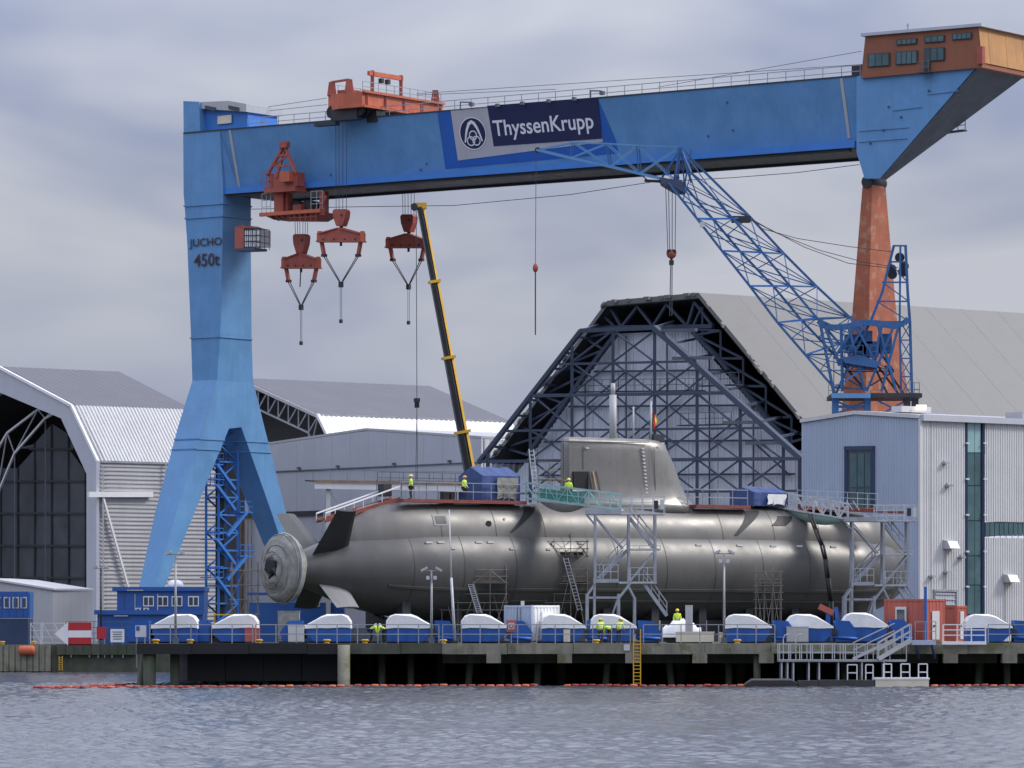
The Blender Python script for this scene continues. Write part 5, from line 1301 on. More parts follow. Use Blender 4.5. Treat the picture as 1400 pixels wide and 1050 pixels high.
def sail_w(s, z):                                   # near flank of the sail
    f = max(0.0, min(1.0, (s - ss0) / (ssb - 1.5 - ss0))); w = 1.25
    return w * (max(0, 1 - ((f - .76) / .24) ** 2) ** .5 if f > .76 else (.45 + .55 * math.sin(min(1, f / .76) * math.pi / 2)))
def on_sail(px, py, out=.04):
    s = s_of(px, 1.0); D = (SO + S2 * s).y; z = H + (HZ - py) * D / F
    return Sp(s, sail_w(s, z) + out, z)
dq = [on_sail(787, 670), on_sail(805, 670), on_sail(805, 645), on_sail(787, 645)]
MB().prism([p - L2 * .3 for p in dq], L2 * .42).build('doorway', 'black', sail)
for i in range(3): strut(sail, 'plank', on_sail(808 + 4.4 * i, 673, .5), on_sail(807 + 4.2 * i, 645, .15), .17, 'wood' if i % 2 else 'dark_steel', .05)
strut(sail, 'threshold', on_sail(785, 671, .15), on_sail(813, 671, .15), .12, 'cladding_white')
for i in range(15): c = on_sail(876 + i * .42, 614 + i * 5.0, .05); MB().box(c, (.22, .1, .1), SA).build('rung', 'cladding_white', sail)
strut(sail, 'top_rail', on_sail(774, 604, .03), on_sail(884, 606, .05), .06, 'sub_dark'); strut(sail, 'seam', on_sail(891, 612, .03), on_sail(893, 686, .08), .03, 'sub_dark'); strut(sail, 'seam', on_sail(775, 606, .02), on_sail(775, 680, .02), .04, 'sub_dark')
strut(sail, 'seam', on_sail(800, 610, .03), on_sail(800, 642, .03), .03, 'sub_dark'); strut(sail, 'seam', on_sail(774, 672, .02), on_sail(888, 672, .06), .03, 'sub_dark')
for a in ((805, 613), (903, 607)): MB().box(on_sail(*a, .03), (.3, .08, .1), SA).build('lamp', 'cladding_white', sail)
def mast(px, y0, y1, r, m='galvanised', r1=None):
    s = s_of(px); D = (SO + S2 * s).y; z0, z1 = H + (HZ - y0) * D / F, H + (HZ - y1) * D / F
    return MB().tube(Sp(s, 0, z0), Sp(s, 0, z1), r, r1, n=14).build('mast', m, sub)
mast(838, 604, 540, .27, 'cladding_grey'); mast(838, 540, 524, .17, 'cladding_grey'); mast(866, 604, 556, .06, 'cladding_grey'); mast(890, 606, 549, .08, 'cladding_grey')
bx(sub, 'periscope_base', Sp(s_of(898), 0, 18.3), (1.0, .6, .5), 'dark_steel', SA)
# deck edge strip, cradles
for a, c in ((548, 716), (948, 1022), (1098, 1190)):
    s0, s1 = s_of(a, 1.9), s_of(c, 1.9)
    MB().bar(Sp(s0, 1.85, 13.12), Sp(s1, 1.85, 13.12), .9, .24).build('deck_mat', 'deck_red', sub)
for s in np.arange(9, 54, 4.5):
    mb = MB(); hw, zl = 2.4, ZD
    mb.prism([Sp(s, -hw, zl), Sp(s, hw, zl), Sp(s, hw, 5.9), Sp(s, 1.3, 4.9), Sp(s, 0, 4.55), Sp(s, -1.3, 4.9), Sp(s, -hw, 5.9)], S2 * .7); mb.build('cradle', 'dark_steel', sub)
for z in (3.2,): MB().bar(Sp(8, 2.4, 3.15), Sp(55, 2.4, 3.15), .7, .5).build('cradle_beam', 'dark_steel', sub); MB().bar(Sp(8, -2.4, 3.15), Sp(55, -2.4, 3.15), .7, .5).build('cradle_beam', 'dark_steel', sub)

# flag on the sail
fs = s_of(890); fD = (SO + S2 * fs).y; fz = lambda y: H + (HZ - y) * fD / F
fl_ = thing('flag', 'black, red and gold flag hanging from the thin mast on the sail', 'flag', Sp(fs, 0, fz(592)))
for k, (m, o_) in enumerate((('flag_black', 0), ('flag_red', .15), ('flag_gold', .3))):
    mb = MB(); rows = []
    for y in np.linspace(0, 1, 7): rows.append([Sp(fs + .08 + o_ + .13 * x + .03 * math.sin(7 * y + 3 * x), .05 * math.sin(9 * y + k), fz(565 + 6 * o_) - y * (fz(565) - fz(590)) * (1 - .2 * k)) for x in (0, .5, 1.2)])
    mb.loft(rows, closed=False); mb.build('stripe', m, fl_)
# ------------------------------------------------------------------ gear on the submarine's deck
def deckpt(px, l=1.6, z=13.22): return Sp(s_of(px, l), l, z)
dr = thing('deck_railing', 'scaffold tube railing along the near deck edge aft of the sail', 'railing', deckpt(640, 2.0))
railing(dr, [deckpt(548, 2.0), deckpt(720, 2.0)], 1.25, 1.6, 'rail_grey', rails=(1, .5), w=.06)
dr = thing('deck_railing', 'thin dark tube railing on the far deck edge above the stern', 'railing', deckpt(600, -1.8))
railing(dr, [deckpt(515, -1.8), deckpt(650, -1.8)], 1.5, 1.1, 'rail_dark', rails=(1, .5), w=.05)
dr = thing('deck_railing', 'pale tube railing on the deck forward of the sail', 'railing', deckpt(990, 1.8))
railing(dr, [deckpt(940, 1.8), deckpt(1022, 1.8)], 1.2, 1.5, 'rail_grey', rails=(1, .5), w=.07)
# sloping stair rails over the stern
sg = thing('stern_gangway', 'white sloping gangway rising over the submarine stern', 'gangway', Sp(5.5, .6, 11.9))
a, c = Sp(s_of(445, .9), .9, 11.6), Sp(s_of(548, .9), .9, 13.3)
for l_ in (0, -1.2):
    o_ = L2 * l_; strut(sg, 'stringer', a + o_, c + o_, .16, 'deck_red', .26)
    strut(sg, 'handrail', a + o_ + UP * .55, c + o_ + UP * .9, .09, 'white_paint')
    for f in np.linspace(0, 1, 5): q = a.lerp(c, f) + o_; strut(sg, 'post', q, q + UP * (.55 + .35 * f), .06, 'white_paint')
for f in np.linspace(.04, .96, 14): q = a.lerp(c, f); strut(sg, 'tread', q, q - L2 * 1.2, .28, 'wood', .05)
bx(sg, 'winch_box', Sp(s_of(526, 0), 0, 13.9), (.7, .8, .9), 'dark_steel', SA)
# white work platform behind the stern on a post
wp_ = thing('work_platform', 'long white work platform on a post beside the submarine stern', 'platform', (P(447, 720, 322).x, 322, ZD))
WD = 322.0
MB().hexa([P(430, 668, WD), P(640, 672, WD), P(640, 672, WD + 2.5), P(430, 668, WD + 2.5)], [P(430, 660.5, WD), P(640, 663, WD), P(640, 663, WD + 2.5), P(430, 660.5, WD + 2.5)]).build('deck', 'white_paint', wp_)
strut(wp_, 'kerb', P(430, 658, WD - .05), P(640, 661, WD - .05), .14, 'wood', .2)
strut(wp_, 'post', P(449, 668, WD + .5), Vector((P(449, 668, WD + .5).x, WD + .5, ZD)), .34, 'cladding_white')
for x0, y0 in ((438, 745), (470, 700)): strut(wp_, 'brace', P(447, 668, WD + .4), P(x0, y0, WD + .4), .09, 'rail_grey')
railing(wp_, [P(428, 659, WD + 2.3), P(640, 662, WD + 2.3)], .9, 1.3, 'rail_dark', rails=(1,), w=.035)
railing(wp_, [P(516, 661, WD + .1), P(640, 663, WD + .1)], .85, 1.0, 'rail_dark', rails=(1, .5), w=.05)
strut(wp_, 'arm', P(417, 657, WD), P(431, 658, WD), .1, 'dark_steel')
# tarpaulin tents
def tent(label, px0, px1, l, h, m, m2):
    a, c = s_of(px0, l), s_of(px1, l); t = thing('tarpaulin_tent', label, 'tent', Sp((a + c) / 2, l, 13.2), group='blue tents on the submarine deck')
    w = 1.5; ze, zr = 13.2 + h * .74, 13.2 + h
    ridge = lambda s, k: Sp(s, l - w + 2 * w * .5, zr + .06 * math.sin(k * 2.2))
    mb = MB(); rows = []
    for k, s in enumerate(np.linspace(a, c, 9)):
        j = .07 * math.sin(k * 2.1); rows.append([Sp(s, l + w + j, 13.25), Sp(s, l + w + j * .6, (13.2 + ze) / 2), Sp(s, l + w * .98, ze - .04 * (k % 2)), Sp(s, l, zr + .05 * math.sin(k * 1.9)), Sp(s, l - w, ze), Sp(s, l - w, 13.25)])
    mb.loft(rows, closed=False, smooth=False); mb.build('cover', m, t)
    for s in (a, c): MB().prism([Sp(s, l + w, 13.25), Sp(s, l + w, ze), Sp(s, l, zr), Sp(s, l - w, ze), Sp(s, l - w, 13.25)], S2 * .06).build('end_flap', m, t)
    # loose sheet gathered on the near side
    mb = MB(); rows = []
    for k, f in enumerate(np.linspace(.38, .95, 12)):
        s = a + (c - a) * f; rows.append([Sp(s + .25 * math.sin(k) * (1 - q), l + w + .08 + .10 * ((k + int(q * 3)) % 2), 13.35 + (ze - 13.5) * q + .05 * h * math.sin(k * 1.3) * (1 - q)) for q in (0, .4, .75, 1)])
    mb.loft(rows, closed=False); mb.build('loose_sheet', m2, t)
    for s in (a + .05, c - .05, (a + c) / 2): strut(t, 'pole', Sp(s, l + w * .9, 13.2), Sp(s, l + w * .9, ze), .07, 'rail_grey')
tent('large dark blue tarpaulin tent on the deck aft of the sail', 643, 694, .2, 2.55, 'tarp_blue', 'tarp_grey')
tent('small blue tarpaulin tent on the deck near the bow', 1014, 1060, .2, 1.5, 'tarp_blue', 'tarp_white')
for i, px in enumerate((608, 618)):
    MB().box(deckpt(px, 1.2, 13.55), (.5, .5, .62), SA).top('equipment_box', 'black', ('black box on the deck nearest the stern worker', 'black box on the deck nearest the large tent')[i], 'box')
ld = thing('ladder', 'pale ladder leaning upright between the large tent and the sail', 'ladder', deckpt(733, .8))
a, c = deckpt(731, .8), deckpt(723, .8) ; zl = H + (HZ - 614) * a.y / F
for d in (0, .42): strut(ld, 'rail', a + S2 * d, Vector((c.x, c.y, zl)) + S2 * d, .06, 'galvanised')
for f in np.linspace(.08, .96, 13): q = a.lerp(Vector((c.x, c.y, zl)), f); strut(ld, 'rung', q, q + S2 * .42, .045, 'galvanised')
sc = thing('deck_scaffold', 'small tube scaffold on deck against the rear edge of the sail', 'scaffold', deckpt(752, .8))
for x in (736, 752, 769): strut(sc, 'standard', deckpt(x, 1.0), deckpt(x, 1.0, 16.2 if x > 740 else 15.4), .06, 'scaffold'); strut(sc, 'standard', deckpt(x, -.6), deckpt(x, -.6, 15.8), .06, 'scaffold')
for z in (14.1, 15.0, 15.6, 16.2): strut(sc, 'ledger', deckpt(736, 1.0, z), deckpt(769, 1.0, z), .05, 'scaffold')
strut(sc, 'board', deckpt(735, .3, 14.9), deckpt(769, .3, 14.9), 1.2, 'wood', .06); strut(sc, 'brace', deckpt(736, 1.0, 13.3), deckpt(754, 1.0, 15), .05, 'scaffold')

# ------------------------------------------------------------------ gangways from the stair towers
def gangway(label, name, p0, p1, w, h, m, mnet, net, n=9):
    t = thing(name, label, 'gangway', p1); d = p1 - p0; y = Vector((0, 1, 0)) * w
    strut(t, 'deck', p0 + y * .5, p1 + y * .5, w, 'galvanised', .1)
    for k in (0, 1):
        o = y * k
        for z, ww in ((0, .12), (h, .10), (h * .5, .06)): strut(t, 'chord', p0 + o + UP * z, p1 + o + UP * z, ww, m)
        for i in range(n + 1): q = p0.lerp(p1, i / n) + o; strut(t, 'post', q, q + UP * h, .07, m)
        for i in range(n): q, r = p0.lerp(p1, i / n) + o, p0.lerp(p1, (i + 1) / n) + o; strut(t, 'lattice', q if i % 2 else q + UP * h, r + UP * h if i % 2 else r, .05, m)
    if mnet:
        a, c = net; MB().prism([p0.lerp(p1, a) + y * .02 + UP * .12, p0.lerp(p1, c) + y * .02 + UP * .12, p0.lerp(p1, c) + y * .02 + UP * h * .75, p0.lerp(p1, a) + y * .02 + UP * h * .75], Vector((0, .03, 0))).build('side_net', mnet, t)
    return t
gw = gangway('teal lattice gangway with green side netting leading down from the deck to the stair tower', 'gangway', P(718, 681, 322), P(849, 697, 319), 1.3, 1.15, 'gangway_teal', 'net_green', (.15, .62))
def sagnet(parent, p0, p1, sag, m, n=14, back=1.4):
    mb = MB(); rows = []
    for i in range(n + 1):
        f = i / n; q = p0.lerp(p1, f); k = 4 * f * (1 - f) * sag; rows.append([q, q - UP * k + Vector((0, back * .4, 0)), q - UP * k * .8 + Vector((0, back, 0))])
    mb.loft(rows, closed=False); return mb.build('sagging_net', m, parent)
sagnet(gw, P(738, 686, 321.6), P(800, 692, 320), .6, 'cladding_grey')
gw = gangway('long pale lattice gangway from the bow deck to the far stair tower', 'gangway', P(1020, 686, 338), P(1160, 710, 335), 1.2, 1.2, 'galvanised', None, None, 12)
sagnet(gw, P(1072, 696, 337), P(1158, 712, 335), .7, 'net_pale', back=.5)
gw2 = thing('gangway', 'upper level gangway with red trim behind the far stair tower', 'gangway', P(1160, 700, 339))
strut(gw2, 'deck', P(1090, 694, 339), P(1235, 700, 339), 1.0, 'deck_red', .25)
railing(gw2, [P(1090, 693, 338.6), P(1200, 698, 338.6)], 1.3, .8, 'galvanised', rails=(1, .66, .33), w=.05)
for i in range(8): q = P(1112 + 9 * i, 695 + .4 * i, 338.5); strut(gw2, 'inclined_brace', q, q + Vector((-.5, 0, .75)), .07, 'cladding_white')

# ------------------------------------------------------------------ stair towers
def stair(t, a, c, w, n, m):                       # a low end, c high end, w along y
    y = Vector((0, w, 0))
    for k in (0, 1):
        strut(t, 'stringer', a + y * k, c + y * k, .08, m, .24); strut(t, 'handrail', a + y * k + UP * 1.0, c + y * k + UP * 1.0, .06, m); strut(t, 'handrail', a + y * k + UP * .55, c + y * k + UP * .55, .045, m)
        for f in (0, .33, .66, 1): q = a.lerp(c, f) + y * k; strut(t, 'rail_post', q, q + UP * 1.0, .05, m)
    for i in range(n): q = a.lerp(c, (i + .5) / n); strut(t, 'tread', q, q + y, .30, m, .05)
def stair_tower(label, loc):
    t = thing('stair_tower', label, 'stair tower', (0, 0, 0), group='stair towers beside the submarine')
    V = Vector; W = 5.3; Z = lambda py: (850 - py) * .053 + H - ZD      # photo rows at the near tower
    x = lambda px: (px - 853) * .053
    dp = 2.2; m = 'tower_steel'
    _s = globals()['strut']; strut = lambda t_, n_, a_, c_, w_, m_, h_=None: _s(t_, n_, a_, c_, w_ * .76 if h_ is None else w_, m_, h_)
    for px, z0, z1 in ((814, 791, 703), (860, 796, 703), (896, 796, 703)):
        for y in (0, dp): strut(t, 'column', V((x(px), y, Z(z0))), V((x(px), y, Z(z1))), .22, m)
    # splayed base
    for y in (0, dp):
        strut(t, 'base_leg', V((x(803), y, 0)), V((x(803), y, Z(812))), .28, m); strut(t, 'base_leg', V((x(813), y, 0)), V((x(813), y, Z(790))), .2, m)
        strut(t, 'base_leg', V((x(846), y, 0)), V((x(846), y, Z(812))), .26, m); strut(t, 'base_leg', V((x(868), y, 0)), V((x(868), y, Z(817))), .24, m)
        strut(t, 'base_brace', V((x(803), y, Z(814))), V((x(813), y, Z(799))), .2, m); strut(t, 'base_brace', V((x(846), y, Z(818))), V((x(862), y, Z(797))), .22, m); strut(t, 'base_brace', V((x(868), y, Z(818))), V((x(858), y, Z(799))), .18, m)
        strut(t, 'base_beam', V((x(801), y, Z(817))), V((x(848), y, Z(817))), .2, m); strut(t, 'base_brace', V((x(846), y, Z(815))), V((x(826), y, .15)), .14, m)
        strut(t, 'brace', V((x(814), y, Z(706))), V((x(852), y, Z(750))), .16, m); strut(t, 'brace', V((x(852), y, Z(752))), V((x(817), y, Z(790))), .13, m)
        strut(t, 'brace', V((x(862), y, Z(794))), V((x(895), y, Z(754))), .16, m); strut(t, 'brace', V((x(814), y, Z(717))), V((x(803), y, Z(704))), .12, m)
    ym = dp / 2
    strut(t, 'landing', V((x(801), ym, Z(700))), V((x(849), ym, Z(700))), dp + .3, m, .36)
    strut(t, 'landing', V((x(849.2), ym, Z(702.5))), V((x(909), ym, Z(702.5))), dp + .3, 'galvanised', .12)
    strut(t, 'landing', V((x(858), ym, Z(751))), V((x(903), ym, Z(751))), dp + .1, 'galvanised', .12)
    strut(t, 'landing', V((x(813), ym, Z(794))), V((x(846), ym, Z(794))), dp + .1, m, .28); strut(t, 'landing', V((x(846.2), ym, Z(796.5))), V((x(898), ym, Z(796.5))), dp + .1, 'galvanised', .14)
    railing(t, [V((x(849), -.1, Z(701.5))), V((x(909), -.1, Z(701.5)))], 1.2, .75, 'galvanised', rails=(1, .66, .33), w=.05)
    railing(t, [V((x(849), dp + .1, Z(701.5))), V((x(909), dp + .1, Z(701.5)))], 1.2, .75, 'galvanised', rails=(1, .66, .33), w=.05)
    railing(t, [V((x(815), -.05, Z(791))), V((x(845), -.05, Z(791)))], 1.0, .6, 'galvanised', w=.05); railing(t, [V((x(862), -.05, Z(795))), V((x(897), -.05, Z(795)))], 1.0, .6, 'galvanised', w=.05)
    railing(t, [V((x(860), -.05, Z(750))), V((x(903), -.05, Z(750)))], .2, .9, 'galvanised', rails=(1,), w=.05)
    stair(t, V((x(895), .2, Z(750))), V((x(861), .2, Z(708))), .8, 11, m)
    stair(t, V((x(820), 1.2, Z(791))), V((x(858), 1.2, Z(752))), .8, 11, m)
    stair(t, V((x(912), .2, Z(842))), V((x(880), .2, Z(797))), .8, 11, m)
    bx(t, 'sign_box', V((x(905), -.2, Z(690))), (.28, .12, .7), 'cladding_white'); bx(t, 'panel', V((x(897), -.15, Z(690))), (.3, .06, .6), 'dark_steel')
    t.location = loc
    return t
st1 = stair_tower('near grey steel stair tower below the sail', ((853 - 700) * 318 / F, 318, ZD))
st2 = copy_tree(st1); st2.location = ((1202 - 700) * 334 / F, 334, ZD); st2.scale = (.97, 1, .985); st2['label'] = 'far grey steel stair tower by the bow next to the red cabin'

# ------------------------------------------------------------------ scaffolds beside the hull
def scaffold(label, px0, px1, D, ztop_y, cols, levels, decks, ladder=None, dep=1.4):
    t = thing('scaffold_tower', label, 'scaffold', (P((px0 + px1) / 2, 800, D).x, D, ZD), group='tube scaffolds against the hull')
    zt_ = P(0, ztop_y, D).z; xs = [P(px, 800, D).x for px in np.linspace(px0, px1, cols)]
    for i, x in enumerate(xs):
        for y in (D, D + dep): strut(t, 'standard', (x, y, ZD), (x, y, zt_ - (.5 * (i % 2))), .055, 'scaffold', kind='tube')
    for py in levels:
        z = P(0, py, D).z
        for y in (D - .05, D + dep + .05): strut(t, 'ledger', (xs[0] - .15, y, z), (xs[-1] + .15, y, z), .05, 'scaffold', kind='tube')
        for x in xs: strut(t, 'transom', (x, D - .1, z + .06), (x, D + dep + .1, z + .06), .05, 'scaffold', kind='tube')
    for py, a, c in decks:
        z = P(0, py, D).z + .12
        for k in range(4): strut(t, 'board', (P(a, 800, D).x, D + .2 + k * .32, z + .01 * (k % 2)), (P(c, 800, D).x, D + .2 + k * .32, z + .01 * (k % 2)), .29, 'wood', .05)
    lv = [P(0, y, D).z for y in levels]
    for i in range(len(xs) - 1):
        a, c = (xs[i], xs[i + 1]) if i % 2 else (xs[i + 1], xs[i])
        strut(t, 'brace', (a, D - .08, ZD), (c, D - .08, lv[min(len(lv) - 1, 2 + i % 2)]), .05, 'scaffold', kind='tube')
    for i in range(len(xs) - 1):                     # upper bays braced the other way
        a, c = (xs[i + 1], xs[i]) if i % 2 else (xs[i], xs[i + 1]); k = min(len(lv) - 1, 2)
        strut(t, 'brace', (a, D + dep + .08, ZD), (c, D + dep + .08, lv[k]), .05, 'scaffold', kind='tube'); strut(t, 'brace', (a, D - .09, lv[k]), (c, D - .09, lv[0]), .045, 'scaffold', kind='tube')
    if ladder:
        (x0, y0), (x1, y1) = ladder; a, c = P(x0, y0, D - .2), P(x1, y1, D - .2)
        for d in (0, .35): strut(t, 'ladder_rail', a + Vector((d, 0, 0)), c + Vector((d, 0, 0)), .06, 'galvanised')
        for f in np.linspace(.03, .97, 16): q = a.lerp(c, f); strut(t, 'rung', q, q + Vector((.35, 0, 0)), .045, 'galvanised')
    return t
scaffold('low wide tube scaffold under the after hull left of the white container', 604, 692, 317.5, 772, 5, (779, 788, 797, 812, 824, 834), ((797, 622, 690),), ((652, 838), (640, 798)))
scaffold('tall tube scaffold with ladder against the hull amidships', 735, 803, 322, 728, 4, (740, 750, 760, 778, 788, 798, 812, 824), ((757, 733, 803), (797, 735, 803)), ((790, 835), (770, 762)))
scaffold('narrow tube scaffold under the fore hull by the far gangway', 1034, 1068, 330, 774, 4, (782, 792, 801, 810, 820, 832), ((799, 1036, 1066),))
# roll of fenders lying under the hull
for i in range(5):
    c = P(741 + i * 13, 810, 324.5)
    mb = MB().tube(c + Vector((-.28, 0, 0)), c + Vector((.28, 0, 0)), .42, n=14)
    o = mb.top('rubber_roller', 'rail_dark', ('leftmost', 'second from left', 'middle', 'second from right', 'rightmost')[i] + ' of the five dark rollers under the hull behind the tall scaffold', 'roller', group='row of rollers under the hull')
rk = thing('roller_rack', 'dark steel rack carrying the row of rollers under the hull', 'rack', (P(767, 830, 324.5).x, 324.5, ZD))
strut(rk, 'beam', P(733, 820, 324.5), P(801, 820, 324.5), .8, 'dark_steel', .2)
for x in (736, 767, 798): strut(rk, 'leg', P(x, 821, 324.5), Vector((P(x, 821, 324.5).x, 324.5, ZD)), .2, 'dark_steel')
# hose
hz_ = [P(1106, 703, 331.5), P(1113, 723, 330.5), P(1122, 745, 330), P(1127, 765, 330), P(1130, 790, 330), P(1134, 822, 330), P(1136, 868, 330)]
hs = MB()
for d in (0, .22):
    for a, c in zip(hz_[:-1], hz_[1:]): hs.tube(a + Vector((d, 0, 0)), c + Vector((d * .8, 0, 0)), .09, n=8)
hs.top('hose', 'black', 'black double hose hanging from the bow gangway down the hull', 'hose')

# ------------------------------------------------------------------ shiplift winches on the quay
def make_winch():
    t = thing('quay_winch', 'x', 'winch', (0, 0, 0), group='blue winches with white covers along the quay')
    V = Vector
    # base housing, front foot cut at a slant
    poly = [(-1.55, .12), (.95, .12), (1.5, .62), (1.55, 1.05), (-1.55, 1.05)]
    b = MB().prism([V((x, -1.1, z)) for x, z in poly], V((0, 2.2, 0))).build('housing', 'winch_blue', t)
    for x in (-1.1, -.2, .6): strut(b, 'rib', V((x, -1.13, .15)), V((x, -1.13, 1.03)), .09, 'winch_blue', .07)
    strut(b, 'skid', V((-1.6, -.8, .07)), V((3.2, -.8, .07)), .16, 'dark_steel', .14); strut(b, 'skid', V((-1.6, .8, .07)), V((3.2, .8, .07)), .16, 'dark_steel', .14)
    # tarpaulin hood: high at the back, falling to the front, slightly slack
    prof = [(-1.62, 1.02), (-1.6, 1.55), (-1.35, 1.9), (-1.0, 2.03), (.1, 2.0), (.5, 1.86), (1.62, 1.2), (1.64, 1.02)]
    rows = []
    for k, y in enumerate((-1.18, -1.16, -1.05, -.5, 0, .5, 1.05, 1.16, 1.18)):
        e = abs(y) / 1.18; sh = 1 - .10 * max(0, e - .85) / .15
        rows.append([V((x * (1 - .02 * (k % 2)), y, 1.02 + (z - 1.02) * (sh if e < .99 else .05) - .03 * math.sin(3 * x + k))) for x, z in prof])
    MB().loft(rows, closed=False, smooth=False).build('hood', 'tarp_white', t)
    # drum guard: blue leaning plates with the drum between
    for y in (-.95, .75):
        MB().prism([V((1.75, y, .12)), V((3.1, y, .12)), V((3.35, y, .75)), V((2.75, y, 1.55)), V((1.75, y, 1.6))], V((0, .2, 0))).build('drum_guard', 'winch_blue', t)
    MB().prism([V((1.78, -.7, 1.5)), V((2.75, -.7, 1.45)), V((3.3, -.7, .76)), V((3.22, -.7, .68)), V((2.7, -.7, 1.35)), V((1.78, -.7, 1.4))], V((0, 1.4, 0))).build('drum_hood', 'winch_blue', t)
    MB().tube(V((2.4, -.72, .75)), V((2.4, .72, .75)), .5, n=20).build('rope_drum', 'dark_steel', t)
    MB().tube(V((1.55, -.95, .45)), V((3.3, -1.0, .3)), .12, n=10).build('pipe', 'winch_blue', t)
    MB().tube(V((1.72, -1.15, .78)), V((1.72, -.8, .78)), .22, n=12).build('motor', 'dark_steel', t)
    return t
wproto = make_winch()
wdefs = [(240, -1, 305.2, 'white covered blue winch in front of the two storey site office'),
         (322, -1, 306.2, 'white covered blue winch left of the propeller cover'),
         (449, -1, 305.4, 'white covered blue winch below the light grey stern fin'),
         (560, 1, 304.6, 'white covered blue winch by the lamp post below the after hull'),
         (662, 1, 304.6, 'white covered blue winch immediately left of the white container'),
         (770, 1, 305.2, 'white covered blue winch immediately right of the white container'),
         (838, 1, 305.4, 'white covered blue winch behind the pair of crouching workers'),
         (1022, 1, 304.8, 'white covered blue winch right of the cream boxes'),
         (1106, 1, 305.6, 'white covered blue winch with an open side and a red arm behind'),
         (1182, 1, 306.0, 'white covered blue winch at the foot of the far stair tower'),
         (1350, 1, 305.0, 'white covered blue winch at the right edge beyond the gangway')]
for i, (px, sg_, D, lab) in enumerate(wdefs):
    w = wproto if i == 0 else copy_tree(wproto)
    w.location = ((px - 700) * D / F, D, ZD); w['label'] = lab
    w.rotation_euler = (0, 0, 0 if sg_ > 0 else math.pi)
    if i in (5,): w.scale = (.95, 1, 1)
    if i in (9,): w.scale = (.98, 1, 1.05)
# extra gear boxes between the winches
for px, D, sz, m, lab in ((345, 305, (1.0, .9, 1.0), 'container_red', 'small red box among the gear under the propeller cover'),
                          (395, 308, (1.5, 1.2, 2.2), 'tarp_grey', 'tall grey covered crate below the propeller cover'),
                          (405, 304.2, (1.1, .7, 1.2), 'cladding_white', 'white switch cabinet below the propeller cover'),
                          (950, 304.2, (2.6, 1.0, .75), 'cream', 'left cream box on the quay right of the crouching workers'),
                          (1005, 304.4, (2.2, 1.0, .72), 'cream', 'right cream box on the quay beside the first fore winch'),
                          (942, 307, (.5, .5, 2.6), 'cladding_grey', 'tall narrow grey cabinet behind the cream boxes'),
                          (775, 303.6, (.45, .35, .9), 'cream', 'small cream meter box at the right side of the white container'),
                          (1090, 303.8, (1.5, .8, 1.1), 'cladding_grey', 'grey switch cabinet in front of the open sided winch'),
                          (500, 308, (2.2, 1.0, 1.0), 'rail_dark', 'dark machine block beside the bending workers')):
    x = (px - 700) * D / F; mb = MB(); w_, d_, h_ = sz
    t = thing('gear_box' if sz[2] < 2 else 'cabinet', lab, 'box', (x, D, ZD))
    MB().box((x, D, ZD + .1 + (h_ - .1) / 2), (w_, d_, h_ - .1)).build('body', m, t)
    MB().box((x, D, ZD + .05), (w_ * .9, d_ * .9, .1)).build('plinth', 'dark_steel', t)
    MB().box((x, D, ZD + h_ + .03), (w_ * 1.05, d_ * 1.05, .06)).build('lid', m, t)
    for k in (-.25, .25): MB().box((x + k * w_, D - d_ / 2 - .01, ZD + h_ * .5), (w_ * .44, .03, h_ * .75)).build('door', m, t)
a = P(1122, 842, 307); ra = MB(); ra.bar(P(1120, 829, 308.5), P(1139, 838, 308.5), .45, .4)
t = thing('red_arm', 'red tilted arm sticking up behind the open sided winch', 'machine arm', (P(1128, 840, 307).x, 307, ZD)); ra.build('arm', 'container_red', t); strut(t, 'post', (P(1132, 840, 308.5).x, 308.5, ZD), P(1132, 836, 308.5), .3, 'winch_blue'); strut(t, 'lever', P(1145, 850, 307), P(1143, 830, 307), .25, 'winch_blue')

# ------------------------------------------------------------------ site cabins and containers
def ribbed_box(t, c, rz, sx, sy, z0, z1, m_near, m_right, pitch=.3, dep=.05, far=True, roofm=None):
    """container body at yaw rz: local -y wall and +x wall face the water"""
    ex = Vector((math.cos(rz), math.sin(rz), 0)); ey = Vector((-math.sin(rz), math.cos(rz), 0)); c = Vector(c)
    q = lambda x, y, z: Vector((c.x, c.y, 0)) + ex * (x * sx / 2) + ey * (y * sy / 2) + UP * z
    A = MB().ribbed(q(-1, -1, z0), q(1, -1, z0), q(1, -1, z1), q(-1, -1, z1), pitch, dep).build('wall', m_near, t)
    B = MB().ribbed(q(1, -1, z0), q(1, 1, z0), q(1, 1, z1), q(1, -1, z1), pitch, dep).build('wall', m_right, t)
    MB().loft([[q(1, 1, z0), q(-1, 1, z0), q(-1, -1, z0)], [q(1, 1, z1), q(-1, 1, z1), q(-1, -1, z1)]], closed=False, smooth=False).build('wall', m_near, t)
    MB().hexa([q(-1, -1, z1), q(1, -1, z1), q(1, 1, z1), q(-1, 1, z1)], [q(-1, -1, z1 + .08), q(1, -1, z1 + .08), q(1, 1, z1 + .08), q(-1, 1, z1 + .08)]).build('roof', roofm or m_right, t)
    MB().hexa([q(-1, -1, z0 - .12), q(1, -1, z0 - .12), q(1, 1, z0 - .12), q(-1, 1, z0 - .12)], [q(-1, -1, z0), q(1, -1, z0), q(1, 1, z0), q(-1, 1, z0)]).build('floor_frame', m_near, t)
    for x, y in ((-1, -1), (1, -1), (1, 1), (-1, 1)): strut(t, 'corner_post', q(x, y, z0 - .1), q(x, y, z1 + .1), .16, m_near if x < 0 else m_right)
    for z in (z0 - .03, z1 + .02): strut(t, 'frame_rail', q(-1, -1, z), q(1, -1, z), .14, m_near); strut(t, 'frame_rail', q(1, -1, z), q(1, 1, z), .14, m_right)
    return q, ex, ey
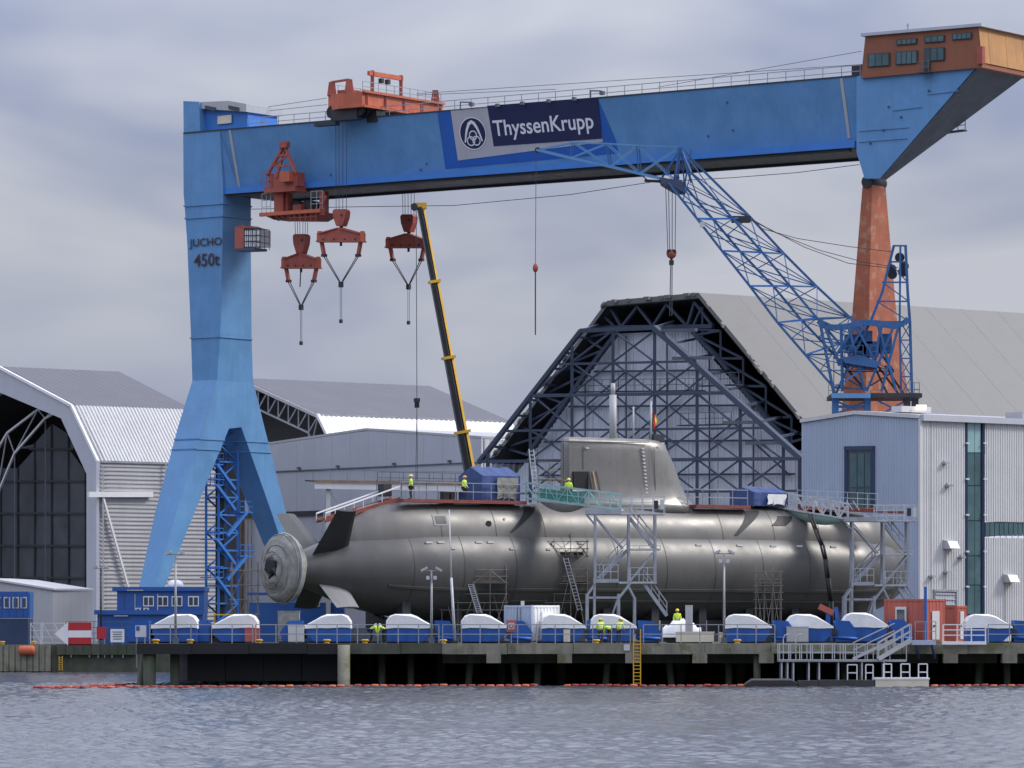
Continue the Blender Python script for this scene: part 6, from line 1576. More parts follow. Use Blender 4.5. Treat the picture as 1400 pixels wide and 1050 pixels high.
# white container
wc = thing('container', 'white steel container with a door, standing on the quay among the winches', 'container', ((720 - 700) * 306 / F, 306, ZD))
rz = R(-40)
q, ex, ey = ribbed_box(wc, ((720.5 - 700) * 304.6 / F + .35, 307.0, 0), R(-46), 2.75, 2.55, ZD + .25, ZD + 2.55, 'cladding_blue', 'white_paint')  # left wall of the white box gets its bluish shade as colour
MB().prism([q(1.03, -.35, ZD + .3), q(1.03, .35, ZD + .3), q(1.03, .35, ZD + 2.2), q(1.03, -.35, ZD + 2.2)], ex * .08).build('door', 'white_paint', wc)
MB().prism([q(1.10, -.1, ZD + 1.55), q(1.10, .15, ZD + 1.55), q(1.10, .15, ZD + 1.85), q(1.10, -.1, ZD + 1.85)], ex * .02).build('notice', 'cream', wc); bx(wc, 'door_handle', q(1.12, -.25, ZD + 1.2), (.08, .08, .2), 'dark_steel')
for y in (-.5, .4): strut(wc, 'fork_foot', q(1, y, ZD), q(1, y, ZD + .16), .35, 'dark_steel'); strut(wc, 'fork_foot', q(-1, y, ZD), q(-1, y, ZD + .16), .35, 'dark_steel')
strut(wc, 'vent', q(-.2, -.5, ZD + 2.6), q(-.2, -.5, ZD + 2.95), .25, 'cladding_grey'); strut(wc, 'door_bar', q(-.1, -1.05, ZD + .3), q(-.1, -1.05, ZD + 2.5), .07, 'rail_grey'); strut(wc, 'door_bar', q(.15, -1.05, ZD + .3), q(.15, -1.05, ZD + 2.5), .07, 'rail_grey')
# red cabins
def cabin(label, px, D, rz, sx, sy, h, win=True):
    t = thing('site_cabin', label, 'cabin', ((px - 700) * D / F, D, ZD))
    q, ex, ey = ribbed_box(t, ((px - 700) * D / F, D, 0), rz, sx, sy, ZD + .2, ZD + h, 'container_red', 'container_red', .42, .04)
    if win:
        w = MB().prism([q(-.42, -1.05, ZD + .7), q(.14, -1.05, ZD + .7), q(.14, -1.05, ZD + 2.55), q(-.42, -1.05, ZD + 2.55)], -ey * .08).build('window', 'cladding_white', t)
        MB().prism([q(-.33, -1.12, ZD + .95), q(.05, -1.12, ZD + .95), q(.05, -1.12, ZD + 2.35), q(-.33, -1.12, ZD + 2.35)], -ey * .03).build('pane', 'glass_dark', w)
    d = MB().prism([q(1.05, -.35, ZD + .25), q(1.05, .35, ZD + .25), q(1.05, .35, ZD + 2.25), q(1.05, -.35, ZD + 2.25)], ex * .06).build('door', 'cladding_white', t)
    bx(d, 'handle', q(1.12, -.22, ZD + 1.2), (.1, .1, .15), 'dark_steel')
    for x, y in ((-1, -1), (1, -1), (1, 1), (-1, 1)): strut(t, 'foot', q(x, y, ZD), q(x, y, ZD + .1), .3, 'dark_steel')
    return t
cabin('large red site cabin with white framed window beside the quay stairs', 1251, 308.5, R(-38), 3.2, 2.7, 3.0)
cabin('smaller red site cabin behind the large one', 1302, 316, R(-38), 1.5, 1.4, 2.55, False)
t = thing('pole', 'bright blue pole standing in front of the red site cabin', 'pole', P(1265.5, 880, 304.3)); strut(t, 'shaft', (P(1265.5, 880, 304.3).x, 304.3, ZD), P(1265.5, 802, 304.3), .22, 'office_blue', kind='tube'); strut(t, 'foot', (P(1265.5, 880, 304.3).x, 304.3, ZD), (P(1265.5, 880, 304.3).x, 304.3, ZD + .06), .45, 'office_blue')
# two storey blue site office
D = 388.0; KO = D / 312.0
so_ = thing('site_office', 'blue two storey site office with white windows left of the propeller', 'office', (P(218, 870, D + 2).x, D + 2, ZG))
x0, x1 = P(160, 0, D).x, P(279, 0, D).x; zt = P(0, 808, D).z; zm = P(0, 839, D).z
MB().hexa([Vector((x0, D, zm)), Vector((x1, D, zm)), Vector((x1, D + 5, zm)), Vector((x0, D + 5, zm))], [Vector((x0, D, zt)), Vector((x1, D, zt)), Vector((x1, D + 5, zt)), Vector((x0, D + 5, zt))]).build('upper_storey', 'office_blue', so_)
MB().box(((x0 + x1) / 2 - .9, D + 2.2, (ZG + zm) / 2 - .03), (x1 - x0 + 1.6, 5.4, zm - ZG - .06)).build('lower_storey', 'office_blue', so_)
MB().box(((x0 + x1) / 2 - .15, D + 2.5, zt + .18), (x1 - x0 + .5, 5.6, .36)).build('roof', 'office_blue', so_)
MB().box(((x0 + x1) / 2 - .95, D - .55, zm + .12), (x1 - x0 + 2.0, .5, .4)).build('canopy', 'office_blue', so_)
for px in (203, 222.5, 242, 264.5):
    c = P(px, 822, D - .03); w = MB().box(c, (.95, .08, .9)).build('window', 'white_paint', so_)
    for k in (-1, 1): MB().box(c + Vector((k * .22, -.05, 0)), (.34, .04, .7)).build('pane', 'glass_dark', w)
for px in (189, 200): 
    c = P(px, 834, D - .2); u_ = MB().box(c, (.5, .3, .4)).build('cooling_unit', 'cladding_white', so_); MB().tube(c + Vector((0, -.17, 0)), c + Vector((0, -.15, 0)), .11, n=12).build('fan', 'dark_steel', u_)
strut(so_, 'downpipe', P(184.5, 812, D - .06), P(184.5, 838, D - .06), .07, 'cladding_grey'); strut(so_, 'downpipe', P(215.5, 812, D - .06), P(215.5, 838, D - .06), .08, 'cladding_white')
for px in (170, 195, 220, 245): strut(so_, 'panel_joint', P(px, 812, D - .01), P(px, 838, D - .01), .03, 'office_navy')
for px0, px1, py in ((174, 196, 807), (157, 176, 842)):                      # small pale company lettering, too small to read
    MB().box((P(px0, py, D).lerp(P(px1, py, D), .5)) + Vector((0, -.32 if py < 820 else -.9, 0)), (P(px1, 0, D).x - P(px0, 0, D).x, .02, .09)).build('name_strip', 'cladding_grey', so_)
# office at the far left edge
D = 372.0
lo_ = thing('site_office', 'blue window cabin on a dark base at the left edge', 'office', (P(10, 870, D + 2).x, D + 14, ZG))
x0, x1 = P(-30, 0, D).x, P(39, 0, D).x; D2 = 386.0
sx = lambda px: P(px, 0, D2).x
MB().box(((sx(-30) + sx(39)) / 2, D2 + 2, P(0, 827, D2).z), (sx(39) - sx(-30), 4, 2.35)).build('upper_storey', 'office_blue', lo_)
MB().box(((sx(-30) + sx(39)) / 2, D2 + 2.1, (ZG + P(0, 846, D2).z) / 2), (sx(39) - sx(-30) - .1, 4, P(0, 846, D2).z - ZG)).build('lower_storey', 'office_navy', lo_)
for i, px in enumerate((-2, 9.5, 21.5, 32.5)):
    c = P(px, 824, D2 - .05); w = MB().box(c, (.56, .08, 1.0)).build('window', 'cladding_white', lo_); MB().box(c + Vector((0, -.05, 0)), (.36, .04, .8)).build('pane', 'glass_dark', w)
for i in range(6): strut(lo_, 'post', P(-8 + i * 9.6, 811, D2 - .08), P(-8 + i * 9.6, 845, D2 - .08), .1, 'office_blue')
# pale shed with a sloping roof behind it
D3 = 398.0
sh_ = thing('storage_shed', 'pale shed with a low sloping roof behind the left blue cabin', 'shed', (P(36, 870, D3).x, D3, ZG))
pp = [P(-40, 876, D3), P(72, 876, D3), P(72, 806, D3), P(-5, 794, D3), P(-40, 792, D3)]
for p in pp[:2]: p.z = ZG
MB().prism(pp, Vector((3, 6, 0))).build('walls', 'cladding_grey', sh_)
MB().prism([P(74, 807, D3 - .2), P(74, 804.5, D3 - .2), P(-5, 792, D3 - .2), P(-42, 790, D3 - .2), P(-42, 792.5, D3 - .2), P(-5, 794.5, D3 - .2)], Vector((3, 6.5, 0))).build('roof', 'cladding_white', sh_)
# blue gear and cabin under the stern
D4 = 322.0
bc = thing('blue_cabin', 'dark blue cabin seen under the submarine stern', 'cabin', (P(408, 860, D4).x, D4 + 2, ZD))
MB().box(((P(340, 0, D4).x + P(470, 0, D4).x) / 2, D4 + 2, ZD + 1.45), (P(470, 0, D4).x - P(340, 0, D4).x, 3, 2.9)).build('body', 'office_blue', bc)
for px in (415, 432): 
    w = MB().box(P(px, 822, D4 + .45), (.6, .08, .8)).build('window', 'cladding_white', bc); MB().box(P(px, 822, D4 + .4), (.4, .06, .6)).build('pane', 'glass_dark', w)
strut(bc, 'roof_edge', P(338, 812, D4 + .4), P(472, 812, D4 + .4), .2, 'office_blue')
# ------------------------------------------------------------------ quay edge: railings, ladder, lamps, signs
def quay_rail(label, a, c, m='rail_grey', h=1.3, sp=1.35):
    t = thing('quay_railing', label, 'railing', (jx((a + c) / 2), 300.4, ZD))
    railing(t, [(jx(a), 300.45, ZD), (jx(c), 300.45, ZD)], h, sp, m, rails=(1, .5), w=.065)
quay_rail('grey tube railing on the quay edge left of the propeller cover', 204, 345)
quay_rail('grey tube railing on the quay edge below the submarine stern', 349, 600)
quay_rail('grey tube railing on the quay edge in front of the white container', 605, 862)
quay_rail('grey tube railing on the quay edge in front of the cream boxes', 880, 1060)
quay_rail('thin grey railing on the quay edge at the right frame border', 1352, 1440)
ld = thing('quay_ladder', 'yellow ladder going down from the quay edge to the water', 'ladder', (jx(871), 300.1, 0))
for s in (-1, 1): strut(ld, 'rail', (jx(871) + s * .24, 300.1, .05), (jx(871) + s * .24, 300.1, ZD + 1.0), .07, 'yellow')
for i in range(13): strut(ld, 'rung', (jx(871) - .24, 300.1, .2 + i * .24), (jx(871) + .24, 300.1, .2 + i * .24), .05, 'yellow')
def lamp(label, px, ytop, D, z0=None, heads=2):
    x = (px - 700) * D / F; z0 = ZD if z0 is None else z0; zt = P(0, ytop, D).z
    t = thing('lamp_post', label, 'lamp post', (x, D, z0), group='floodlight posts on the quay')
    MB().tube((x, D, z0), (x, D, zt), .10, .06, n=10).build('pole', 'rail_grey' if px != 138 else 'dark_steel', t)
    MB().box((x, D, z0 + .2), (.4, .4, .4)).build('foot', 'rail_dark', t)
    strut(t, 'cross_arm', (x - .5, D, zt), (x + .5, D, zt), .07, 'rail_grey')
    for s in (-1, 1):
        c = Vector((x + s * .5, D - .1, zt + .1)); mb = MB(); r = Matrix.Rotation(s * .5, 3, 'Y'); mb.box(c, (.5, .35, .16), M3=r); h = mb.build('head', 'cladding_grey', t)
        MB().box(c - Vector((0, 0, .1)), (.4, .28, .03), M3=r).build('lens', 'glass_pale', h)
    if heads > 2:
        for s in (-1, 1): MB().box((x + s * .25, D - .15, zt - .5), (.22, .3, .25)).build('camera_box', 'cladding_white', t)
lamp('dark floodlight post at the corner of the left hall', 138, 777, 385.2, ZG)
lamp('floodlight post in front of the blue two storey office', 240, 758, 303.4)
lamp('floodlight post with camera boxes below the after hull', 590, 780, 303.2, None, 4)
lamp('floodlight post with camera boxes below the fore hull', 990, 757, 303.8, None, 4)
t = thing('pole', 'tall thin pale pole leaning in front of the after hull', 'pole', P(622, 877, 303)); a = P(622, 874, 303); a.z = ZD
MB().tube(a, P(617, 790, 303), .10, .09, n=10).build('lower_pole', 'galvanised', t); MB().tube(P(617, 790, 303), P(614, 697, 303), .06, .04, n=10).build('upper_pole', 'cladding_white', t); MB().box(a + UP * .1, (.4, .4, .2)).build('foot', 'dark_steel', t)
# yellow bollards
for px, D, z, lab in ((3, 383.8, ZG, 'yellow bollard on the left quay by the blue window cabin'), (46, 383.8, ZG, 'yellow bollard on the left quay above the orange fender'), (213, 300.9, ZD, 'yellow bollard at the left end of the jetty'), (260, 300.9, ZD, 'yellow bollard in front of the two storey office'),
                      (354, 300.9, ZD, 'yellow bollard below the propeller cover'), (447, 300.9, ZD, 'yellow bollard below the light grey stern fin'), (499, 300.9, ZD, 'yellow bollard near the bending workers'), (606, 300.9, ZD, 'yellow bollard at the leaning pale pole'), (815, 300.9, ZD, 'yellow bollard at the feet of the crouching workers'), (1008, 300.9, ZD, 'yellow bollard under the right cream box')):
    x = (px - 700) * D / F; c = Vector((x, D, z)); mb = MB()
    mb.loft([[c + Vector((math.cos(t_) * r, math.sin(t_) * r * .8, h)) for t_ in np.linspace(0, 6.283, 14, endpoint=False)] for h, r in ((0, .2), (.08, .17), (.14, .14), (.18, .26), (.25, .28), (.30, .16))], cap=True)
    mb.top('bollard', 'yellow', lab, 'bollard', group='yellow bollards on the quay')
# lifebuoy cabinet
t = thing('lifebuoy_cabinet', 'red cabinet with a white lifebuoy sign on the quay railing', 'cabinet', (jx(699), 301.2, ZD))
strut(t, 'post', (jx(699), 301.2, ZD), (jx(699), 301.2, ZD + .8), .08, 'rail_grey'); MB().box((jx(699), 301.1, ZD + 1.2), (.65, .3, .8)).build('box', 'container_red', t)
MB().box((jx(699), 300.93, ZD + 1.2), (.42, .03, .45)).build('sign', 'cladding_white', t)
c = Vector((jx(699), 300.9, ZD + 1.2)); mb = MB(); ts = np.linspace(0, 6.283, 20, endpoint=False); mb.loft([[c + Vector((math.cos(a) * r, 0, math.sin(a) * r)) for a in ts] for r in (.09, .16)]); mb.build('ring', 'sign_red', t)
bx(deck, 'number_plate', (jx(857), 300.22, ZD - .26), (.42, .04, .42), 'cladding_white')
# signs on the left quay
def sign_post(t, px, ybot, D): strut(t, 'post', (P(px, 0, D).x, D + .08, ZG - 1.0), P(px, ybot, D + .08), .09, 'rail_grey')
D = 383.0
ar = thing('arrow_sign', 'large white arrow sign with red and white plate pointing left', 'sign', (P(105, 880, D).x, D, ZG))
for y0, y1, m in ((851, 862, 'sign_red'), (862, 871.5, 'white_paint'), (871.5, 882, 'sign_red')):
    MB().hexa([P(93.2, y1, D), P(125, y1, D), P(125, y1, D + .06), P(93.2, y1, D + .06)], [P(93.2, y0, D), P(125, y0, D), P(125, y0, D + .06), P(93.2, y0, D + .06)]).build('plate', m, ar)
MB().prism([P(74.5, 866.5, D - .02), P(93, 882.5, D - .02), P(93, 850.5, D - .02)], Vector((0, .08, 0))).build('arrow_head', 'white_paint', ar)
for px in (97, 122): strut(ar, 'post', (P(px, 0, D).x, D + .15, 1.3), P(px, 852, D + .15), .1, 'rail_grey')
def small_sign(name, label, px0, px1, y0, y1, m, D=383.0):
    t = thing(name, label, 'sign', (P((px0 + px1) / 2, 0, D).x, D, ZG))
    p = MB().hexa([P(px0, y1, D), P(px1, y1, D), P(px1, y1, D + .05), P(px0, y1, D + .05)], [P(px0, y0, D), P(px1, y0, D), P(px1, y0, D + .05), P(px0, y0, D + .05)]).build('plate', m, t)
    for px in (px0 + 2, px1 - 2): strut(t, 'post', (P(px, 0, D).x, D + .12, 1.25), P(px, y0 + 1, D + .12), .08, 'rail_grey')
    return t, p
small_sign('warning_sign', 'dark red notice board right of the arrow sign', 132, 145, 857, 873, 'sign_red')
t, p = small_sign('notice_board', 'white notice board with grey lines on the left quay', 151, 170, 860, 878, 'white_paint')
for i, y in enumerate((864, 867.2, 870.4, 873.6)): MB().box(P(160.5, y, D - .02), (.85 - .1 * (i % 2), .02, .07)).build('text_line', 'rail_dark', p)
t, p = small_sign('mooring_sign', 'pale sign with a small blue square at the left end of the jetty', 185, 200, 855, 871, 'cladding_white', 301.0)
MB().box(P(188.5, 859, 300.97), (.24, .03, .3)).build('symbol', 'office_blue', p)
fn = thing('gate_fence', 'white tube gate frames on the left quay beside the arrow sign', 'fence', (P(60, 880, 384.6).x, 384.6, ZG))
for x0, x1 in ((42, 56), (58, 74), (74, 88)):
    for x in (x0, x1): strut(fn, 'post', (P(x, 0, 384.6).x, 384.6, ZG), P(x, 851, 384.6), .07, 'fence_white')
    for y in (852, 862, 871, 879): strut(fn, 'rail', P(x0, y, 384.6), P(x1, y, 384.6), .05, 'fence_white')
    strut(fn, 'brace', P(x0, 852, 384.6), P(x1, 879, 384.6), .05, 'fence_white')
fn = thing('mesh_fence', 'dark fence behind the notice boards on the left quay', 'fence', (P(150, 880, 386).x, 386, ZG))
railing(fn, [P(90, 881, 386), P(186, 881, 386)], 2.0, 1.2, 'rail_dark', rails=(1, .75, .5, .25), w=.05)
# clutter round the pylon foot
sc = scaffold('thin tube scaffold beside the pylon stair tower', 316, 352, 313, 768, 3, (780, 800, 820, 840, 852), ((851, 318, 350),))
t = thing('forklift', 'small yellow machine beside the winch left of the propeller cover', 'machine', P(305, 870, 310)); c = Vector((P(305, 870, 310).x, 310, ZD))
bx(t, 'body', c + Vector((0, 0, .75)), (1.5, 1.0, .7), 'yellow'); bx(t, 'seat', c + Vector((.3, 0, 1.25)), (.5, .6, .4), 'black')
for s in (-.5, .5): MB().tube(c + Vector((s, -.55, .3)), c + Vector((s, .55, .3)), .3, n=14).build('wheel', 'black', t)
for s in (-.6, .5): strut(t, 'guard_post', c + Vector((s, 0, 1.0)), c + Vector((s, 0, 2.0)), .08, 'yellow')
strut(t, 'guard_roof', c + Vector((-.65, 0, 2.0)), c + Vector((.6, 0, 2.0)), .9, 'yellow', .08)
mb = MB(); c = Vector((P(240, 0, 390.5).x, 390.5, P(0, 803, 388).z))
mb.loft([[c + Vector((math.cos(a) * r * 1.05, math.sin(a) * r, h + .05 * math.sin(4 * a))) for a in np.linspace(0, 6.283, 16, endpoint=False)] for h, r in ((-.02, .7), (.35, .66), (.58, .45), (.66, .15))], cap=True); mb.top('tarpaulin_bundle', 'tarp_white', 'rounded white tarpaulin bundle on the site office roof', 'bundle')
# covered heap near the stair foot
t = thing('covered_machine', 'white sheeted machine at the foot of the near stair tower', 'machine', (jx(932), 309, ZD))
rows = []
for k, x in enumerate(np.linspace(905, 958, 12)):
    h = .9 + .75 * math.sin((k + .5) / 12 * math.pi) + .12 * math.sin(k * 2.4); X = (x - 700) * 309 / F
    rows.append([Vector((X, 308, ZD + .4)), Vector((X, 308.1, ZD + h * .8)), Vector((X, 308.7, ZD + h)), Vector((X, 309.6, ZD + h * .85)), Vector((X, 309.9, ZD + .4))])
MB().loft(rows, closed=False).build('sheet', 'tarp_white', t); bx(t, 'chassis', ((931 - 700) * 309 / F, 309, ZD + .35), (2.4, 1.5, .5), 'dark_steel')
for s in (915, 950): MB().tube(((s - 700) * 309 / F, 308.1, ZD + .3), ((s - 700) * 309 / F, 309.8, ZD + .3), .3, n=14).build('wheel', 'black', t)

# ------------------------------------------------------------------ landing stage with stairs and pontoons
ls = thing('landing_stage', 'galvanised landing stage with railings below the quay at right', 'landing stage', (jx(1120), 298.5, 0))
zs = P(0, 903, 299).z
strut(ls, 'platform', (jx(1062), 298.6, zs), (jx(1235), 298.6, zs), 2.0, 'rail_grey', .14)
for y in (297.65, 299.55): railing(ls, [(jx(1063), y, zs), (jx(1182), y, zs)], 1.12, .78, 'galvanised', rails=(1, .5), w=.06)
railing(ls, [(jx(1100), 297.6, zs), (jx(1235), 297.6, zs)], 1.12, 1.1, 'galvanised', rails=(1,), w=.05)
for px in (1066, 1074, 1082, 1103, 1117, 1143, 1175, 1205): strut(ls, 'support', (jx(px), 297.8, -.5), (jx(px), 297.8, zs), .1, 'galvanised'); strut(ls, 'support', (jx(px), 299.4, -1), (jx(px), 299.4, zs), .12, 'rail_dark')
for px in (1068, 1085): 
    pts = [(jx(px), 297.7, zs), (jx(px), 297.7, zs + 1.5), (jx(px) + .12, 297.7, zs + 1.75), (jx(px) + .4, 297.7, zs + 1.8), (jx(px) + .4, 298.6, zs + 1.8)]
    for a, c in zip(pts[:-1], pts[1:]): strut(ls, 'hoop', a, c, .06, 'galvanised', kind='tube')
# inclined gangway stair
a, c = Vector((jx(1197), 297.4, zs + .1)), Vector((jx(1241), 297.4, ZD + .25))
for k in (0, 1.1):
    o = Vector((0, k, 0)); strut(ls, 'stringer', a + o, c + o, .1, 'cladding_grey', .26)
    for h in (1.1, .6): strut(ls, 'handrail', a + o + UP * h, c + o + UP * h, .075, 'cladding_grey')
    for f in np.linspace(0, 1, 5): q = a.lerp(c, f) + o; strut(ls, 'rail_post', q, q + UP * 1.1, .065, 'cladding_grey')
for f in np.linspace(.03, .97, 12): q = a.lerp(c, f); strut(ls, 'tread', q, q + Vector((0, 1.1, 0)), .22, 'galvanised', .05)
a2, c2 = Vector((jx(1165), 299.3, zs + .1)), Vector((jx(1222), 299.3, ZD + .3))
strut(ls, 'stringer', a2, c2, .1, 'cladding_grey', .2)
for h in (1.1, .6): strut(ls, 'handrail', a2 + UP * h, c2 + UP * h, .07, 'cladding_grey')
# bracket platform at the stair head
hp = thing('stair_head_platform', 'pale blue platform with white railing at the head of the quay stairs', 'platform', (jx(1255), 299, ZD))
strut(hp, 'deck', (jx(1242), 298.9, ZD + .08), (jx(1275), 298.9, ZD + .08), 2.6, 'cladding_blue', .3)
for px in (1248, 1270): strut(hp, 'bracket', (jx(px), 297.8, ZD - .1), (jx(px) + .4, 300.1, ZD - 1.0), .16, 'office_navy')
railing(hp, [(jx(1247), 297.7, ZD + .2), (jx(1275), 297.7, ZD + .2)], 1.3, .75, 'rail_grey', rails=(1, .5), w=.06)
rg_ = thing('quay_railing', 'white railing with a white kerb right of the red site cabin', 'railing', (jx(1318), 299.9, ZD))
strut(rg_, 'kerb', (jx(1288), 299.9, ZD + .05), (jx(1348), 299.9, ZD + .05), .35, 'white_paint', .22)
railing(rg_, [(jx(1289), 299.8, ZD + .1), (jx(1347), 299.8, ZD + .1)], 1.2, .9, 'white_paint', rails=(1, .7, .4), w=.08)
# pontoons
pt = thing('pontoon', 'cream floating pontoon with white guard frames at the foot of the stairs', 'pontoon', (jx(1232), 296.5, 0))
x0, x1 = (1197 - 700) * 296 / F, (1270 - 700) * 296 / F
MB().box(((x0 + x1) / 2, 297.2, .12), (x1 - x0, 2.4, .75)).build('float', 'cream', pt); MB().box(((x0 + x1) / 2, 297.2, .56), (x1 - x0 + .1, 2.5, .12)).build('deck', 'white_paint', pt)
for px0, px1 in ((1208, 1219), (1232, 1244), (1256, 1268)):
    for px in (px0, px1): strut(pt, 'guard_post', ((px - 700) * 296 / F, 296.1, .6), ((px - 700) * 296 / F, 296.1, 1.55), .08, 'white_paint')
    for z in (1.0, 1.55): strut(pt, 'guard_rail', ((px0 - 700) * 296 / F, 296.1, z), ((px1 - 700) * 296 / F, 296.1, z), .08, 'white_paint')
pt2 = thing('pontoon', 'black floating pontoon left of the cream one', 'pontoon', (jx(1145), 296.8, 0))
for a, c, h in ((1092, 1119, .5), (1119.5, 1196, .55)):
    x0, x1 = (a - 700) * 296 / F, (c - 700) * 296 / F; MB().box(((x0 + x1) / 2, 297.2, .05), (x1 - x0, 2.3, h * 1.5)).build('float', 'pontoon', pt2)
for px0, px1 in ((1159, 1172), (1184, 1194)):
    for px in (px0, px1): strut(pt2, 'guard_post', ((px - 700) * 296 / F, 296.2, .4), ((px - 700) * 296 / F, 296.2, 1.5), .08, 'fence_white')
    for z in (.95, 1.5): strut(pt2, 'guard_rail', ((px0 - 700) * 296 / F, 296.2, z), ((px1 - 700) * 296 / F, 296.2, z), .08, 'fence_white')
x0, x1 = (1019 - 700) * 296 / F, (1091 - 700) * 296 / F
mb = MB(); rows = []
for k, f in enumerate(np.linspace(0, 1, 9)):
    x = x0 + (x1 - x0) * f; e = min(1, 6 * f + .4, 6 * (1 - f) + .55); rows.append([Vector((x, 296.2, -.2)), Vector((x, 296.0, .45 * e)), Vector((x, 297.4, .55 * e)), Vector((x, 297.5, -.2))])
mb.loft(rows, closed=False, cap=True, smooth=False).top('work_boat', 'pontoon', 'low black work float at the foot of the landing stage', 'float')

# ------------------------------------------------------------------ red oil boom
fm = MB(); 
fm.loft([[Vector((x, math.cos(a) * r, math.sin(a) * r)) for a in np.linspace(0, 6.283, 10, endpoint=False)] for x, r in ((-.26, .04), (-.23, .095), (0, .105), (.23, .095), (.26, .04))], cap=True)
fme = fm.mesh('float', 'boom_red'); fm2 = fm.mesh('float', 'fender_orange')
def oil_boom(label, pts):
    t = thing('oil_boom', label, 'oil boom', (pts[0][0], pts[0][1], 0)); acc = 0.0
    for (ax, ay), (cx, cy) in zip(pts[:-1], pts[1:]):
        a, c = Vector((ax, ay, 0)), Vector((cx, cy, 0)); L = (c - a).length; n = max(1, int(L / .56)); yaw = math.atan2(cy - ay, cx - ax)
        for i in range(n):
            o = bpy.data.objects.new('float', fme if random.random() < .85 else fm2); COL.objects.link(o); o.parent = t
            p = a.lerp(c, (i + .5) / n) - Vector(t.location); o.location = p + UP * (.06 + random.uniform(-.03, .03)); o.rotation_euler = (0, random.uniform(-.06, .06), yaw + random.uniform(-.06, .06))
        strut(t, 'skirt', a - UP * .05, c - UP * .05, .03, 'boom_red', .2)
bp2 = lambda px, D: ((px - 700) * D / F, D)
oil_boom('long red oil boom floating along the front of the jetty', [bp2(190, 306), bp2(150, 299), bp2(90, 292), bp2(46, 288.5), bp2(52, 288), bp2(120, 290), bp2(205, 292), bp2(320, 294), bp2(460, 296.5), bp2(600, 297.8), bp2(690, 298), bp2(736, 298.6)])
oil_boom('red oil boom between the yellow ladder and the black float', [bp2(770, 298.8), bp2(860, 297.6), bp2(950, 297.4), bp2(1019, 297)])
oil_boom('red oil boom running out of frame right of the cream pontoon', [bp2(1272, 297.6), bp2(1340, 298.6), bp2(1450, 298.8)])

# ------------------------------------------------------------------ workers
def skin_mesh(name, verts, edges, m, sub_=1):
    me = bpy.data.meshes.new(name); me.from_pydata([v[0] for v in verts], edges, [])
    ob = bpy.data.objects.new(name, me); COL.objects.link(ob)
    ob.modifiers.new('skin', 'SKIN'); 
    for i, v in enumerate(verts):
        r = v[1]; me.skin_vertices[0].data[i].radius = (r, r) if not isinstance(r, tuple) else r
    me.skin_vertices[0].data[0].use_root = True
    s = ob.modifiers.new('subdivision', 'SUBSURF'); s.levels = sub_; s.render_levels = sub_
    bpy.context.view_layer.update()
    out = bpy.data.meshes.new_from_object(ob.evaluated_get(bpy.context.evaluated_depsgraph_get()))
    bpy.data.objects.remove(ob); bpy.data.meshes.remove(me)
    out.name = name; out.materials.clear(); out.materials.append(M[m]); out.polygons.foreach_set('use_smooth', [True] * len(out.polygons))
    return out
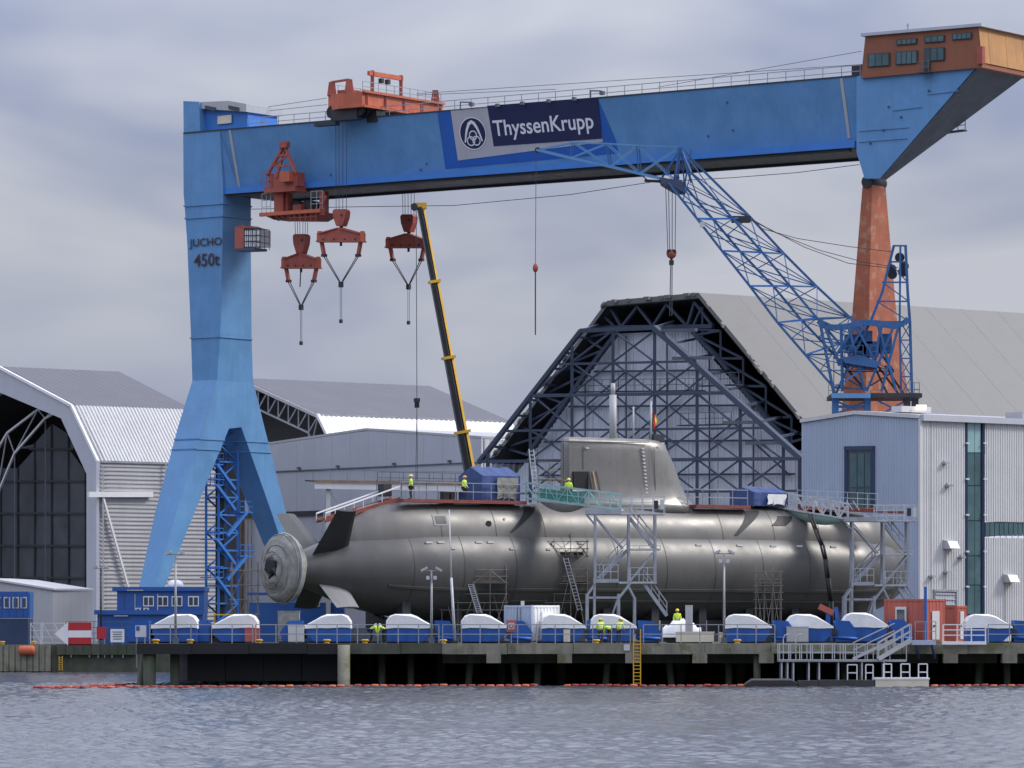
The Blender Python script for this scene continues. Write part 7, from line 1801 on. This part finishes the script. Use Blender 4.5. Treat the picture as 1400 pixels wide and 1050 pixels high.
def person(label, loc, face, pose, helmet='helmet_yellow', jacket='hivis'):
    lean = {'stand': 0, 'lean': R(28), 'bend': R(68)}[pose]; V = Vector
    def up(p):                                       # lean the upper body about the hips (towards -y)
        p = V(p); q = p - V((0, 0, .95)); c, s = math.cos(lean), math.sin(lean); return V((q.x, q.y * c - q.z * s, q.z * c + q.y * s + .95))
    kn = .04 if pose != 'bend' else .12
    J = dict(pel=V((0, 0, .95)), spi=up((0, .01, 1.14)), che=up((0, 0, 1.36)), nek=up((0, 0, 1.5)), hd0=up((0, -.015, 1.58)), hd1=up((0, -.02, 1.67)), hd2=up((0, -.005, 1.76)))
    for s, n in ((1, 'l'), (-1, 'r')):
        J['hip' + n] = V((s * .1, 0, .9)); J['kne' + n] = V((s * .12, -kn, .49)); J['ank' + n] = V((s * .12, .02, .09)); J['toe' + n] = V((s * .13, -.16, .045))
        J['sho' + n] = up((s * .19, 0, 1.42))
        if pose == 'stand': J['elb' + n] = V((s * .26, .03, 1.15)); J['wri' + n] = V((s * .22, -.14, .98)); hd = V((0, -.07, -.05))
        elif pose == 'lean': J['elb' + n] = up((s * .27, -.18, 1.2)); J['wri' + n] = up((s * .18, -.4, 1.18)); hd = V((0, -.08, 0))
        else: J['elb' + n] = J['sho' + n] + V((s * .05, -.06, -.27)); J['wri' + n] = J['sho' + n] + V((-s * .02, -.16, -.48)); hd = V((0, -.04, -.08))
        J['han' + n] = J['wri' + n] + hd
        for k in range(5):
            d = V((s * (-.03 + .02 * (k - 1)), 0, 0)) if k else V((-s * .05, -.02, .0)); J['f%d' % k + n] = J['han' + n] + d * .8 + hd.normalized() * ((.085, .09, .085, .07)[k - 1] if k else .04)
    names = list(J); ix = {n: i for i, n in enumerate(names)}
    rad = dict(pel=(.15, .11), spi=(.14, .1), che=(.17, .11), nek=.055, hd0=.072, hd1=.095, hd2=.055)
    R_ = lambda n: rad.get(n) or {'hip': .095, 'kne': .062, 'ank': .045, 'toe': .04, 'sho': .065, 'elb': .045, 'wri': .033, 'han': .04}.get(n[:3], .009)
    ed = [('pel', 'spi'), ('spi', 'che'), ('che', 'nek'), ('nek', 'hd0'), ('hd0', 'hd1'), ('hd1', 'hd2')]
    for n in 'lr':
        ed += [('pel', 'hip' + n), ('hip' + n, 'kne' + n), ('kne' + n, 'ank' + n), ('ank' + n, 'toe' + n), ('che', 'sho' + n), ('sho' + n, 'elb' + n), ('elb' + n, 'wri' + n), ('wri' + n, 'han' + n)] + [('han' + n, 'f%d' % k + n) for k in range(5)]
    t = thing('person', label, 'person', (0, 0, 0))
    def put(name, me, parent=t): o = bpy.data.objects.new(name, me); COL.objects.link(o); o.parent = parent; return o
    body = put('body', skin_mesh('body', [(J[n], R_(n)) for n in names], [(ix[a], ix[c]) for a, c in ed], 'skin'))
    def cloth(name, pick, k, m, edges, extra=0.0):
        ns = [n for n in names if n in pick]; li = {n: i for i, n in enumerate(ns)}
        vs = [(J[n], tuple(x * k + extra for x in R_(n)) if isinstance(R_(n), tuple) else R_(n) * k + extra) for n in ns]
        put(name, skin_mesh(name, vs, [(li[a], li[c]) for a, c in edges if a in li and c in li], m))
    cloth('jacket', {'pel', 'spi', 'che', 'shol', 'elbl', 'wril', 'shor', 'elbr', 'wrir', 'nek'}, 1.14, jacket, ed, .012)
    cloth('trousers', {'pel', 'hipl', 'knel', 'ankl', 'hipr', 'kner', 'ankr'}, 1.12, 'trousers', ed, .008)
    for n in 'lr': 
        put('boot', skin_mesh('boot', [(J['ank' + n], .062), (J['toe' + n] * .5 + J['ank' + n] * .5, .055), (J['toe' + n] + V((0, -.03, 0)), .05)], [(0, 1), (1, 2)], 'black'))
    hdir = (J['hd2'] - J['hd0']).normalized(); fw = up((0, -1, .95)) - up((0, 0, .95)); rt_ = V((1, 0, 0)); c = J['hd1'] + hdir * .02
    mb = MB(); ts = np.linspace(0, 6.283, 16, endpoint=False)
    mb.loft([[c + rt_ * (math.cos(a) * r) + fw * (math.sin(a) * r * 1.18 + (.05 if h < .02 and math.sin(a) > 0 else 0)) + hdir * h for a in ts] for h, r in ((.0, .15), (.015, .15), (.02, .125), (.07, .118), (.11, .085), (.135, .03))], cap=True); hm = mb.build('helmet', helmet, t)
    mb = MB(); q = J['hd1'] + fw * .098 - hdir * .03; mb.hexa([q + rt_ * -.012, q + rt_ * .012, q + rt_ * .012 - hdir * .045 + fw * .025, q - rt_ * .012 - hdir * .045 + fw * .025], [q - rt_ * .012 - fw * .03, q + rt_ * .012 - fw * .03, q + rt_ * .014 - hdir * .05 - fw * .03, q - rt_ * .014 - hdir * .05 - fw * .03]); mb.build('nose', 'skin', body)
    for s in (-1, 1): mb = MB().box(J['hd1'] + fw * .09 + rt_ * (s * .033) - hdir * .02, (.022, .02, .014)); mb.build('eye', 'black', body); MB().box(J['hd1'] + rt_ * (s * .095) - hdir * .035, (.02, .035, .055)).build('ear', 'skin', body)
    MB().box(J['hd0'] + fw * .082 + hdir * .01, (.045, .02, .01)).build('mouth', 'sign_red', body)
    # reflective band round the chest
    mb = MB(); cc = J['spi']; ax_ = (J['che'] - J['spi']).normalized(); mb.loft([[cc + rt_ * (math.cos(a) * .192) + fw * (math.sin(a) * .145) + ax_ * h for a in ts] for h in (0, .05)], smooth=True); mb.build('reflective_band', 'cladding_white', t)
    t.location = loc; t.rotation_euler = (0, 0, face)
    return t
person('worker in long yellow jacket standing on the deck nearest the stern', deckpt(562, 1.3, 13.22), R(-100), 'stand')
person('worker with orange helmet standing on deck beside the large blue tent', deckpt(635, 1.6, 13.22), R(60), 'stand', 'helmet_orange')
gq = P(718, 681, 322).lerp(P(849, 697, 319), (778 - 718) / 131.0)
person('worker in yellow standing on the teal gangway in front of the sail', gq + Vector((0, .65, .06)), R(170), 'stand')
person('left of the three workers leaning at the quay railing, yellow helmet', ((821 - 700) * 302 / F, 302, ZD), R(180), 'lean')
person('middle of the three workers leaning at the quay railing, white helmet', ((834 - 700) * 302.6 / F, 302.6, ZD), R(200), 'bend', 'helmet_white')
person('right of the three workers leaning at the quay railing, orange helmet', ((846 - 700) * 302.2 / F, 302.2, ZD), R(160), 'lean', 'helmet_orange')
person('left of two workers bending over below the stern', ((506 - 700) * 306 / F, 306, ZD), R(80), 'bend', 'helmet_white')
person('right of two workers bending over below the stern', ((527 - 700) * 306 / F, 306, ZD), R(-80), 'bend', 'helmet_white')
person('worker half hidden behind the sheeted machine at the stair foot', ((926 - 700) * 311 / F, 311, ZD + .6), R(0), 'stand')
bx_ = MB().box(((926 - 700) * 311 / F, 311, ZD + .3), (1.4, 1.0, .6)).top('step_box', 'dark_steel', 'dark step box the worker at the stair foot stands on', 'box')
